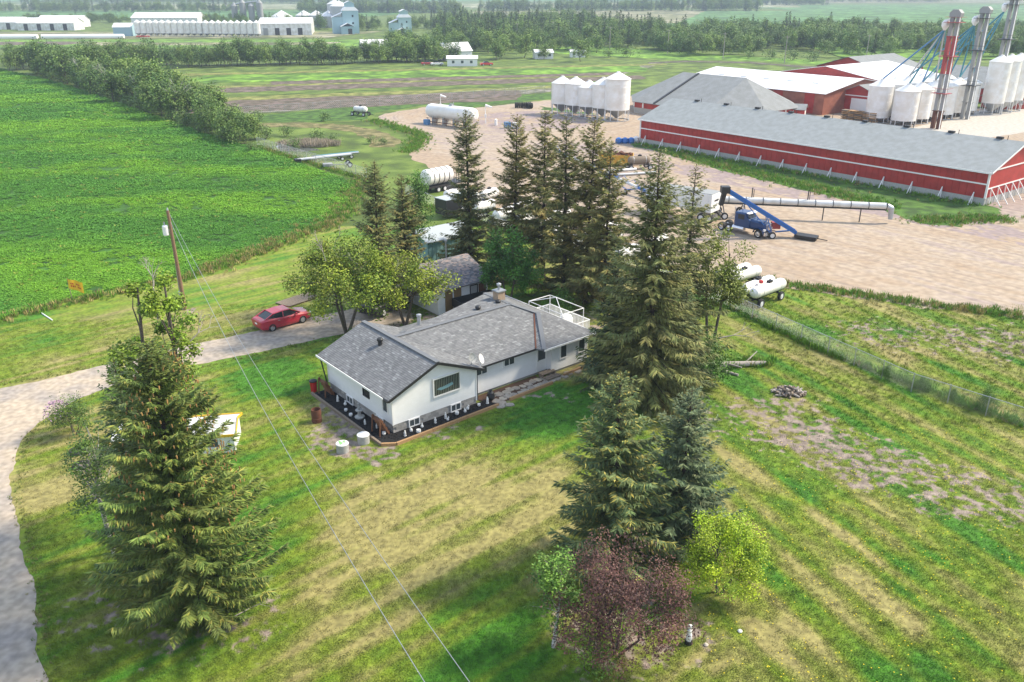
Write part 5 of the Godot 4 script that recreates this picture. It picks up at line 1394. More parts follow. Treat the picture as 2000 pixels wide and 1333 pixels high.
func nurse_tank(called: String, label: String, at: Vector3, turn: float, twin: bool, group: String) -> Node3D:
	# white pressure tanks on a four wheeled running gear; local x is the tank's axis
	var o := thing(called, label, "tank trailer", at, turn, group)
	var ax := Basis(Vector3(0, 1, 0), Vector3(1, 0, 0), Vector3(0, 0, -1))
	for z in ([-0.55, 0.55] if twin else [0.0]):
		var r := 0.5 if twin else 0.62
		var t := MB.new()
		var l := 2.35 if twin else 1.75
		t.lathe([Vector2(0, -l), Vector2(r * 0.5, -l + 0.07), Vector2(r * 0.86, -l + 0.24), Vector2(r, -l + 0.5), Vector2(r, l - 0.5), Vector2(r * 0.86, l - 0.24), Vector2(r * 0.5, l - 0.07), Vector2(0, l)], 22, Vector3(0, 1.35, z), ax)
		add(t, "tank", M.tank_white, o)
		var v := MB.new()
		v.box(Vector3(0.1, 1.35 + r + 0.08, z), Vector3(0.5, 0.2, 0.3)); v.tube(Vector3(0.1, 1.35 + r, z), Vector3(0.1, 1.35 + r + 0.3, z), 0.06, 0.06, 6); add(v, "valve_box", M.black_steel, o)
		for x in [-l * 0.55, l * 0.55]:
			var bd := MB.new()
			bd.lathe([Vector2(r + 0.002, x - 0.03), Vector2(r + 0.012, x), Vector2(r + 0.002, x + 0.03)], 22, Vector3(0, 1.35, z), ax); add(bd, "band", M.galvanised, o)
	var f := MB.new()
	for z in [-0.5, 0.5]: f.bar(Vector3(-2.2, 0.72, z), Vector3(2.2, 0.72, z), 0.14, 0.1)
	for x in [-1.5, 1.5]: f.bar(Vector3(x, 0.62, -0.95), Vector3(x, 0.62, 0.95), 0.12, 0.12)
	f.bar(Vector3(2.2, 0.6, 0), Vector3(3.4, 0.35, 0), 0.09, 0.09)
	add(f, "running_gear", M.black_steel, o)
	for x in [-1.5, 1.5]:
		for z in [-0.95, 0.95]: wheel(o, Vector3(x, 0.4, z), 0.4, 0.26)
	for x in [-1.3, 1.3]:
		var m := MB.new()
		m.span(Vector3(x - 0.08, 0.72, -0.75), Vector3(x + 0.08, 0.95, 0.75)); add(m, "saddle", M.black_steel, o)
	return o

func rsec(x: float, hw: float, y0: float, y1: float, tuck := 0.06, top := 0.1) -> Array:
	# one cross section of a body: rounded box round the car's length
	return [Vector3(x, y0, -hw + tuck), Vector3(x, y0 + 0.18, -hw), Vector3(x, y1 - top, -hw + 0.01), Vector3(x, y1, -hw + top * 1.3), Vector3(x, y1, hw - top * 1.3), Vector3(x, y1 - top, hw - 0.01), Vector3(x, y0 + 0.18, hw), Vector3(x, y0, hw - tuck)]

func vehicles() -> void:
	# dark red saloon on the drive
	var car := thing("red_car", "dark red saloon car parked on the gravel drive", "car", V(-18.5, -63.4), atan2(1.8, 1.9))
	var b := MB.new()
	b.loft([rsec(-2.25, 0.70, 0.42, 0.92, 0.1, 0.12), rsec(-2.15, 0.80, 0.28, 1.0), rsec(-1.7, 0.88, 0.22, 1.04), rsec(-0.6, 0.90, 0.2, 0.98), rsec(0.7, 0.90, 0.2, 0.96), rsec(1.5, 0.87, 0.22, 0.90, 0.06, 0.14), rsec(2.05, 0.80, 0.26, 0.80, 0.08, 0.14), rsec(2.28, 0.64, 0.36, 0.66, 0.1, 0.1)])
	var bo := add(b, "body", M.car_red, car)
	var gs := func(x: float, hw: float, y: float) -> Array: return [Vector3(x, 0.94, -hw), Vector3(x, y, -hw * 0.8), Vector3(x, y, hw * 0.8), Vector3(x, 0.94, hw)]
	var gl := MB.new()
	gl.loft([gs.call(-1.85, 0.70, 1.0), gs.call(-1.05, 0.78, 1.36), gs.call(-0.3, 0.80, 1.42), gs.call(0.35, 0.80, 1.40), gs.call(1.25, 0.76, 0.97)]); add(gl, "glasshouse", M.dark_glass, car)
	var rf := MB.new()
	var rs := func(x: float, hw: float, y: float) -> Array: return [Vector3(x, y - 0.05, -hw), Vector3(x, y, -hw + 0.1), Vector3(x, y, hw - 0.1), Vector3(x, y - 0.05, hw)]
	rf.loft([rs.call(-1.1, 0.66, 1.385), rs.call(-0.3, 0.68, 1.455), rs.call(0.42, 0.66, 1.42)]); add(rf, "roof", M.car_red, car)
	var pil := MB.new()
	for s in [-1, 1]:
		pil.bar(Vector3(-1.08, 1.37, s * 0.64), Vector3(-1.9, 1.0, s * 0.70), 0.08, 0.06); pil.bar(Vector3(0.38, 1.40, s * 0.65), Vector3(1.25, 0.97, s * 0.77), 0.06, 0.06); pil.bar(Vector3(-0.25, 1.42, s * 0.655), Vector3(-0.3, 0.95, s * 0.815), 0.07, 0.05)
	add(pil, "pillar", M.car_red, car)
	for s in [-1, 1]:
		var hl := MB.new()
		hl.box(Vector3(2.08, 0.66, s * 0.58), Vector3(0.3, 0.13, 0.3), Basis(Vector3.UP, s * 0.5)); add(hl, "headlight", M.rim_white, car)
		var tl := MB.new()
		tl.box(Vector3(-2.16, 0.82, s * 0.62), Vector3(0.14, 0.16, 0.28), Basis(Vector3.UP, -s * 0.3)); add(tl, "tail_light", M.red_paint, car)
		var mr := MB.new()
		mr.box(Vector3(0.8, 1.0, s * 0.97), Vector3(0.12, 0.12, 0.2)); add(mr, "mirror", M.car_red, car)
		for x in [-0.75, 0.25]:
			var hd := MB.new()
			hd.box(Vector3(x, 0.8, s * 0.905), Vector3(0.18, 0.03, 0.03)); add(hd, "door_handle", M.chrome, car)
		for x in [-1.35, 1.35]: wheel(car, Vector3(x, 0.32, s * 0.80), 0.32, 0.22, Vector3(0, 0, 1), "galvanised")
	var pt := MB.new()
	pt.box(Vector3(-2.27, 0.7, 0), Vector3(0.02, 0.13, 0.32)); add(pt, "number_plate", M.white_paint, car)
	# blue highway tractor, facing lower right
	var tk := thing("blue_truck", "dark blue highway tractor unit with white hood front on the gravel yard", "truck", V(25.6, -91.2), -0.82)
	var fr := MB.new()
	for s in [-0.4, 0.4]: fr.bar(Vector3(-3.2, 0.85, s), Vector3(3.2, 0.85, s), 0.25, 0.1)
	add(fr, "frame", M.black_steel, tk)
	var hd := MB.new()
	hd.loft([rsec(0.9, 0.80, 1.0, 2.05, 0.05, 0.18), rsec(2.3, 0.74, 1.0, 1.95, 0.05, 0.18), rsec(3.1, 0.66, 1.0, 1.75, 0.05, 0.16)]); add(hd, "hood", M.truck_blue, tk)
	var cb := MB.new()
	cb.loft([rsec(-1.1, 1.05, 0.95, 2.75, 0.05, 0.15), rsec(0.4, 1.05, 0.95, 2.8, 0.05, 0.15), rsec(0.75, 1.02, 0.95, 2.1, 0.05, 0.1), rsec(0.95, 1.0, 0.95, 1.95, 0.05, 0.1)]); add(cb, "cab", M.truck_blue, tk)
	var wsn := MB.new()
	for s in [-1, 1]: wsn.quad(Vector3(0.46, 2.66, s * 0.04), Vector3(0.44, 2.66, s * 0.86), Vector3(0.79, 2.12, s * 0.88), Vector3(0.81, 2.12, s * 0.04), Vector3(1, 0.6, 0)); wsn.box(Vector3(-0.2, 2.25, s * 1.055), Vector3(0.9, 0.6, 0.01))
	add(wsn, "windscreen", M.dark_glass, tk)
	var vs := MB.new()
	vs.box(Vector3(0.62, 2.74, 0), Vector3(0.4, 0.06, 1.9), Basis(Vector3(0, 0, 1), -0.25)); add(vs, "sun_visor", M.white_paint, tk)
	var grl := MB.new()
	grl.box(Vector3(3.14, 1.35, 0), Vector3(0.08, 0.8, 1.1)); add(grl, "grille", M.chrome, tk)
	var bp := MB.new()
	bp.box(Vector3(3.3, 0.65, 0), Vector3(0.22, 0.4, 2.2)); add(bp, "bumper", M.chrome, tk)
	for s in [-1, 1]:
		var fd := MB.new()
		fd.lathe([Vector2(0.72, -0.22), Vector2(0.76, 0.0), Vector2(0.72, 0.22)], 10, Vector3(2.3, 0.55, s * 0.88), Basis(Vector3(1, 0, 0), Vector3(0, 0, -1), Vector3(0, 1, 0)), PI); add(fd, "fender", M.truck_blue, tk)
		var tn := MB.new()
		tn.tube(Vector3(-1.3, 0.72, s * 0.92), Vector3(0.3, 0.72, s * 0.92), 0.33, 0.33, 14); add(tn, "fuel_tank", M.chrome, tk)
		var ex := MB.new()
		ex.tube(Vector3(-1.25, 1.0, s * 0.85), Vector3(-1.25, 3.3, s * 0.85), 0.08, 0.08, 8); add(ex, "exhaust_stack", M.chrome, tk)
		var hl := MB.new()
		hl.box(Vector3(3.05, 1.1, s * 0.85), Vector3(0.25, 0.25, 0.25)); add(hl, "headlight", M.rim_white, tk)
		wheel(tk, Vector3(2.3, 0.52, s * 0.9), 0.52, 0.3, Vector3(0, 0, 1), "chrome")
		for x in [-1.9, -3.0]: wheel(tk, Vector3(x, 0.52, s * 0.8), 0.52, 0.55, Vector3(0, 0, 1), "chrome")
	tk.transform = Transform3D(tk.basis.scaled(Vector3.ONE * 0.88), V(25.9, -91.0))
	# white hopper trailer behind the spruces
	var gt := thing("grain_trailer", "white hopper grain trailer standing behind the spruce and blue truck", "trailer", V(20.2, -98.6), -0.65)
	var gb := MB.new()
	gb.loft([[Vector3(-4.3, 1.5, -1.2), Vector3(-4.3, 3.3, -1.25), Vector3(-4.3, 3.3, 1.25), Vector3(-4.3, 1.5, 1.2)], [Vector3(4.2, 1.2, -1.2), Vector3(4.2, 3.3, -1.25), Vector3(4.2, 3.3, 1.25), Vector3(4.2, 1.2, 1.2)]]); add(gb, "box", M.white_paint, gt)
	for x in [-2.0, 2.0]:
		var hp := MB.new()
		hp.loft([[Vector3(x - 1.6, 1.4, -1.0), Vector3(x + 1.6, 1.4, -1.0), Vector3(x + 1.6, 1.4, 1.0), Vector3(x - 1.6, 1.4, 1.0)], [Vector3(x - 0.4, 0.5, -0.4), Vector3(x + 0.4, 0.5, -0.4), Vector3(x + 0.4, 0.5, 0.4), Vector3(x - 0.4, 0.5, 0.4)]]); add(hp, "hopper", M.white_paint, gt)
	var tp := MB.new()
	tp.box(Vector3(0, 3.34, 0), Vector3(8.3, 0.06, 2.3)); add(tp, "tarp", M.grey_steel, gt)
	for k in 8:
		for s in [-1, 1]:
			var rb := MB.new()
			rb.box(Vector3(-3.8 + k * 1.08, 2.35, s * 1.26), Vector3(0.08, 1.8, 0.05)); add(rb, "side_post", M.white_paint, gt)
	for s in [-1, 1]:
		for x in [3.0, 4.0, -3.6]: wheel(gt, Vector3(x, 0.5, s * 0.95), 0.5, 0.5)
	var lg := MB.new()
	for q in [[-0.55, 0.35], [-0.35, 0.5], [-0.1, 0.42], [0.15, 0.36], [0.38, 0.3]]: lg.box(Vector3(4.22, 2.5, q[0]), Vector3(0.015, q[1] * 0.5, 0.16)); 
	lg.box(Vector3(4.22, 1.8, 0.2), Vector3(0.015, 0.14, 0.2)); add(lg, "rear_lettering", M.black_trim, gt)
	# blue belt conveyor
	var bc := thing("blue_conveyor", "bright blue inclined belt conveyor with dark hopper beside the truck", "conveyor", V(28.0, -89.4), 0.0)
	var p0 := Vector3(2.8, 0.55, 0.3)
	var p1 := Vector3(-5.2, 5.2, -0.1)
	var dirc := (p1 - p0).normalized()
	var sd := dirc.cross(Vector3.UP).normalized()
	var tb := MB.new()
	tb.bar(p0, p1, 0.65, 0.32); add(tb, "boom", M.blue_paint, bc)
	for s in [-1, 1]:
		var rl := MB.new()
		rl.bar(p0 + sd * s * 0.36 + Vector3(0, 0.22, 0), p1 + sd * s * 0.36 + Vector3(0, 0.22, 0), 0.07, 0.16); add(rl, "side_rail", M.blue_paint, bc)
	var he := MB.new()
	he.box(p1, Vector3(0.9, 0.7, 0.9)); he.bar(p1, p1 + Vector3(-0.3, -1.7, -0.1), 0.5, 0.45); add(he, "head_spout", M.black_steel, bc)
	var hpp := MB.new()
	hpp.bar(p0 + Vector3(0, -0.2, 0), p0 + Vector3(2.0, -0.25, 1.2), 1.3, 0.3); add(hpp, "intake_hopper", M.black_steel, bc)
	var htc := MB.new()
	htc.bar(p0 + Vector3(2.0, -0.3, 1.2), p0 + Vector3(3.0, -0.45, 1.5), 0.08, 0.08); add(htc, "hitch", M.black_steel, bc)
	var fm := MB.new()
	for s in [-1, 1]:
		fm.bar(p0.lerp(p1, 0.72) + sd * s * 0.3, Vector3(0.2, 0.4, -0.4) + sd * s * 1.1, 0.09, 0.09); fm.bar(p0.lerp(p1, 0.42) + sd * s * 0.3, Vector3(0.2, 0.4, -0.4) + sd * s * 1.1, 0.09, 0.09)
	fm.bar(Vector3(0.2, 0.42, -0.4) - sd * 1.1, Vector3(0.2, 0.42, -0.4) + sd * 1.1, 0.12, 0.12); fm.bar(Vector3(0.2, 0.42, -0.4), p0 + Vector3(-0.6, 0.1, -0.5), 0.14, 0.14); add(fm, "undercarriage", M.blue_paint, bc)
	for s in [-1, 1]: wheel(bc, Vector3(0.2, 0.38, -0.4) + sd * s * 1.2, 0.38, 0.24, sd)
	var en := MB.new()
	en.box(p0.lerp(p1, 0.22) + Vector3(-0.3, -0.35, -0.6), Vector3(0.9, 0.7, 0.7)); add(en, "engine", M.leg_red, bc)
	# long grey transfer conveyor
	var lc := thing("transfer_conveyor", "long grey and white tube conveyor with hooked end along the barn yard", "conveyor", V(25.0, -99.5), 0.0)
	var q0 := Vector3(-9.0, 2.1, -0.6)
	var q1 := Vector3(18.0, 2.0, 4.2)
	for k in 14:
		var m := MB.new()
		m.tube(q0.lerp(q1, k / 14.0), q0.lerp(q1, (k + 0.97) / 14.0), 0.36, 0.36, 14); add(m, "tube_section", M.white_steel, lc)
		var c := MB.new()
		c.tube(q0.lerp(q1, (k + 0.96) / 14.0), q0.lerp(q1, (k + 0.99) / 14.0), 0.41, 0.41, 14); add(c, "coupling", M.black_steel, lc)
	var tr := MB.new()
	tr.bar(q0 + Vector3(0, -0.5, 0), q1 + Vector3(0, -0.42, 0), 0.3, 0.14); add(tr, "truss", M.black_steel, lc)
	var ho := MB.new()
	ho.tube(q1, q1 + Vector3(0.55, -0.25, 0.1), 0.36, 0.33, 12); ho.tube(q1 + Vector3(0.5, -0.15, 0.1), q1 + Vector3(0.6, -1.5, 0.1), 0.33, 0.26, 12); add(ho, "spout", M.galvanised, lc)
	for k in [0.25, 0.45, 0.68]:
		var ps := MB.new()
		ps.bar(q0.lerp(q1, k) + Vector3(0, 0.3, 0), q0.lerp(q1, k) + Vector3(0, 1.5, 0), 0.1, 0.1); ps.bar(q0.lerp(q1, k) + Vector3(0.2, 0.3, 0), q0.lerp(q1, k) + Vector3(0.2, 1.3, 0), 0.06, 0.06); add(ps, "mast", M.black_steel, lc)
	for k in [0.33, 0.42]:
		var c := q0.lerp(q1, k)
		var ca := MB.new()
		for s in [-1.6, 1.6]: ca.bar(c + Vector3(0, -0.4, 0), Vector3(c.x, 0.45, c.z + s), 0.1, 0.1)
		ca.bar(Vector3(c.x, 0.45, c.z - 1.6), Vector3(c.x, 0.45, c.z + 1.6), 0.12, 0.12); add(ca, "carriage", M.black_steel, lc)
		for s in [-1.6, 1.6]: wheel(lc, Vector3(c.x, 0.42, c.z + s), 0.42, 0.26, Vector3(0, 0, 1))
	var lgs := MB.new()
	for k in [0.75, 0.9]: lgs.bar(q0.lerp(q1, k) + Vector3(0, -0.4, 0), q0.lerp(q1, k) * Vector3(1, 0, 1), 0.1, 0.1)
	add(lgs, "prop", M.black_steel, lc)
	# second blue auger folded on its wheels among the spruces
	var a2 := thing("blue_auger", "long blue and white grain auger on wheels behind the shelter spruces", "auger", V(12.0, -118.0), 0.0)
	var r0 := Vector3(-5.8, 2.6, -11.0)
	var r1 := Vector3(6.6, 0.7, 12.5)
	for k in 6:
		var m := MB.new()
		m.tube(r0.lerp(r1, k / 6.0), r0.lerp(r1, (k + 0.98) / 6.0), 0.2, 0.2, 10); add(m, "tube_section", M.white_steel if k % 3 == 1 else M.blue_paint, a2)
	for k in 12:
		var m := MB.new()
		m.bar(r0.lerp(r1, k / 12.0) + Vector3(0, 0.2, 0), r0.lerp(r1, (k + 0.5) / 12.0) + Vector3(0, 0.75, 0), 0.05, 0.05); m.bar(r0.lerp(r1, (k + 0.5) / 12.0) + Vector3(0, 0.75, 0), r0.lerp(r1, (k + 1.0) / 12.0) + Vector3(0, 0.2, 0), 0.05, 0.05); add(m, "truss_strut", M.blue_paint, a2)
	var au := MB.new()
	au.bar(r0.lerp(r1, 0.8) + Vector3(-1.2, -0.4, 0.4), r0.lerp(r1, 0.8) + Vector3(1.2, -0.4, -0.4), 0.12, 0.12); au.bar(r0.lerp(r1, 0.35), r0.lerp(r1, 0.8) + Vector3(-1.0, -0.4, 0.4), 0.08, 0.08); au.bar(r0.lerp(r1, 0.35), r0.lerp(r1, 0.8) + Vector3(1.0, -0.4, -0.4), 0.08, 0.08); add(au, "undercarriage", M.blue_paint, a2)
	for s in [-1.2, 1.2]: wheel(a2, r0.lerp(r1, 0.8) * Vector3(1, 0, 1) + Vector3(s, 0.4, -s * 0.33), 0.4, 0.24, Vector3(0.95, 0, -0.3).normalized())
	var ah := MB.new()
	ah.box(r1 + Vector3(0.3, -0.25, 0.8), Vector3(1.3, 0.5, 1.6)); add(ah, "hopper", M.black_steel, a2)
	# nurse tanks along the fence
	var tw := nurse_tank("twin_tank_trailer", "twin white ammonia tanks on a black trailer with red valve by the fence", V(21.6, -68.9), 0.71, true, "")
	var rv := MB.new()
	rv.lathe([Vector2(0.05, 0), Vector2(0.2, 0.08), Vector2(0.2, 0.25), Vector2(0.05, 0.32), Vector2(0, 0.33)], 10, Vector3(-0.5, 1.75, 0.1)); add(rv, "red_valve", M.red_paint, tw)
	nurse_tank("twin_tank_trailer", "twin white tanks parked second from the end, behind the bare poplar", V(20.4, -72.6), 0.66, true, "")
	var base := nurse_tank("nurse_tank", "single white nurse tank in the row behind the trees", V(13.6, -76.5), 0.9, false, "white nurse tanks parked along the fence")
	var spots := [[11.4, -79.2], [9.2, -82.0], [7.2, -84.6], [5.2, -87.2], [3.2, -89.8], [1.2, -92.4], [-0.9, -95.0], [-3.2, -98.2], [-5.4, -101.6], [-7.0, -105.0], [14.6, -83.0], [10.2, -88.4], [5.6, -94.0], [1.4, -99.0], [-2.6, -104.2]]
	for q in spots: copy(base, "nurse_tank", V(q[0] + rnd(-0.3, 0.3), q[1] + rnd(-0.3, 0.3)), 0.9 + rnd(-0.12, 0.12))
	# poly tank with black straps on a flat trailer
	var pt2 := thing("poly_tank_trailer", "white ribbed poly tank with dark straps on a flat trailer", "trailer", V(-10.0, -112.4), 0.8)
	var dk := MB.new()
	dk.span(Vector3(-2.6, 0.7, -1.1), Vector3(4.2, 0.88, 1.1)); add(dk, "deck", M.black_steel, pt2)
	var pa := Basis(Vector3(0, 1, 0), Vector3(1, 0, 0), Vector3(0, 0, -1))
	var pb := MB.new()
	pb.lathe([Vector2(0, -2.3), Vector2(0.9, -2.2), Vector2(1.08, -1.95), Vector2(1.08, 1.95), Vector2(0.9, 2.2), Vector2(0, 2.3)], 22, Vector3(0, 2.0, 0), pa); add(pb, "tank", M.tank_white, pt2)
	for x in [-1.3, -0.45, 0.45, 1.3]:
		var st := MB.new()
		st.lathe([Vector2(1.082, x - 0.07), Vector2(1.1, x - 0.06), Vector2(1.1, x + 0.06), Vector2(1.082, x + 0.07)], 22, Vector3(0, 2.0, 0), pa); add(st, "strap", M.black_steel, pt2)
	var rk := MB.new()
	for z in [-1.0, -0.5, 0, 0.5, 1.0]: rk.bar(Vector3(3.0 + absf(z) * 0.0, 0.88, z), Vector3(3.0, 2.6, z), 0.06, 0.06)
	for y in [1.4, 2.0, 2.6]: rk.bar(Vector3(3.0, y, -1.0), Vector3(3.0, y, 1.0), 0.06, 0.06)
	add(rk, "headboard", M.black_steel, pt2)
	for s in [-1, 1]:
		for x in [-0.6, 0.5]: wheel(pt2, Vector3(x, 0.4, s * 0.9), 0.4, 0.24)
	# black enclosed trailer
	var bt := thing("black_box_trailer", "black enclosed cargo trailer with pale roof behind the spruces", "trailer", V(-6.6, -99.0), 0.75)
	var bb := MB.new()
	bb.span(Vector3(-2.4, 0.5, -1.05), Vector3(2.4, 2.3, 1.05)); add(bb, "box", M.black_steel, bt)
	var br := MB.new()
	br.span(Vector3(-2.45, 2.3, -1.1), Vector3(2.45, 2.38, 1.1)); add(br, "roof", M.pale_roof, bt)
	for s in [-1, 1]:
		for x in [-0.4, 0.45]: wheel(bt, Vector3(x, 0.36, s * 0.98), 0.36, 0.2)
	# black dump trailer in front of the garage
	var du := thing("dump_trailer", "black dump trailer with white wheel in front of the old garage", "trailer", V(-2.9, -66.4), 0.62)
	var db := MB.new()
	db.span(Vector3(-1.9, 0.6, -0.9), Vector3(1.9, 0.75, 0.9))
	for s in [-0.9, 0.9]: db.box(Vector3(0, 1.0, s), Vector3(3.8, 0.6, 0.06))
	for s in [-1.9, 1.9]: db.box(Vector3(s, 1.0, 0), Vector3(0.06, 0.6, 1.8))
	add(db, "box", M.black_steel, du)
	for k in 6:
		var rb := MB.new()
		rb.box(Vector3(-1.75 + k * 0.7, 1.0, 0.95), Vector3(0.07, 0.6, 0.05)); add(rb, "side_post", M.black_steel, du)
	var tg := MB.new()
	tg.bar(Vector3(-1.9, 0.55, 0), Vector3(-3.2, 0.5, 0), 0.12, 0.12); add(tg, "tongue", M.black_steel, du)
	for s in [-1, 1]:
		for x in [0.1, 0.85]: wheel(du, Vector3(x, 0.36, s * 1.0), 0.36, 0.22)
	# dark pickup half hidden by the maple
	var pk := thing("dark_pickup", "dark pickup truck half hidden behind the maple at the garage", "pickup", V(-10.6, -67.0), 1.1)
	var pbd := MB.new()
	pbd.loft([rsec(-2.7, 0.9, 0.4, 1.05), rsec(-1.0, 0.95, 0.35, 1.08), rsec(1.2, 0.95, 0.35, 1.1), rsec(2.6, 0.88, 0.4, 1.0)]); add(pbd, "body", M.black_steel, pk)
	var pcb := MB.new()
	pcb.loft([[Vector3(-0.9, 1.05, -0.85), Vector3(-0.75, 1.75, -0.72), Vector3(-0.75, 1.75, 0.72), Vector3(-0.9, 1.05, 0.85)], [Vector3(0.7, 1.05, -0.85), Vector3(0.4, 1.75, -0.72), Vector3(0.4, 1.75, 0.72), Vector3(0.7, 1.05, 0.85)], [Vector3(1.2, 1.05, -0.85), Vector3(1.19, 1.1, -0.72), Vector3(1.19, 1.1, 0.72), Vector3(1.2, 1.05, 0.85)]]); add(pcb, "cab", M.dark_glass, pk)
	for s in [-1, 1]:
		for x in [-1.7, 1.7]: wheel(pk, Vector3(x, 0.4, s * 0.85), 0.4, 0.26)
	# far vehicles by the houses
	for q in [[-9.0, -312.0, "red_paint", "small red car beside the white mobile home"], [-30.0, -314.0, "leg_red", "reddish pickup parked near the mobile home, under trees"], [-26.5, -313.0, "white_paint", "small white car by the mobile home"], [-205.0, -498.0, "red_paint", "red grain truck before the long far bin row"]]:
		var o := thing("far_car", q[3], "car", V(q[0], q[1]), 0.3)
		var s := 1.6 if q[1] < -400 else 1.0
		var m := MB.new()
		m.loft([rsec(-2.2 * s, 0.85, 0.35, 0.95), rsec(0, 0.9, 0.3, 1.0), rsec(2.2 * s, 0.8, 0.35, 0.85)]); add(m, "body", M[q[2]], o)
		var c := MB.new()
		c.loft([[Vector3(-1.3, 0.95, -0.75), Vector3(-0.8, 1.45, -0.6), Vector3(-0.8, 1.45, 0.6), Vector3(-1.3, 0.95, 0.75)], [Vector3(1.1, 0.95, -0.75), Vector3(0.4, 1.45, -0.6), Vector3(0.4, 1.45, 0.6), Vector3(1.1, 0.95, 0.75)]]); add(c, "cab", M.dark_glass, o)
		for z in [-0.8, 0.8]:
			for x in [-1.35, 1.35]: wheel(o, Vector3(x * s, 0.33, z), 0.33, 0.2)

func yard_things() -> void:
	# big white pressure tank
	var bt := thing("storage_tank", "large horizontal white pressure tank on saddles in the yard loop", "tank", V(-11.9, -170.6), -0.68)
	var ax := Basis(Vector3(0, 1, 0), Vector3(1, 0, 0), Vector3(0, 0, -1))
	var t := MB.new()
	t.lathe([Vector2(0, -6.6), Vector2(0.7, -6.45), Vector2(1.2, -6.0), Vector2(1.38, -5.4), Vector2(1.38, 5.4), Vector2(1.2, 6.0), Vector2(0.7, 6.45), Vector2(0, 6.6)], 26, Vector3(0, 2.5, 0), ax); add(t, "vessel", M.tank_white, bt)
	for x in [-4.2, -1.4, 1.4, 4.2]:
		var s := MB.new()
		s.span(Vector3(x - 0.2, 0, -1.1), Vector3(x + 0.2, 1.5, 1.1)); add(s, "saddle", M.concrete, bt)
	var cw := MB.new()
	cw.bar(Vector3(-5.5, 0.6, 1.6), Vector3(5.5, 0.6, 1.6), 0.3, 0.1)
	for x in [-5, -2.5, 0, 2.5, 5]: cw.bar(Vector3(x, 0, 1.6), Vector3(x, 1.3, 1.6), 0.08, 0.08)
	cw.bar(Vector3(-5.5, 1.3, 1.6), Vector3(5.5, 1.3, 1.6), 0.06, 0.06); add(cw, "pipe_rack", M.rust, bt)
	var vb := MB.new()
	vb.box(Vector3(0, 4.0, 0), Vector3(0.7, 0.35, 0.5)); vb.tube(Vector3(0.6, 3.8, 0), Vector3(0.6, 4.6, 0), 0.06, 0.06, 6); add(vb, "valve_box", M.galvanised, bt)
	var pm := MB.new()
	pm.box(Vector3(-4.9, 0.5, 2.0), Vector3(1.2, 1.0, 0.8)); add(pm, "pump", M.spout_blue, bt)
	# windsocks and standpipe
	for q in [[-15.6, -190.0, "windsock pole with white lamp behind the large white tank"], [-5.3, -173.0, "windsock pole at the near end of the large white tank"]]:
		var o := thing("windsock_pole", q[2], "windsock", V(q[0], q[1]))
		var p := MB.new()
		p.tube(Vector3.ZERO, Vector3(0, 3.6, 0), 0.09, 0.07, 8); p.box(Vector3(0, 1.6, 0.12), Vector3(0.4, 0.6, 0.2)); add(p, "pole", M.white_paint, o)
		var w := MB.new()
		w.tube(Vector3(0, 3.6, 0), Vector3(1.3, 3.25, 0.2), 0.28, 0.14, 10, false); add(w, "windsock", M.white_paint, o)
	var sp := MB.new()
	sp.lathe([Vector2(0.3, 0), Vector2(0.3, 1.1), Vector2(0.16, 1.25), Vector2(0, 1.26)], 12, V(-3.2, -171.0)); tag(add(sp, "standpipe", M.white_paint), "short white bollard pipe beside the windsock pole", "bollard")
	for q in [[-0.9, -167.4, "spout_blue", "blue liquid tote next to the white one near the tank"], [0.7, -166.6, "white_paint", "white liquid tote next to the blue one near the tank"]]:
		var o := thing("liquid_tote", q[3], "tote", V(q[0], q[1]), 0.3)
		var m := MB.new()
		m.box(Vector3(0, 0.68, 0), Vector3(1.1, 0.95, 1.0)); add(m, "bottle", M[q[2]], o)
		var c := MB.new()
		for x in [-0.56, 0, 0.56]:
			for z in [-0.51, 0.51]: c.bar(Vector3(x, 0.1, z), Vector3(x, 1.2, z), 0.04, 0.04)
		for y in [0.3, 0.7, 1.18]:
			for z in [-0.52, 0.52]: c.bar(Vector3(-0.56, y, z), Vector3(0.56, y, z), 0.03, 0.03)
		c.box(Vector3(0, 0.08, 0), Vector3(1.15, 0.14, 1.05)); add(c, "cage", M.galvanised, o)
	nurse_tank("red_white_tank", "lone white tank on a red trailer in the grass by the road", V(-32.3, -185.0), -0.5, false, "")
	for q in [[2.6, -197.5, 0.1, "long dark heap of old tyres by the bins"], [5.4, -196.6, 0.3, "short dark tyre pile next to the long heap"]]:
		var o := thing("tyre_pile", q[3], "tyres", V(q[0], q[1]), q[2])
		for k in (9 if q[0] < 4 else 3):
			var m := MB.new()
			m.lathe([Vector2(0.3, -0.15), Vector2(0.6, -0.15), Vector2(0.66, 0), Vector2(0.6, 0.15), Vector2(0.3, 0.15)], 12, Vector3(-1.8 + k * 0.42, 0.66, rnd(-0.2, 0.2)), Basis(Vector3(0, 1, 0), Vector3(1, 0, 0), Vector3(0, 0, -1))); add(m, "tyre", M.rubber, o)
	# yellow steel bin with a load, spare pipes
	var y := thing("yellow_container", "yellow open steel container with dark load in the gravel yard", "container", V(16.0, -130.5), -0.15)
	var yb := MB.new()
	yb.span(Vector3(-2.6, 0.15, -1.3), Vector3(2.6, 0.3, 1.3))
	for s in [-1.3, 1.3]: yb.box(Vector3(0, 0.95, s), Vector3(5.2, 1.4, 0.08))
	for s in [-2.6, 2.6]: yb.box(Vector3(s, 0.95, 0), Vector3(0.08, 1.4, 2.6))
	add(yb, "box", M.yellow_paint, y)
	for k in 9:
		var m := MB.new()
		m.box(Vector3(-2.4 + k * 0.6, 0.95, 1.38), Vector3(0.1, 1.4, 0.08)); add(m, "rib", M.yellow_paint, y)
	var ld := MB.new()
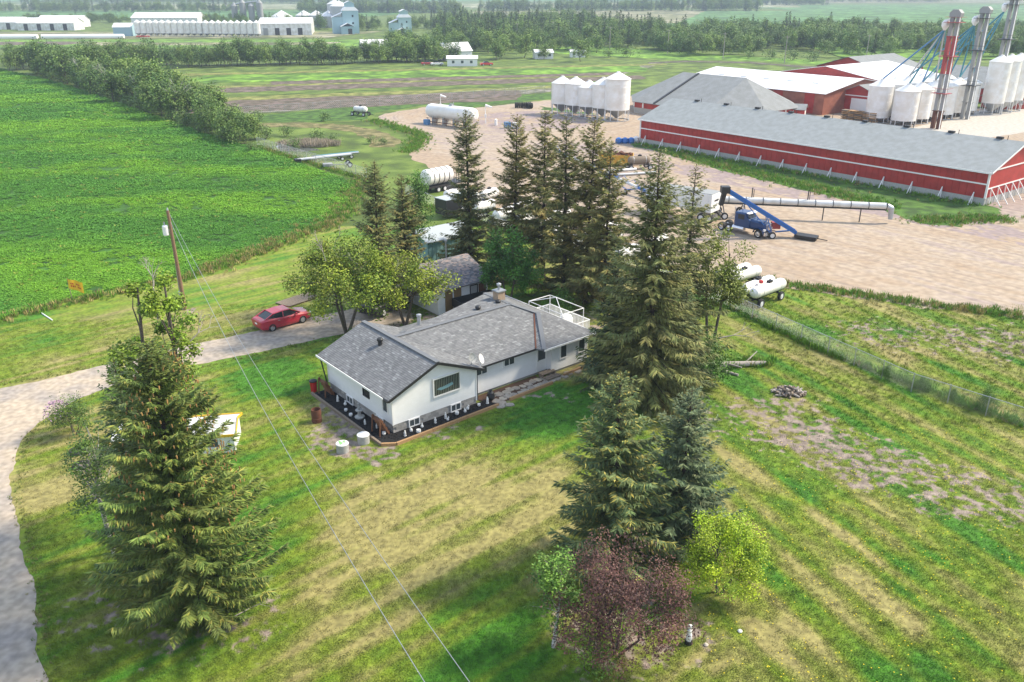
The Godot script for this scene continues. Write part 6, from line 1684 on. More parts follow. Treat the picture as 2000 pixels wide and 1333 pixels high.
	for k in 40: ld.box(Vector3(rnd(-2.3, 2.3), rnd(1.0, 1.8), rnd(-1.0, 1.0)), Vector3(0.5, 0.3, 0.5), Basis(Vector3(rnd(-1, 1), 1, rnd(-1, 1)).normalized(), rnd(0, 6)))
	add(ld, "scrap", M.rust, y)
	for q in [[14.8, -121.5, 21.0, -123.4, "galvanised", "loose silver auger tube lying near the yellow container"], [13.2, -124.0, 18.5, -126.0, "white_steel", "loose white pipe lying beside the yellow container"]]:
		var m := MB.new()
		m.tube(V(q[0], q[1], 0.22), V(q[2], q[3], 0.22), 0.2, 0.2, 12); tag(add(m, "auger_tube", M[q[4]]), q[5], "pipe")
	var rt := nurse_tank("rusty_tank", "small rusty brown tank cart next to the yellow container", V(19.0, -127.0), 0.2, false, "")
	for c in rt.get_children():
		if c.name.begins_with("tank"): c.material_override = M.old_wood
	for q in [[23.0, -151.5, "white_paint", "white bulk bag heap at the barn corner"], [19.8, -150.2, "blue_paint", "blue tarp heap at the barn corner"]]:
		var o := thing("bulk_bag", q[3], "bag", V(q[0], q[1]))
		for k in 3:
			var m := MB.new()
			m.lathe([Vector2(0.5, 0), Vector2(0.62, 0.3), Vector2(0.55, 0.8), Vector2(0.2, 1.0), Vector2(0, 1.02)], 10, Vector3(-1.1 + k * 1.1, 0, rnd(-0.3, 0.3))); add(m, "bag", M[q[2]], o)
	# augers lying in the grass beyond the wire fence
	for q in [[-29.5, -133.6, 0.45, 8.5, "white_steel", "pair of grey augers lying in the grass beyond the wire fence"], [-28.0, -135.8, 0.42, 7.0, "spout_teal", "teal edged auger lying beside the grey augers"]]:
		var o := thing("resting_auger", q[4 + 1], "auger", V(q[0], q[1]), q[2])
		for k in 2:
			var m := MB.new()
			m.tube(Vector3(-q[3] / 2, 0.55, k * 0.5), Vector3(q[3] / 2, 0.75, k * 0.5), 0.17, 0.17, 10); add(m, "tube", M[q[4]] if k == 0 else M.galvanised, o)
		for s in [-0.8, 1.2]: wheel(o, Vector3(q[3] * 0.3, 0.32, s), 0.32, 0.2)
		var m2 := MB.new()
		m2.bar(Vector3(q[3] * 0.3, 0.32, -0.8), Vector3(q[3] * 0.3, 0.32, 1.2), 0.1, 0.1); m2.box(Vector3(-q[3] / 2, 0.4, 0.25), Vector3(0.9, 0.6, 1.0)); add(m2, "axle", M.black_steel, o)
	var cart := thing("wheel_cart", "low grey wheel cart with long tongue in the grass by the augers", "cart", V(-26.0, -128.8), 0.35)
	var cf := MB.new()
	cf.bar(Vector3(-2.4, 0.35, 0), Vector3(1.6, 0.4, 0), 0.12, 0.12); cf.bar(Vector3(1.2, 0.4, -0.9), Vector3(1.2, 0.4, 0.9), 0.12, 0.12); cf.box(Vector3(-2.0, 0.45, 0), Vector3(1.4, 0.4, 1.2)); add(cf, "frame", M.grey_steel, cart)
	for s in [-0.9, 0.9]: wheel(cart, Vector3(1.2, 0.4, s), 0.4, 0.25)
	# reeds by the pond
	var rl := []
	var reed := MB.new()
	for k in 7: twig(reed, Vector3(rnd(-0.25, 0.25), 0, rnd(-0.25, 0.25)), dirv(rnd(0, TAU), rnd(1.1, 1.5)), dirv(rnd(0, TAU), 0), rnd(0.8, 1.5), 0.05)
	for k in 500:
		var a := rnd(0, TAU)
		var p := Vector2(-35.0 + cos(a) * rnd(2.0, 5.5), -147.5 + sin(a) * rnd(0.5, 2.6))
		if p.y > -145.2 and p.x < -33: continue
		rl.append([Transform3D(Basis(Vector3.UP, rnd(0, 6)).scaled(Vector3.ONE * rnd(0.7, 1.3)), V(p.x, p.y)), Color(0.40, 0.33, 0.26) * rnd(0.7, 1.2)])
	scatter("pond_reeds", reed.mesh(), M.grass, rl, "dry pale reeds standing at the pond edge", "reeds")

func statue_mesh(kind: int) -> ArrayMesh:
	# small plaster garden figures: lathed robes, pots and crouching animals
	var m := MB.new()
	match kind:
		0:
			m.lathe([Vector2(0.13, 0), Vector2(0.14, 0.06), Vector2(0.1, 0.08), Vector2(0.12, 0.25), Vector2(0.09, 0.38), Vector2(0.11, 0.46), Vector2(0.05, 0.53), Vector2(0.07, 0.58), Vector2(0.065, 0.65), Vector2(0, 0.69)], 12)
			m.tube(Vector3(0.1, 0.45, 0), Vector3(0.13, 0.3, 0.08), 0.03, 0.025, 6); m.tube(Vector3(-0.1, 0.45, 0), Vector3(-0.05, 0.32, 0.12), 0.03, 0.025, 6)
		1:
			m.lathe([Vector2(0.12, 0), Vector2(0.19, 0.1), Vector2(0.2, 0.22), Vector2(0.16, 0.28), Vector2(0.19, 0.32), Vector2(0.15, 0.31), Vector2(0, 0.24)], 14)
		2:
			m.lathe([Vector2(0, 0.0), Vector2(0.16, 0.05), Vector2(0.17, 0.2), Vector2(0.08, 0.34), Vector2(0, 0.35)], 12, Vector3.ZERO)
			m.lathe([Vector2(0, 0), Vector2(0.09, 0.04), Vector2(0.1, 0.12), Vector2(0.05, 0.2), Vector2(0, 0.21)], 10, Vector3(0, 0.3, 0.1))
			for s in [-0.05, 0.05]: m.tube(Vector3(s, 0.46, 0.08), Vector3(s * 1.5, 0.6, 0.04), 0.025, 0.012, 6)
	return m.mesh()

func garden_things() -> void:
	var turn := atan2(0.637, 0.771)
	var fr := Transform3D(Basis(Vector3.UP, turn), V(-7.2, -45.2))
	# mulch bed round the wing, with timber edging
	var md := MB.new()
	md.slab([H3(-1.3, -0.75, 0.07), H3(-0.6, -1.25, 0.07), H3(7.2, -1.1, 0.07), H3(7.2, 0.0, 0.07), H3(0.02, 0.0, 0.07)], Vector3(0, -0.08, 0))
	md.slab([H3(-1.3, -0.75, 0.069), H3(0.02, 0.0, 0.069), H3(0.02, 8.1, 0.069), H3(-1.25, 8.1, 0.069)], Vector3(0, -0.08, 0))
	for k in 500:
		var side := k % 2 == 0
		var p := H3(rnd(-0.5, 7.0), rnd(-1.0, -0.1), 0.07) if side else H3(rnd(-1.15, -0.1), rnd(-0.4, 7.9), 0.07)
		md.box(p, Vector3(rnd(0.06, 0.16), 0.04, rnd(0.03, 0.06)), Basis(Vector3(rnd(-0.3, 0.3), 1, rnd(-0.3, 0.3)).normalized(), rnd(0, 6)))
	var mo := add(md, "mulch_bed", M.mulch)
	mo.transform = fr
	tag(mo, "black mulch flower bed wrapped round the house corner", "flower bed")
	var ed := [[-1.35, -0.8, -1.3, 8.1, "old_wood", "weathered timber edging of the bed along the shaded house side"], [-1.35, -0.78, -0.62, -1.3, "new_wood", "short corner timber of the mulch bed edging"], [-0.6, -1.3, 7.25, -1.15, "new_wood", "long fresh timber edging of the mulch bed under the picture window"], [8.3, -1.0, 12.2, -0.9, "new_wood", "timber edging along the flagstone path"], [13.6, -0.5, 16.4, -0.3, "new_wood", "loose timber lying below the tall windows"]]
	for q in ed:
		var a := H3(q[0], q[1], 0.1)
		var b := H3(q[2], q[3], 0.1)
		var n := maxi(1, int(a.distance_to(b) / 2.4))
		var o := thing("timber_edging", q[5], "edging", V(-7.2, -45.2), turn)
		for k in n:
			var m := MB.new()
			m.bar(a.lerp(b, (k + 0.005) / n), a.lerp(b, (k + 0.995) / n), 0.14, 0.2); add(m, "timber", M[q[4]], o)
	# figures in the bed
	var st := [statue_mesh(0), statue_mesh(1), statue_mesh(2)]
	var lb := ["small white plaster figure standing in the black mulch bed", "white plaster pot in the black mulch bed", "white plaster animal figure sitting in the black mulch bed"]
	var gp := ["white plaster figures in the bed", "white plaster pots in the bed", "white plaster animals in the bed"]
	var cat := ["statue", "pot", "statue"]
	for q in [[0.35, -0.75, 0, 0.9], [0.95, -0.5, 2, 0.9], [1.2, -0.95, 1, 1.1], [1.75, -0.5, 2, 0.8], [2.7, -0.55, 0, 0.9], [3.55, -0.45, 0, 0.95], [3.5, -0.75, 2, 0.75], [4.4, -0.5, 1, 1.0], [5.0, -0.55, 2, 0.85], [5.35, -0.35, 2, 0.95], [6.2, -0.45, 1, 0.8], [6.85, -0.5, 0, 1.1], [-0.55, 0.2, 1, 0.9], [-0.45, 1.2, 0, 0.7], [-0.75, 2.1, 0, 0.8], [-0.9, 3.6, 1, 0.9], [-0.8, 4.4, 1, 0.8], [-0.4, 5.2, 2, 0.9], [-0.5, 6.0, 0, 1.0]]:
		var m := MeshInstance3D.new()
		m.mesh = st[q[2]]; m.material_override = M.plaster
		put(m, ["garden_statue", "garden_pot", "animal_statue"][q[2]])
		m.transform = fr * Transform3D(Basis(Vector3.UP, rnd(0, 6)).scaled(Vector3.ONE * q[3] * 0.66), H3(q[0], q[1], 0.07))
		tag(m, lb[q[2]], cat[q[2]], gp[q[2]])
	var ft := thing("statue_fountain", "tall grey tiered statue fountain beside the shaded house wall", "fountain", fr * H3(-0.55, 3.1, 0.07))
	var fb := MB.new()
	fb.lathe([Vector2(0.3, 0), Vector2(0.32, 0.08), Vector2(0.12, 0.14), Vector2(0.1, 0.4), Vector2(0.24, 0.5), Vector2(0.25, 0.55), Vector2(0.06, 0.56)], 14); add(fb, "basin", M.concrete, ft)
	var ff := MB.new()
	ff.lathe([Vector2(0.08, 0.55), Vector2(0.1, 0.7), Vector2(0.06, 0.9), Vector2(0.08, 1.0), Vector2(0, 1.08)], 10); add(ff, "figure", M.grey_steel, ft)
	# slatted wooden planters leaning on the wall
	for q in [[-0.6, 0.55, "brown slatted wooden planter stand at the house corner"], [-0.6, 7.4, "brown slatted wooden planter stand at the far end of the bed"]]:
		var o := thing("planter_stand", q[2], "planter", fr * H3(q[0], q[1], 0.07), turn + PI / 2)
		for s in [-0.45, 0.45]:
			var m := MB.new()
			m.bar(Vector3(s, 0, 0.35), Vector3(s, 1.15, -0.2), 0.06, 0.1); m.bar(Vector3(s, 0, -0.3), Vector3(s, 1.1, -0.22), 0.06, 0.08); add(m, "side_frame", M.brown_wood, o)
		for k in 4:
			var m := MB.new()
			var f := k / 3.5
			m.box(Vector3(0, 0.15 + f * 0.9, 0.28 - f * 0.45), Vector3(0.9, 0.14, 0.22)); add(m, "slat_box", M.brown_wood, o)
	var rb := thing("red_bin", "red bin with black lid at the end of the flower bed", "bin", fr * H3(-0.95, 8.45, 0))
	var r1 := MB.new()
	r1.lathe([Vector2(0.2, 0), Vector2(0.25, 0.75)], 14); add(r1, "body", M.red_paint, rb)
	var r2 := MB.new()
	r2.lathe([Vector2(0.27, 0.74), Vector2(0.27, 0.82), Vector2(0.1, 0.9), Vector2(0, 0.91)], 14); add(r2, "lid", M.black_trim, rb)
	var rk := MB.new()
	rk.lathe([Vector2(0.31, 0), Vector2(0.32, 0.3), Vector2(0.3, 0.32), Vector2(0.32, 0.6), Vector2(0.3, 0.88), Vector2(0.27, 0.88), Vector2(0.26, 0.2), Vector2(0, 0.18)], 18, V(-12.2, -46.8)); tag(add(rk, "burn_barrel", M.rust), "rusty steel burn barrel on bare earth beside the house", "barrel")
	for q in [[-9.9, -43.1, "round concrete well ring with green splashed lid on bare earth", true], [-8.85, -44.15, "round concrete well ring with plain lid near the bed corner", false]]:
		var o := thing("well_ring", q[2], "well", V(q[0], q[1]))
		var m := MB.new()
		m.lathe([Vector2(0.36, 0), Vector2(0.36, 0.52), Vector2(0, 0.53)], 22); add(m, "ring", M.concrete, o)
		var l := MB.new()
		l.lathe([Vector2(0.37, 0.52), Vector2(0.38, 0.55), Vector2(0.36, 0.58), Vector2(0, 0.59)], 22); add(l, "lid", M.plaster, o)
		if q[3]:
			var s := MB.new()
			s.col = Color(0.2, 0.65, 0.15)
			for k in 9: s.lathe([Vector2(rnd(0.05, 0.1), 0.592 + k * 0.0008), Vector2(0, 0.594 + k * 0.0008)], 9, Vector3(rnd(-0.2, 0.2), 0, rnd(-0.2, 0.2)))
			add(s, "green_splash", M.tinted, o)
	# flagstones
	var fsm := []
	for k in 3: fsm.append(grained(mat("flag_%d" % k, 0.40 + k * 0.05, 0.345 + k * 0.045, 0.29 + k * 0.03, 0.92), M.block.albedo_texture, 0.5))
	var path := thing("flagstone_path", "path of irregular flagstones in earth along the white wall", "path", V(-7.2, -45.2), turn)
	for k in 24:
		var a := 7.6 + k * 0.245 + rnd(-0.05, 0.05)
		var bb := rnd(-0.85, 0.25) if k % 2 == 0 else rnd(-0.6, 0.5)
		if k % 2 == 0: bb = -0.55 + rnd(-0.1, 0.1)
		else: bb = 0.12 + rnd(-0.1, 0.1)
		var pts := []
		var r := rnd(0.26, 0.36)
		for j in 6: pts.append(H3(a, bb, 0.075) + Vector3(cos(TAU * j / 6), 0, -sin(TAU * j / 6)) * r * rnd(0.75, 1.15))
		var m := MB.new()
		m.slab(pts, Vector3(0, -0.07, 0)); add(m, "flagstone", fsm[k % 3], path)
	for q in [[14.2, -0.35], [14.9, -0.55], [13.6, -0.6], [7.3, -1.35], [7.9, -1.5], [7.7, -1.0]]:
		var pts := []
		for j in 6: pts.append(H3(q[0], q[1], 0.07) + Vector3(cos(TAU * j / 6), 0, -sin(TAU * j / 6)) * 0.3 * rnd(0.8, 1.2))
		var m := MB.new()
		m.slab(pts, Vector3(0, -0.07, 0)); add(m, "flagstone", fsm[rng.randi() % 3], path)
	var eb := MB.new()
	eb.slab([H3(7.25, -0.9, 0.03), H3(12.1, -0.85, 0.03), H3(12.1, 0.85, 0.03), H3(6.5, 0.85, 0.03)], Vector3(0, -0.03, 0))
	add(eb, "earth_bed", grained(mat("red_earth", 0.23, 0.125, 0.075, 0.95), M.mulch.albedo_texture, 0.6), path)
	var bag := MB.new()
	bag.lathe([Vector2(0.2, 0), Vector2(0.28, 0.2), Vector2(0.22, 0.5), Vector2(0.1, 0.62), Vector2(0.12, 0.7), Vector2(0, 0.75)], 10, fr * H3(7.4, -0.15, 0.06)); tag(add(bag, "black_figure", M.black_trim), "black hunched garden figure at the bed end by the downpipe", "statue")
	# car tyres used as planters, branch, pipe, board, flag
	for q in [[-25.4, -43.0, "grey tyre planter in the grass nearest the lilac"], [-24.4, -41.4, "grey tyre planter on the grass behind the birch"]]:
		var o := thing("tyre_planter", q[2], "planter", V(q[0], q[1]))
		var m := MB.new()
		m.lathe([Vector2(0.2, 0.02), Vector2(0.42, 0), Vector2(0.48, 0.1), Vector2(0.42, 0.2), Vector2(0.25, 0.18), Vector2(0.24, 0.08)], 18); add(m, "tyre", M.rubber, o)
		var s := MB.new()
		s.lathe([Vector2(0.26, 0.1), Vector2(0, 0.13)], 12); add(s, "soil", M.old_wood, o)
	var br := MeshInstance3D.new()
	br.mesh = dead_mesh(300, 2.0, 9, 0.03); br.material_override = M.dead_wood
	put(br, "fallen_branch"); br.transform = Transform3D(Basis(Vector3(0, 1, 0), 0.7) * Basis(Vector3(0, 0, 1), -1.5), V(-12.0, -28.9, 0.08)); tag(br, "pale fallen branch on the dry grass under the largest spruce", "branch")
	var pv := MB.new()
	pv.tube(V(-39.4, -66.0, 0.06), V(-37.5, -64.2, 0.06), 0.05, 0.05, 8); tag(add(pv, "white_pipe", M.white_paint), "white pipe lying on the grass near the crop edge", "pipe")
	var bo := thing("wooden_platform", "grey wooden platform lying on the grass behind the red car", "platform", V(-18.6, -69.0), 0.9)
	for k in 7:
		var m := MB.new()
		m.box(Vector3(0, 0.12, -0.75 + k * 0.25), Vector3(3.4, 0.05, 0.22)); add(m, "plank", M.old_wood, bo)
	for x in [-1.4, 0, 1.4]:
		var m := MB.new()
		m.box(Vector3(x, 0.05, 0), Vector3(0.1, 0.09, 1.7)); add(m, "joist", M.old_wood, bo)
	var fg := thing("yellow_flag", "yellow flag with red lettering on a stake at the crop edge", "flag", V(-38.1, -68.9))
	var fp := MB.new()
	fp.tube(Vector3.ZERO, Vector3(-0.1, 2.1, 0), 0.03, 0.025, 6); add(fp, "stake", M.old_wood, fg)
	var cl := MB.new()
	var cn := 10
	var fcol := func(i: int, e: float) -> Vector3: return Vector3(-0.08 + i * 0.125, (2.05 - i * 0.035) - e * (0.85 + i * 0.01), sin(i * 0.9) * 0.07 + e * 0.03)
	for i in cn:
		cl.quad(fcol.call(i, 0.0), fcol.call(i + 1, 0.0), fcol.call(i + 1, 1.0), fcol.call(i, 1.0), Vector3(0, 0, 1))
	add(cl, "cloth", M.flag_yellow, fg)
	var let := MB.new()
	for i in range(2, 9):
		for row in 2:
			if (i * 3 + row) % 4 == 0: continue
			var o := Vector3(0, 0, 0.012)
			var e0 := 0.3 + row * 0.25
			let.quad(fcol.call(i, e0) + o, fcol.call(i + 1, e0).lerp(fcol.call(i, e0), 0.35) + o, fcol.call(i + 1, e0 + 0.16).lerp(fcol.call(i, e0 + 0.16), 0.35) + o, fcol.call(i, e0 + 0.16) + o, Vector3(0, 0, 1))
	add(let, "lettering", M.red_paint, fg)
	# log, firewood, lawn statue
	var lg := thing("fallen_log", "grey fallen tree trunk lying behind the leafy bush", "log", V(14.8, -54.9))
	var l1 := MB.new()
	l1.tube(Vector3(0, 0.25, 0), Vector3(3.4, 0.22, -0.4), 0.24, 0.16, 10); add(l1, "trunk", M.dead_wood, lg)
	var l2 := MB.new()
	l2.tube(Vector3(0.6, 0.3, 0), Vector3(1.3, 0.5, 1.0), 0.1, 0.05, 7); l2.tube(Vector3(1.8, 0.25, -0.2), Vector3(3.0, 0.7, -1.4), 0.07, 0.03, 7); l2.tube(Vector3(-0.2, 0.1, 0.4), Vector3(1.0, 0.1, 1.4), 0.12, 0.09, 7); add(l2, "branch", M.dead_wood, lg)
	var wp := thing("firewood_pile", "heap of split grey firewood on the bare earth patch", "firewood", V(18.5, -50.8))
	for k in 90:
		var m := MB.new()
		var a := rnd(0, TAU)
		var q := sqrt(rnd(0, 1)) * 0.95
		var c := Vector3(cos(a) * q * 1.1, 0.08 + (1.0 - q) * 0.5 * rnd(0.3, 1.0), sin(a) * q * 0.75)
		var d := dirv(rnd(0, TAU), rnd(-0.3, 0.4)) * 0.2
		m.tube(c - d, c + d, rnd(0.06, 0.1), rnd(0.06, 0.1), 5); add(m, "split_log", [M.dead_wood, M.old_wood, M.bark][k % 3], wp)
	var ls := thing("lawn_statue", "white garden figure with dark base beside the purple tree", "statue", V(7.3, -27.4))
	var la := MB.new()
	la.lathe([Vector2(0.16, 0), Vector2(0.16, 0.2), Vector2(0, 0.22)], 12); add(la, "base", M.black_trim, ls)
	var lc := MB.new()
	lc.lathe([Vector2(0.12, 0.2), Vector2(0.13, 0.4), Vector2(0.08, 0.6), Vector2(0.11, 0.72), Vector2(0.04, 0.8), Vector2(0.08, 0.86), Vector2(0.08, 0.95), Vector2(0, 1.0)], 12); add(lc, "figure", M.plaster, ls)
	for q in [[8.0, -27.3, "flag_stone", "tan stone beside the white lawn figure"], [9.6, -28.1, "plaster", "small white stone on the lawn near the figure"]]:
		var m := MB.new()
		m.lathe([Vector2(0.09, 0), Vector2(0.11, 0.05), Vector2(0.06, 0.1), Vector2(0, 0.11)], 7, V(q[0], q[1])); tag(add(m, "lawn_stone", M[q[2]]), q[3], "stone")
	# black patio heap by the spruces
	var gr := thing("covered_grill", "black covered barbecue under the trees behind the house", "barbecue", V(1.2, -63.2), 0.3)
	var gc := MB.new()
	gc.loft([[Vector3(-0.8, 0, -0.4), Vector3(0.8, 0, -0.4), Vector3(0.8, 0, 0.4), Vector3(-0.8, 0, 0.4)], [Vector3(-0.75, 0.8, -0.36), Vector3(0.75, 0.8, -0.36), Vector3(0.75, 0.8, 0.36), Vector3(-0.75, 0.8, 0.36)], [Vector3(-0.45, 1.1, -0.15), Vector3(0.45, 1.1, -0.15), Vector3(0.45, 1.1, 0.15), Vector3(-0.45, 1.1, 0.15)]]); add(gc, "cover", M.black_trim, gr)
	var wk := thing("concrete_walk", "narrow concrete slab walk behind the house", "path", V(-3.6, -61.8), 0.75)
	for k in 5:
		var m := MB.new()
		m.box(Vector3(-2.0 + k * 0.92, 0.05, 0), Vector3(0.88, 0.08, 0.8)); add(m, "slab", M.concrete, wk)

func mesh_fence(called: String, label: String, pts: Array, h: float, gap: float, cell: float, wire: float, group := "") -> void:
	# chain link: posts, top rail, woven wires
	var o := thing(called, label, "fence", V(pts[0].x, pts[0].y), 0.0, group)
	var origin: Vector2 = pts[0]
	for i in pts.size() - 1:
		var a: Vector2 = pts[i] - origin
		var b: Vector2 = pts[i + 1] - origin
		var n := maxi(1, int(round(a.distance_to(b) / gap)))
		for k in n:
			var p := a.lerp(b, float(k) / n)
			var m := MB.new()
			m.tube(V(p.x, p.y), V(p.x, p.y, h + 0.06), 0.035, 0.035, 7); add(m, "post", M.galvanised, o)
			var q := a.lerp(b, float(k + 1) / n)
			var r := MB.new()
			r.tube(V(p.x, p.y, h), V(q.x, q.y, h), 0.022, 0.022, 6); add(r, "top_rail", M.galvanised, o)
		var w := MB.new()
		var l := a.distance_to(b)
		var d := (b - a).normalized()
		var c := int(l / cell)
		var nn := Vector2(-d.y, d.x)
		for k in range(-int(h / cell), c):
			for s in [0, 1]:
				var f0 := k * cell
				var f1 := f0 + h
				var y0 := 0.0
				var y1 := h
				if f0 < 0.0: y0 = -f0; f0 = 0.0
				if f1 > l: y1 = h - (f1 - l); f1 = l
				if s == 1: 
					y0 = h - y0; y1 = h - y1
				var e0 := a + d * f0
				var e1 := a + d * f1
				w.bar(V(e0.x, e0.y, y0 + 0.02), V(e1.x, e1.y, y1), wire, wire)
		add(w, "wire_mesh", M.galvanised, o)
	var e: Vector2 = pts[-1] - origin
	var m := MB.new()
	m.tube(V(e.x, e.y), V(e.x, e.y, h + 0.06), 0.035, 0.035, 7); add(m, "post", M.galvanised, o)

func cable(called: String, label: String, a: Vector3, b: Vector3, sag: float, r: float) -> void:
	var m := MB.new()
	var n := 24
	for k in n:
		var f0 := float(k) / n
		var f1 := float(k + 1) / n
		m.tube(a.lerp(b, f0) - Vector3(0, sag * 4.0 * f0 * (1.0 - f0), 0), a.lerp(b, f1) - Vector3(0, sag * 4.0 * f1 * (1.0 - f1), 0), r, r, 4, false)
	tag(add(m, called, M.galvanised), label, "cable")

func fences_and_poles() -> void:
	mesh_fence("chain_link_fence", "long chain link fence dividing the lawn from the rough grass", [Vector2(18.4, -66.9), Vector2(23.4, -57.4), Vector2(26.8, -51.0), Vector2(31.6, -45.8), Vector2(38.0, -39.5)], 1.35, 2.4, 0.16, 0.005)
	mesh_fence("chain_link_fence", "chain link fence behind the spruces along the tank row", [Vector2(18.4, -66.9), Vector2(12.6, -75.4), Vector2(7.0, -81.8), Vector2(0.0, -90.4), Vector2(-9.6, -103.0), Vector2(-14.0, -110.0)], 1.35, 3.0, 0.25, 0.008)
	mesh_fence("chain_link_fence", "chain link fence between the crop and the pond grass", [Vector2(-20.6, -119.4), Vector2(-43.7, -146.6)], 1.6, 3.0, 0.3, 0.009)
	mesh_fence("chain_link_fence", "far chain link fence along the gravel road", [Vector2(-61.0, -184.0), Vector2(-41.5, -195.2), Vector2(-17.3, -211.5), Vector2(8.6, -228.0)], 1.7, 3.2, 0.45, 0.018)
	# utility pole with transformer
	var p := thing("utility_pole", "brown wooden utility pole with grey transformer on the lawn", "utility pole", V(-27.6, -66.8))
	var t := MB.new()
	t.tube(Vector3.ZERO, Vector3(-0.15, 8.5, 0), 0.17, 0.12, 10); add(t, "pole", M.pole_wood, p)
	var tr := MB.new()
	tr.lathe([Vector2(0.22, 0), Vector2(0.24, 0.05), Vector2(0.24, 0.72), Vector2(0.2, 0.8), Vector2(0, 0.83)], 14, Vector3(-0.52, 6.5, 0.1)); add(tr, "transformer", M.white_paint, p)
	var bs := MB.new()
	bs.lathe([Vector2(0.05, 0), Vector2(0.07, 0.1), Vector2(0.04, 0.3), Vector2(0, 0.31)], 8, Vector3(-0.55, 7.3, 0.1)); bs.bar(Vector3(-0.3, 6.9, 0.05), Vector3(-0.12, 6.9, 0), 0.1, 0.1); bs.lathe([Vector2(0.06, 0), Vector2(0.08, 0.12), Vector2(0.03, 0.3), Vector2(0, 0.31)], 8, Vector3(-0.15, 8.45, 0)); add(bs, "insulator", M.galvanised, p)
	var mt := MB.new()
	mt.box(Vector3(-0.2, 1.4, 0.05), Vector3(0.22, 0.5, 0.2)); mt.tube(Vector3(-0.2, 0, 0.05), Vector3(-0.2, 4.0, 0.03), 0.03, 0.03, 6); add(mt, "meter_box", M.galvanised, p)
	var sp := MB.new()
	sp.tube(V(-29.9, -71.8), V(-29.9, -71.8, 1.6), 0.06, 0.05, 7); tag(add(sp, "wooden_stake", M.pole_wood), "short brown wooden post behind the utility pole at the crop edge", "post")
	cable("overhead_cable", "twisted overhead service cable running from the pole towards the front lawn", Vector3(-27.6, 7.6, -66.7), Vector3(-1.2, 7.0, -16.0), 1.6, 0.015)
	cable("overhead_cable", "second thinner overhead cable running beside the service cable", Vector3(-27.6, 8.3, -66.7), Vector3(-0.1, 7.4, -16.0), 1.4, 0.013)
	# far roadside poles
	for q in [[2.5, -442.0], [21.0, -462.0], [38.5, -442.0], [44.0, -402.0], [82.0, -345.0], [99.0, -322.0], [131.6, -330.0], [150.0, -300.0], [65.0, -372.0]]:
		var o := thing("roadside_pole", "thin wooden power pole along the far country road", "utility pole", V(q[0], q[1]), 0.4, "power poles along the far road")
		var m := MB.new()
		m.tube(Vector3.ZERO, Vector3(0, 9.5, 0), 0.17, 0.12, 7); add(m, "pole", M.dead_wood, o)
		var c := MB.new()
		c.box(Vector3(0, 9.0, 0), Vector3(2.2, 0.14, 0.14)); add(c, "crossarm", M.dead_wood, o)

func in_poly(x: float, z: float, poly: PackedVector2Array) -> bool:
	return Geometry2D.is_point_in_polygon(Vector2(x, z), poly)

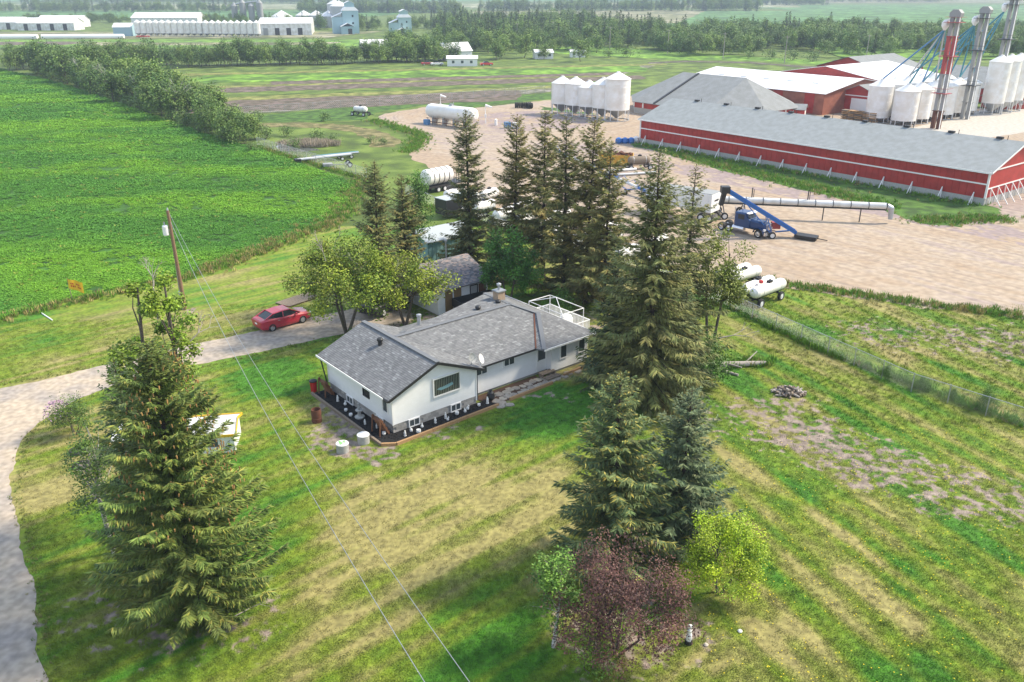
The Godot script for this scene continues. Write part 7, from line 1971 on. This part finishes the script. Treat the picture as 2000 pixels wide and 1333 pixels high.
func plants() -> void:
	# tufts: grass of the lawn, tall weeds along fences and edges, crop plants
	var tuft := MB.new()
	for k in 9: twig(tuft, Vector3(rnd(-0.12, 0.12), 0, rnd(-0.12, 0.12)), dirv(rnd(0, TAU), rnd(0.5, 1.3)), dirv(rnd(0, TAU), 0), rnd(0.05, 0.11), 0.012)
	var weed := MB.new()
	for k in 12: twig(weed, Vector3(rnd(-0.15, 0.15), 0, rnd(-0.15, 0.15)), dirv(rnd(0, TAU), rnd(0.8, 1.4)), dirv(rnd(0, TAU), 0), rnd(0.2, 0.5), 0.025)
	var crop := MB.new()
	for k in 26: twig(crop, Vector3(rnd(-0.2, 0.2), rnd(0.0, 0.2), rnd(-0.2, 0.2)), dirv(rnd(0, TAU), rnd(-0.2, 1.0)), dirv(rnd(0, TAU), rnd(-0.3, 0.3)), rnd(0.08, 0.17), rnd(0.025, 0.05))
	var tm := tuft.mesh()
	var wm := weed.mesh()
	var cm := crop.mesh()
	var drive := PackedVector2Array([Vector2(-17.0, -23.5), Vector2(-20.8, -29.9), Vector2(-26.7, -38.9), Vector2(-29.2, -44.5), Vector2(-29.3, -47.0), Vector2(-28.5, -49.8), Vector2(-20.4, -56.4), Vector2(-8.0, -64.2), Vector2(-9.0, -67.2), Vector2(-13.1, -67.6), Vector2(-22.1, -61.0), Vector2(-32.2, -53.5), Vector2(-46, -46.5), Vector2(-46, -40.5), Vector2(-32.7, -42.4), Vector2(-21.2, -23.5)])
	var hb := Transform3D(Basis(Vector3.UP, atan2(0.637, 0.771)), V(-7.2, -45.2)).affine_inverse()
	var g := RandomNumberGenerator.new()
	g.seed = 99
	var list := []
	while list.size() < 140000:
		# nearer ground gets more
		var d := 22.0 + 46.0 * pow(g.randf(), 1.25)
		var x := g.randf_range(-0.68, 0.68) * (d + 9.0)
		var z := -d
		if x < -42.0 or x > 46.0 or in_poly(x, z, drive): continue
		if z < -64.4 and x < -25.0: continue
		var l := hb * V(x, z)
		if l.x > -1.5 and l.x < 17.5 and l.z < 1.4 and l.z > -10.0: continue
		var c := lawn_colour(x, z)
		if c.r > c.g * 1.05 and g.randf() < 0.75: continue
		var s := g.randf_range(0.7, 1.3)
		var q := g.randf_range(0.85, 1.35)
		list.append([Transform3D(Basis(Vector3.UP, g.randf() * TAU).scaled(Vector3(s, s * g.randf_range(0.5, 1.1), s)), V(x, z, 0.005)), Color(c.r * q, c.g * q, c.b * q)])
	scatter("lawn_grass", tm, M.grass, list, "short mown grass of the lawn round the house", "grass")
	# crop
	var edge := PackedVector2Array([Vector2(-80, -62), Vector2(-42, -64.2), Vector2(-39.4, -68.5), Vector2(-35.4, -72.6), Vector2(-29.4, -77.1), Vector2(-25.4, -84.0), Vector2(-22.5, -91.1), Vector2(-20.4, -101.7), Vector2(-21.8, -117), Vector2(-44.6, -146), Vector2(-56, -158), Vector2(-93, -206), Vector2(-132, -254), Vector2(-164, -288), Vector2(-190, -314), Vector2(-320, -300), Vector2(-180, -130)])
	var cl := []
	var tries := 0
	while cl.size() < 105000 and tries < 450000:
		tries += 1
		var d := 64.0 + 246.0 * pow(g.randf(), 1.9)
		var x := -g.randf_range(0.12, 0.68) * (d + 9.0)
		var z := -d
		# sown in rows along the field
		var rowd := x * 0.94 + z * 0.34
		x += (roundf(rowd / 0.42) * 0.42 - rowd) * 0.94 * 0.7
		if not in_poly(x, z, edge): continue
		var gap := n_b.get_noise_2d(x * 0.9, z * 0.9) + n_c.get_noise_2d(x * 0.6, z * 0.6) * 0.6
		if gap < -0.55: continue
		var far := clampf((d - 64.0) / 160.0, 0.0, 1.0)
		var s := g.randf_range(0.65, 1.05) * lerpf(0.9, 2.4, far) * clampf(1.0 + gap * 0.6, 0.6, 1.4)
		var k := n_a.get_noise_2d(x * 1.2 + 40.0, z * 3.0)
		var c := Color(0.072, 0.225, 0.016).lerp(Color(0.150, 0.34, 0.012), clampf(0.4 + k * 1.5, 0.0, 1.0)) * g.randf_range(0.75, 1.3)
		if g.randf() < 0.01: c = Color(0.35, 0.33, 0.06)
		cl.append([Transform3D(Basis(Vector3.UP, g.randf() * TAU).scaled(Vector3(s, s * 0.9, s)), V(x, z, 0.01)), c])
	scatter("crop_plants", cm, M.grass, cl, "dense green crop plants covering the field in rows", "crop")
	# weeds: [from, to, width, count, dryness]
	var wl := []
	var lines := [[18.6, -67.2, 23.4, -57.6, 0.6, 420, 0.05], [23.4, -57.6, 31.8, -46.0, 0.5, 300, 0.05], [31.8, -46.0, 38, -40, 0.5, 120, 0.05], [-42, -64.2, -29.4, -77.0, 1.4, 350, 0.45], [-29.4, -77.0, -20.5, -96.0, 2.0, 900, 0.6], [-20.5, -96.0, -21.5, -118.0, 2.5, 900, 0.3], [-20.6, -119.2, -43.7, -146.4, 1.5, 1000, 0.3], [18.4, -67.5, -10.0, -103.0, 1.5, 1600, 0.2], [21.0, -75.0, 44.0, -64.0, 1.2, 700, 0.4], [22.5, -150.5, 58.5, -104.5, 3.0, 1400, 0.1], [26.0, -140.0, 47.0, -103.0, 3.0, 1400, 0.15], [47, -96, 58, -97, 2.5, 500, 0.2], [-28.5, -178.0, -16.5, -158.3, 2.5, 700, 0.1], [-16.5, -158.3, -17.0, -141.0, 2.5, 600, 0.1], [14.5, -55.5, 18.5, -55.6, 0.8, 250, 0.1]]
	for q in lines:
		for k in q[5]:
			var p: Vector2 = Vector2(q[0], q[1]).lerp(Vector2(q[2], q[3]), g.randf()) + Vector2(g.randfn(0, 0.4), g.randfn(0, 0.4)) * q[4]
			var c := Color(0.10, 0.24, 0.016).lerp(Color(0.17, 0.31, 0.02), g.randf())
			if g.randf() < q[6]: c = Color(0.34, 0.28, 0.10)
			var s := g.randf_range(0.6, 1.5)
			wl.append([Transform3D(Basis(Vector3.UP, g.randf() * TAU).scaled(Vector3(s, s, s)), V(p.x, p.y)), c * g.randf_range(0.7, 1.2)])
	# rough grass beyond the long fence, under the trees and at drive edges
	for k in 5000:
		var p := Vector2(g.randf_range(19, 48), g.randf_range(-73, -46))
		if (p.x - 18.6) * 0.78 + (p.y + 66.8) * 0.5 < 0.6: continue
		if p.y < -74.0 + (p.x - 20.5) * 0.44: continue
		var c := lawn_colour(p.x, p.y) * g.randf_range(1.0, 1.6)
		var s := g.randf_range(0.3, 0.8)
		wl.append([Transform3D(Basis(Vector3.UP, g.randf() * TAU).scaled(Vector3(s, s * 0.8, s)), V(p.x, p.y)), c])
	for i in drive.size():
		var a := drive[i]
		var b := drive[(i + 1) % drive.size()]
		for k in int(a.distance_to(b) * 14):
			var p := a.lerp(b, g.randf()) + Vector2(g.randfn(0, 0.18), g.randfn(0, 0.18))
			var s := g.randf_range(0.15, 0.45)
			wl.append([Transform3D(Basis(Vector3.UP, g.randf() * TAU).scaled(Vector3(s, s, s)), V(p.x, p.y)), Color(0.10, 0.18, 0.02).lerp(Color(0.3, 0.26, 0.1), g.randf()) * g.randf_range(0.7, 1.2)])
	scatter("rough_grass", wm, M.grass, wl, "tall rough grass and weeds along fences and field edges", "grass")
	# dandelions in the right lawn and fence side
	var dl := []
	var dm := MB.new()
	dm.lathe([Vector2(0, 0.08), Vector2(0.03, 0.09), Vector2(0, 0.11)], 6)
	for k in 1500:
		var p := Vector2(g.randf_range(8, 34), g.randf_range(-46, -24))
		dl.append([Transform3D(Basis(), V(p.x, p.y)), Color(0.75, 0.6, 0.02)])
	scatter("dandelions", dm.mesh(), M.grass, dl, "yellow dandelions dotted over the mown grass", "flowers")
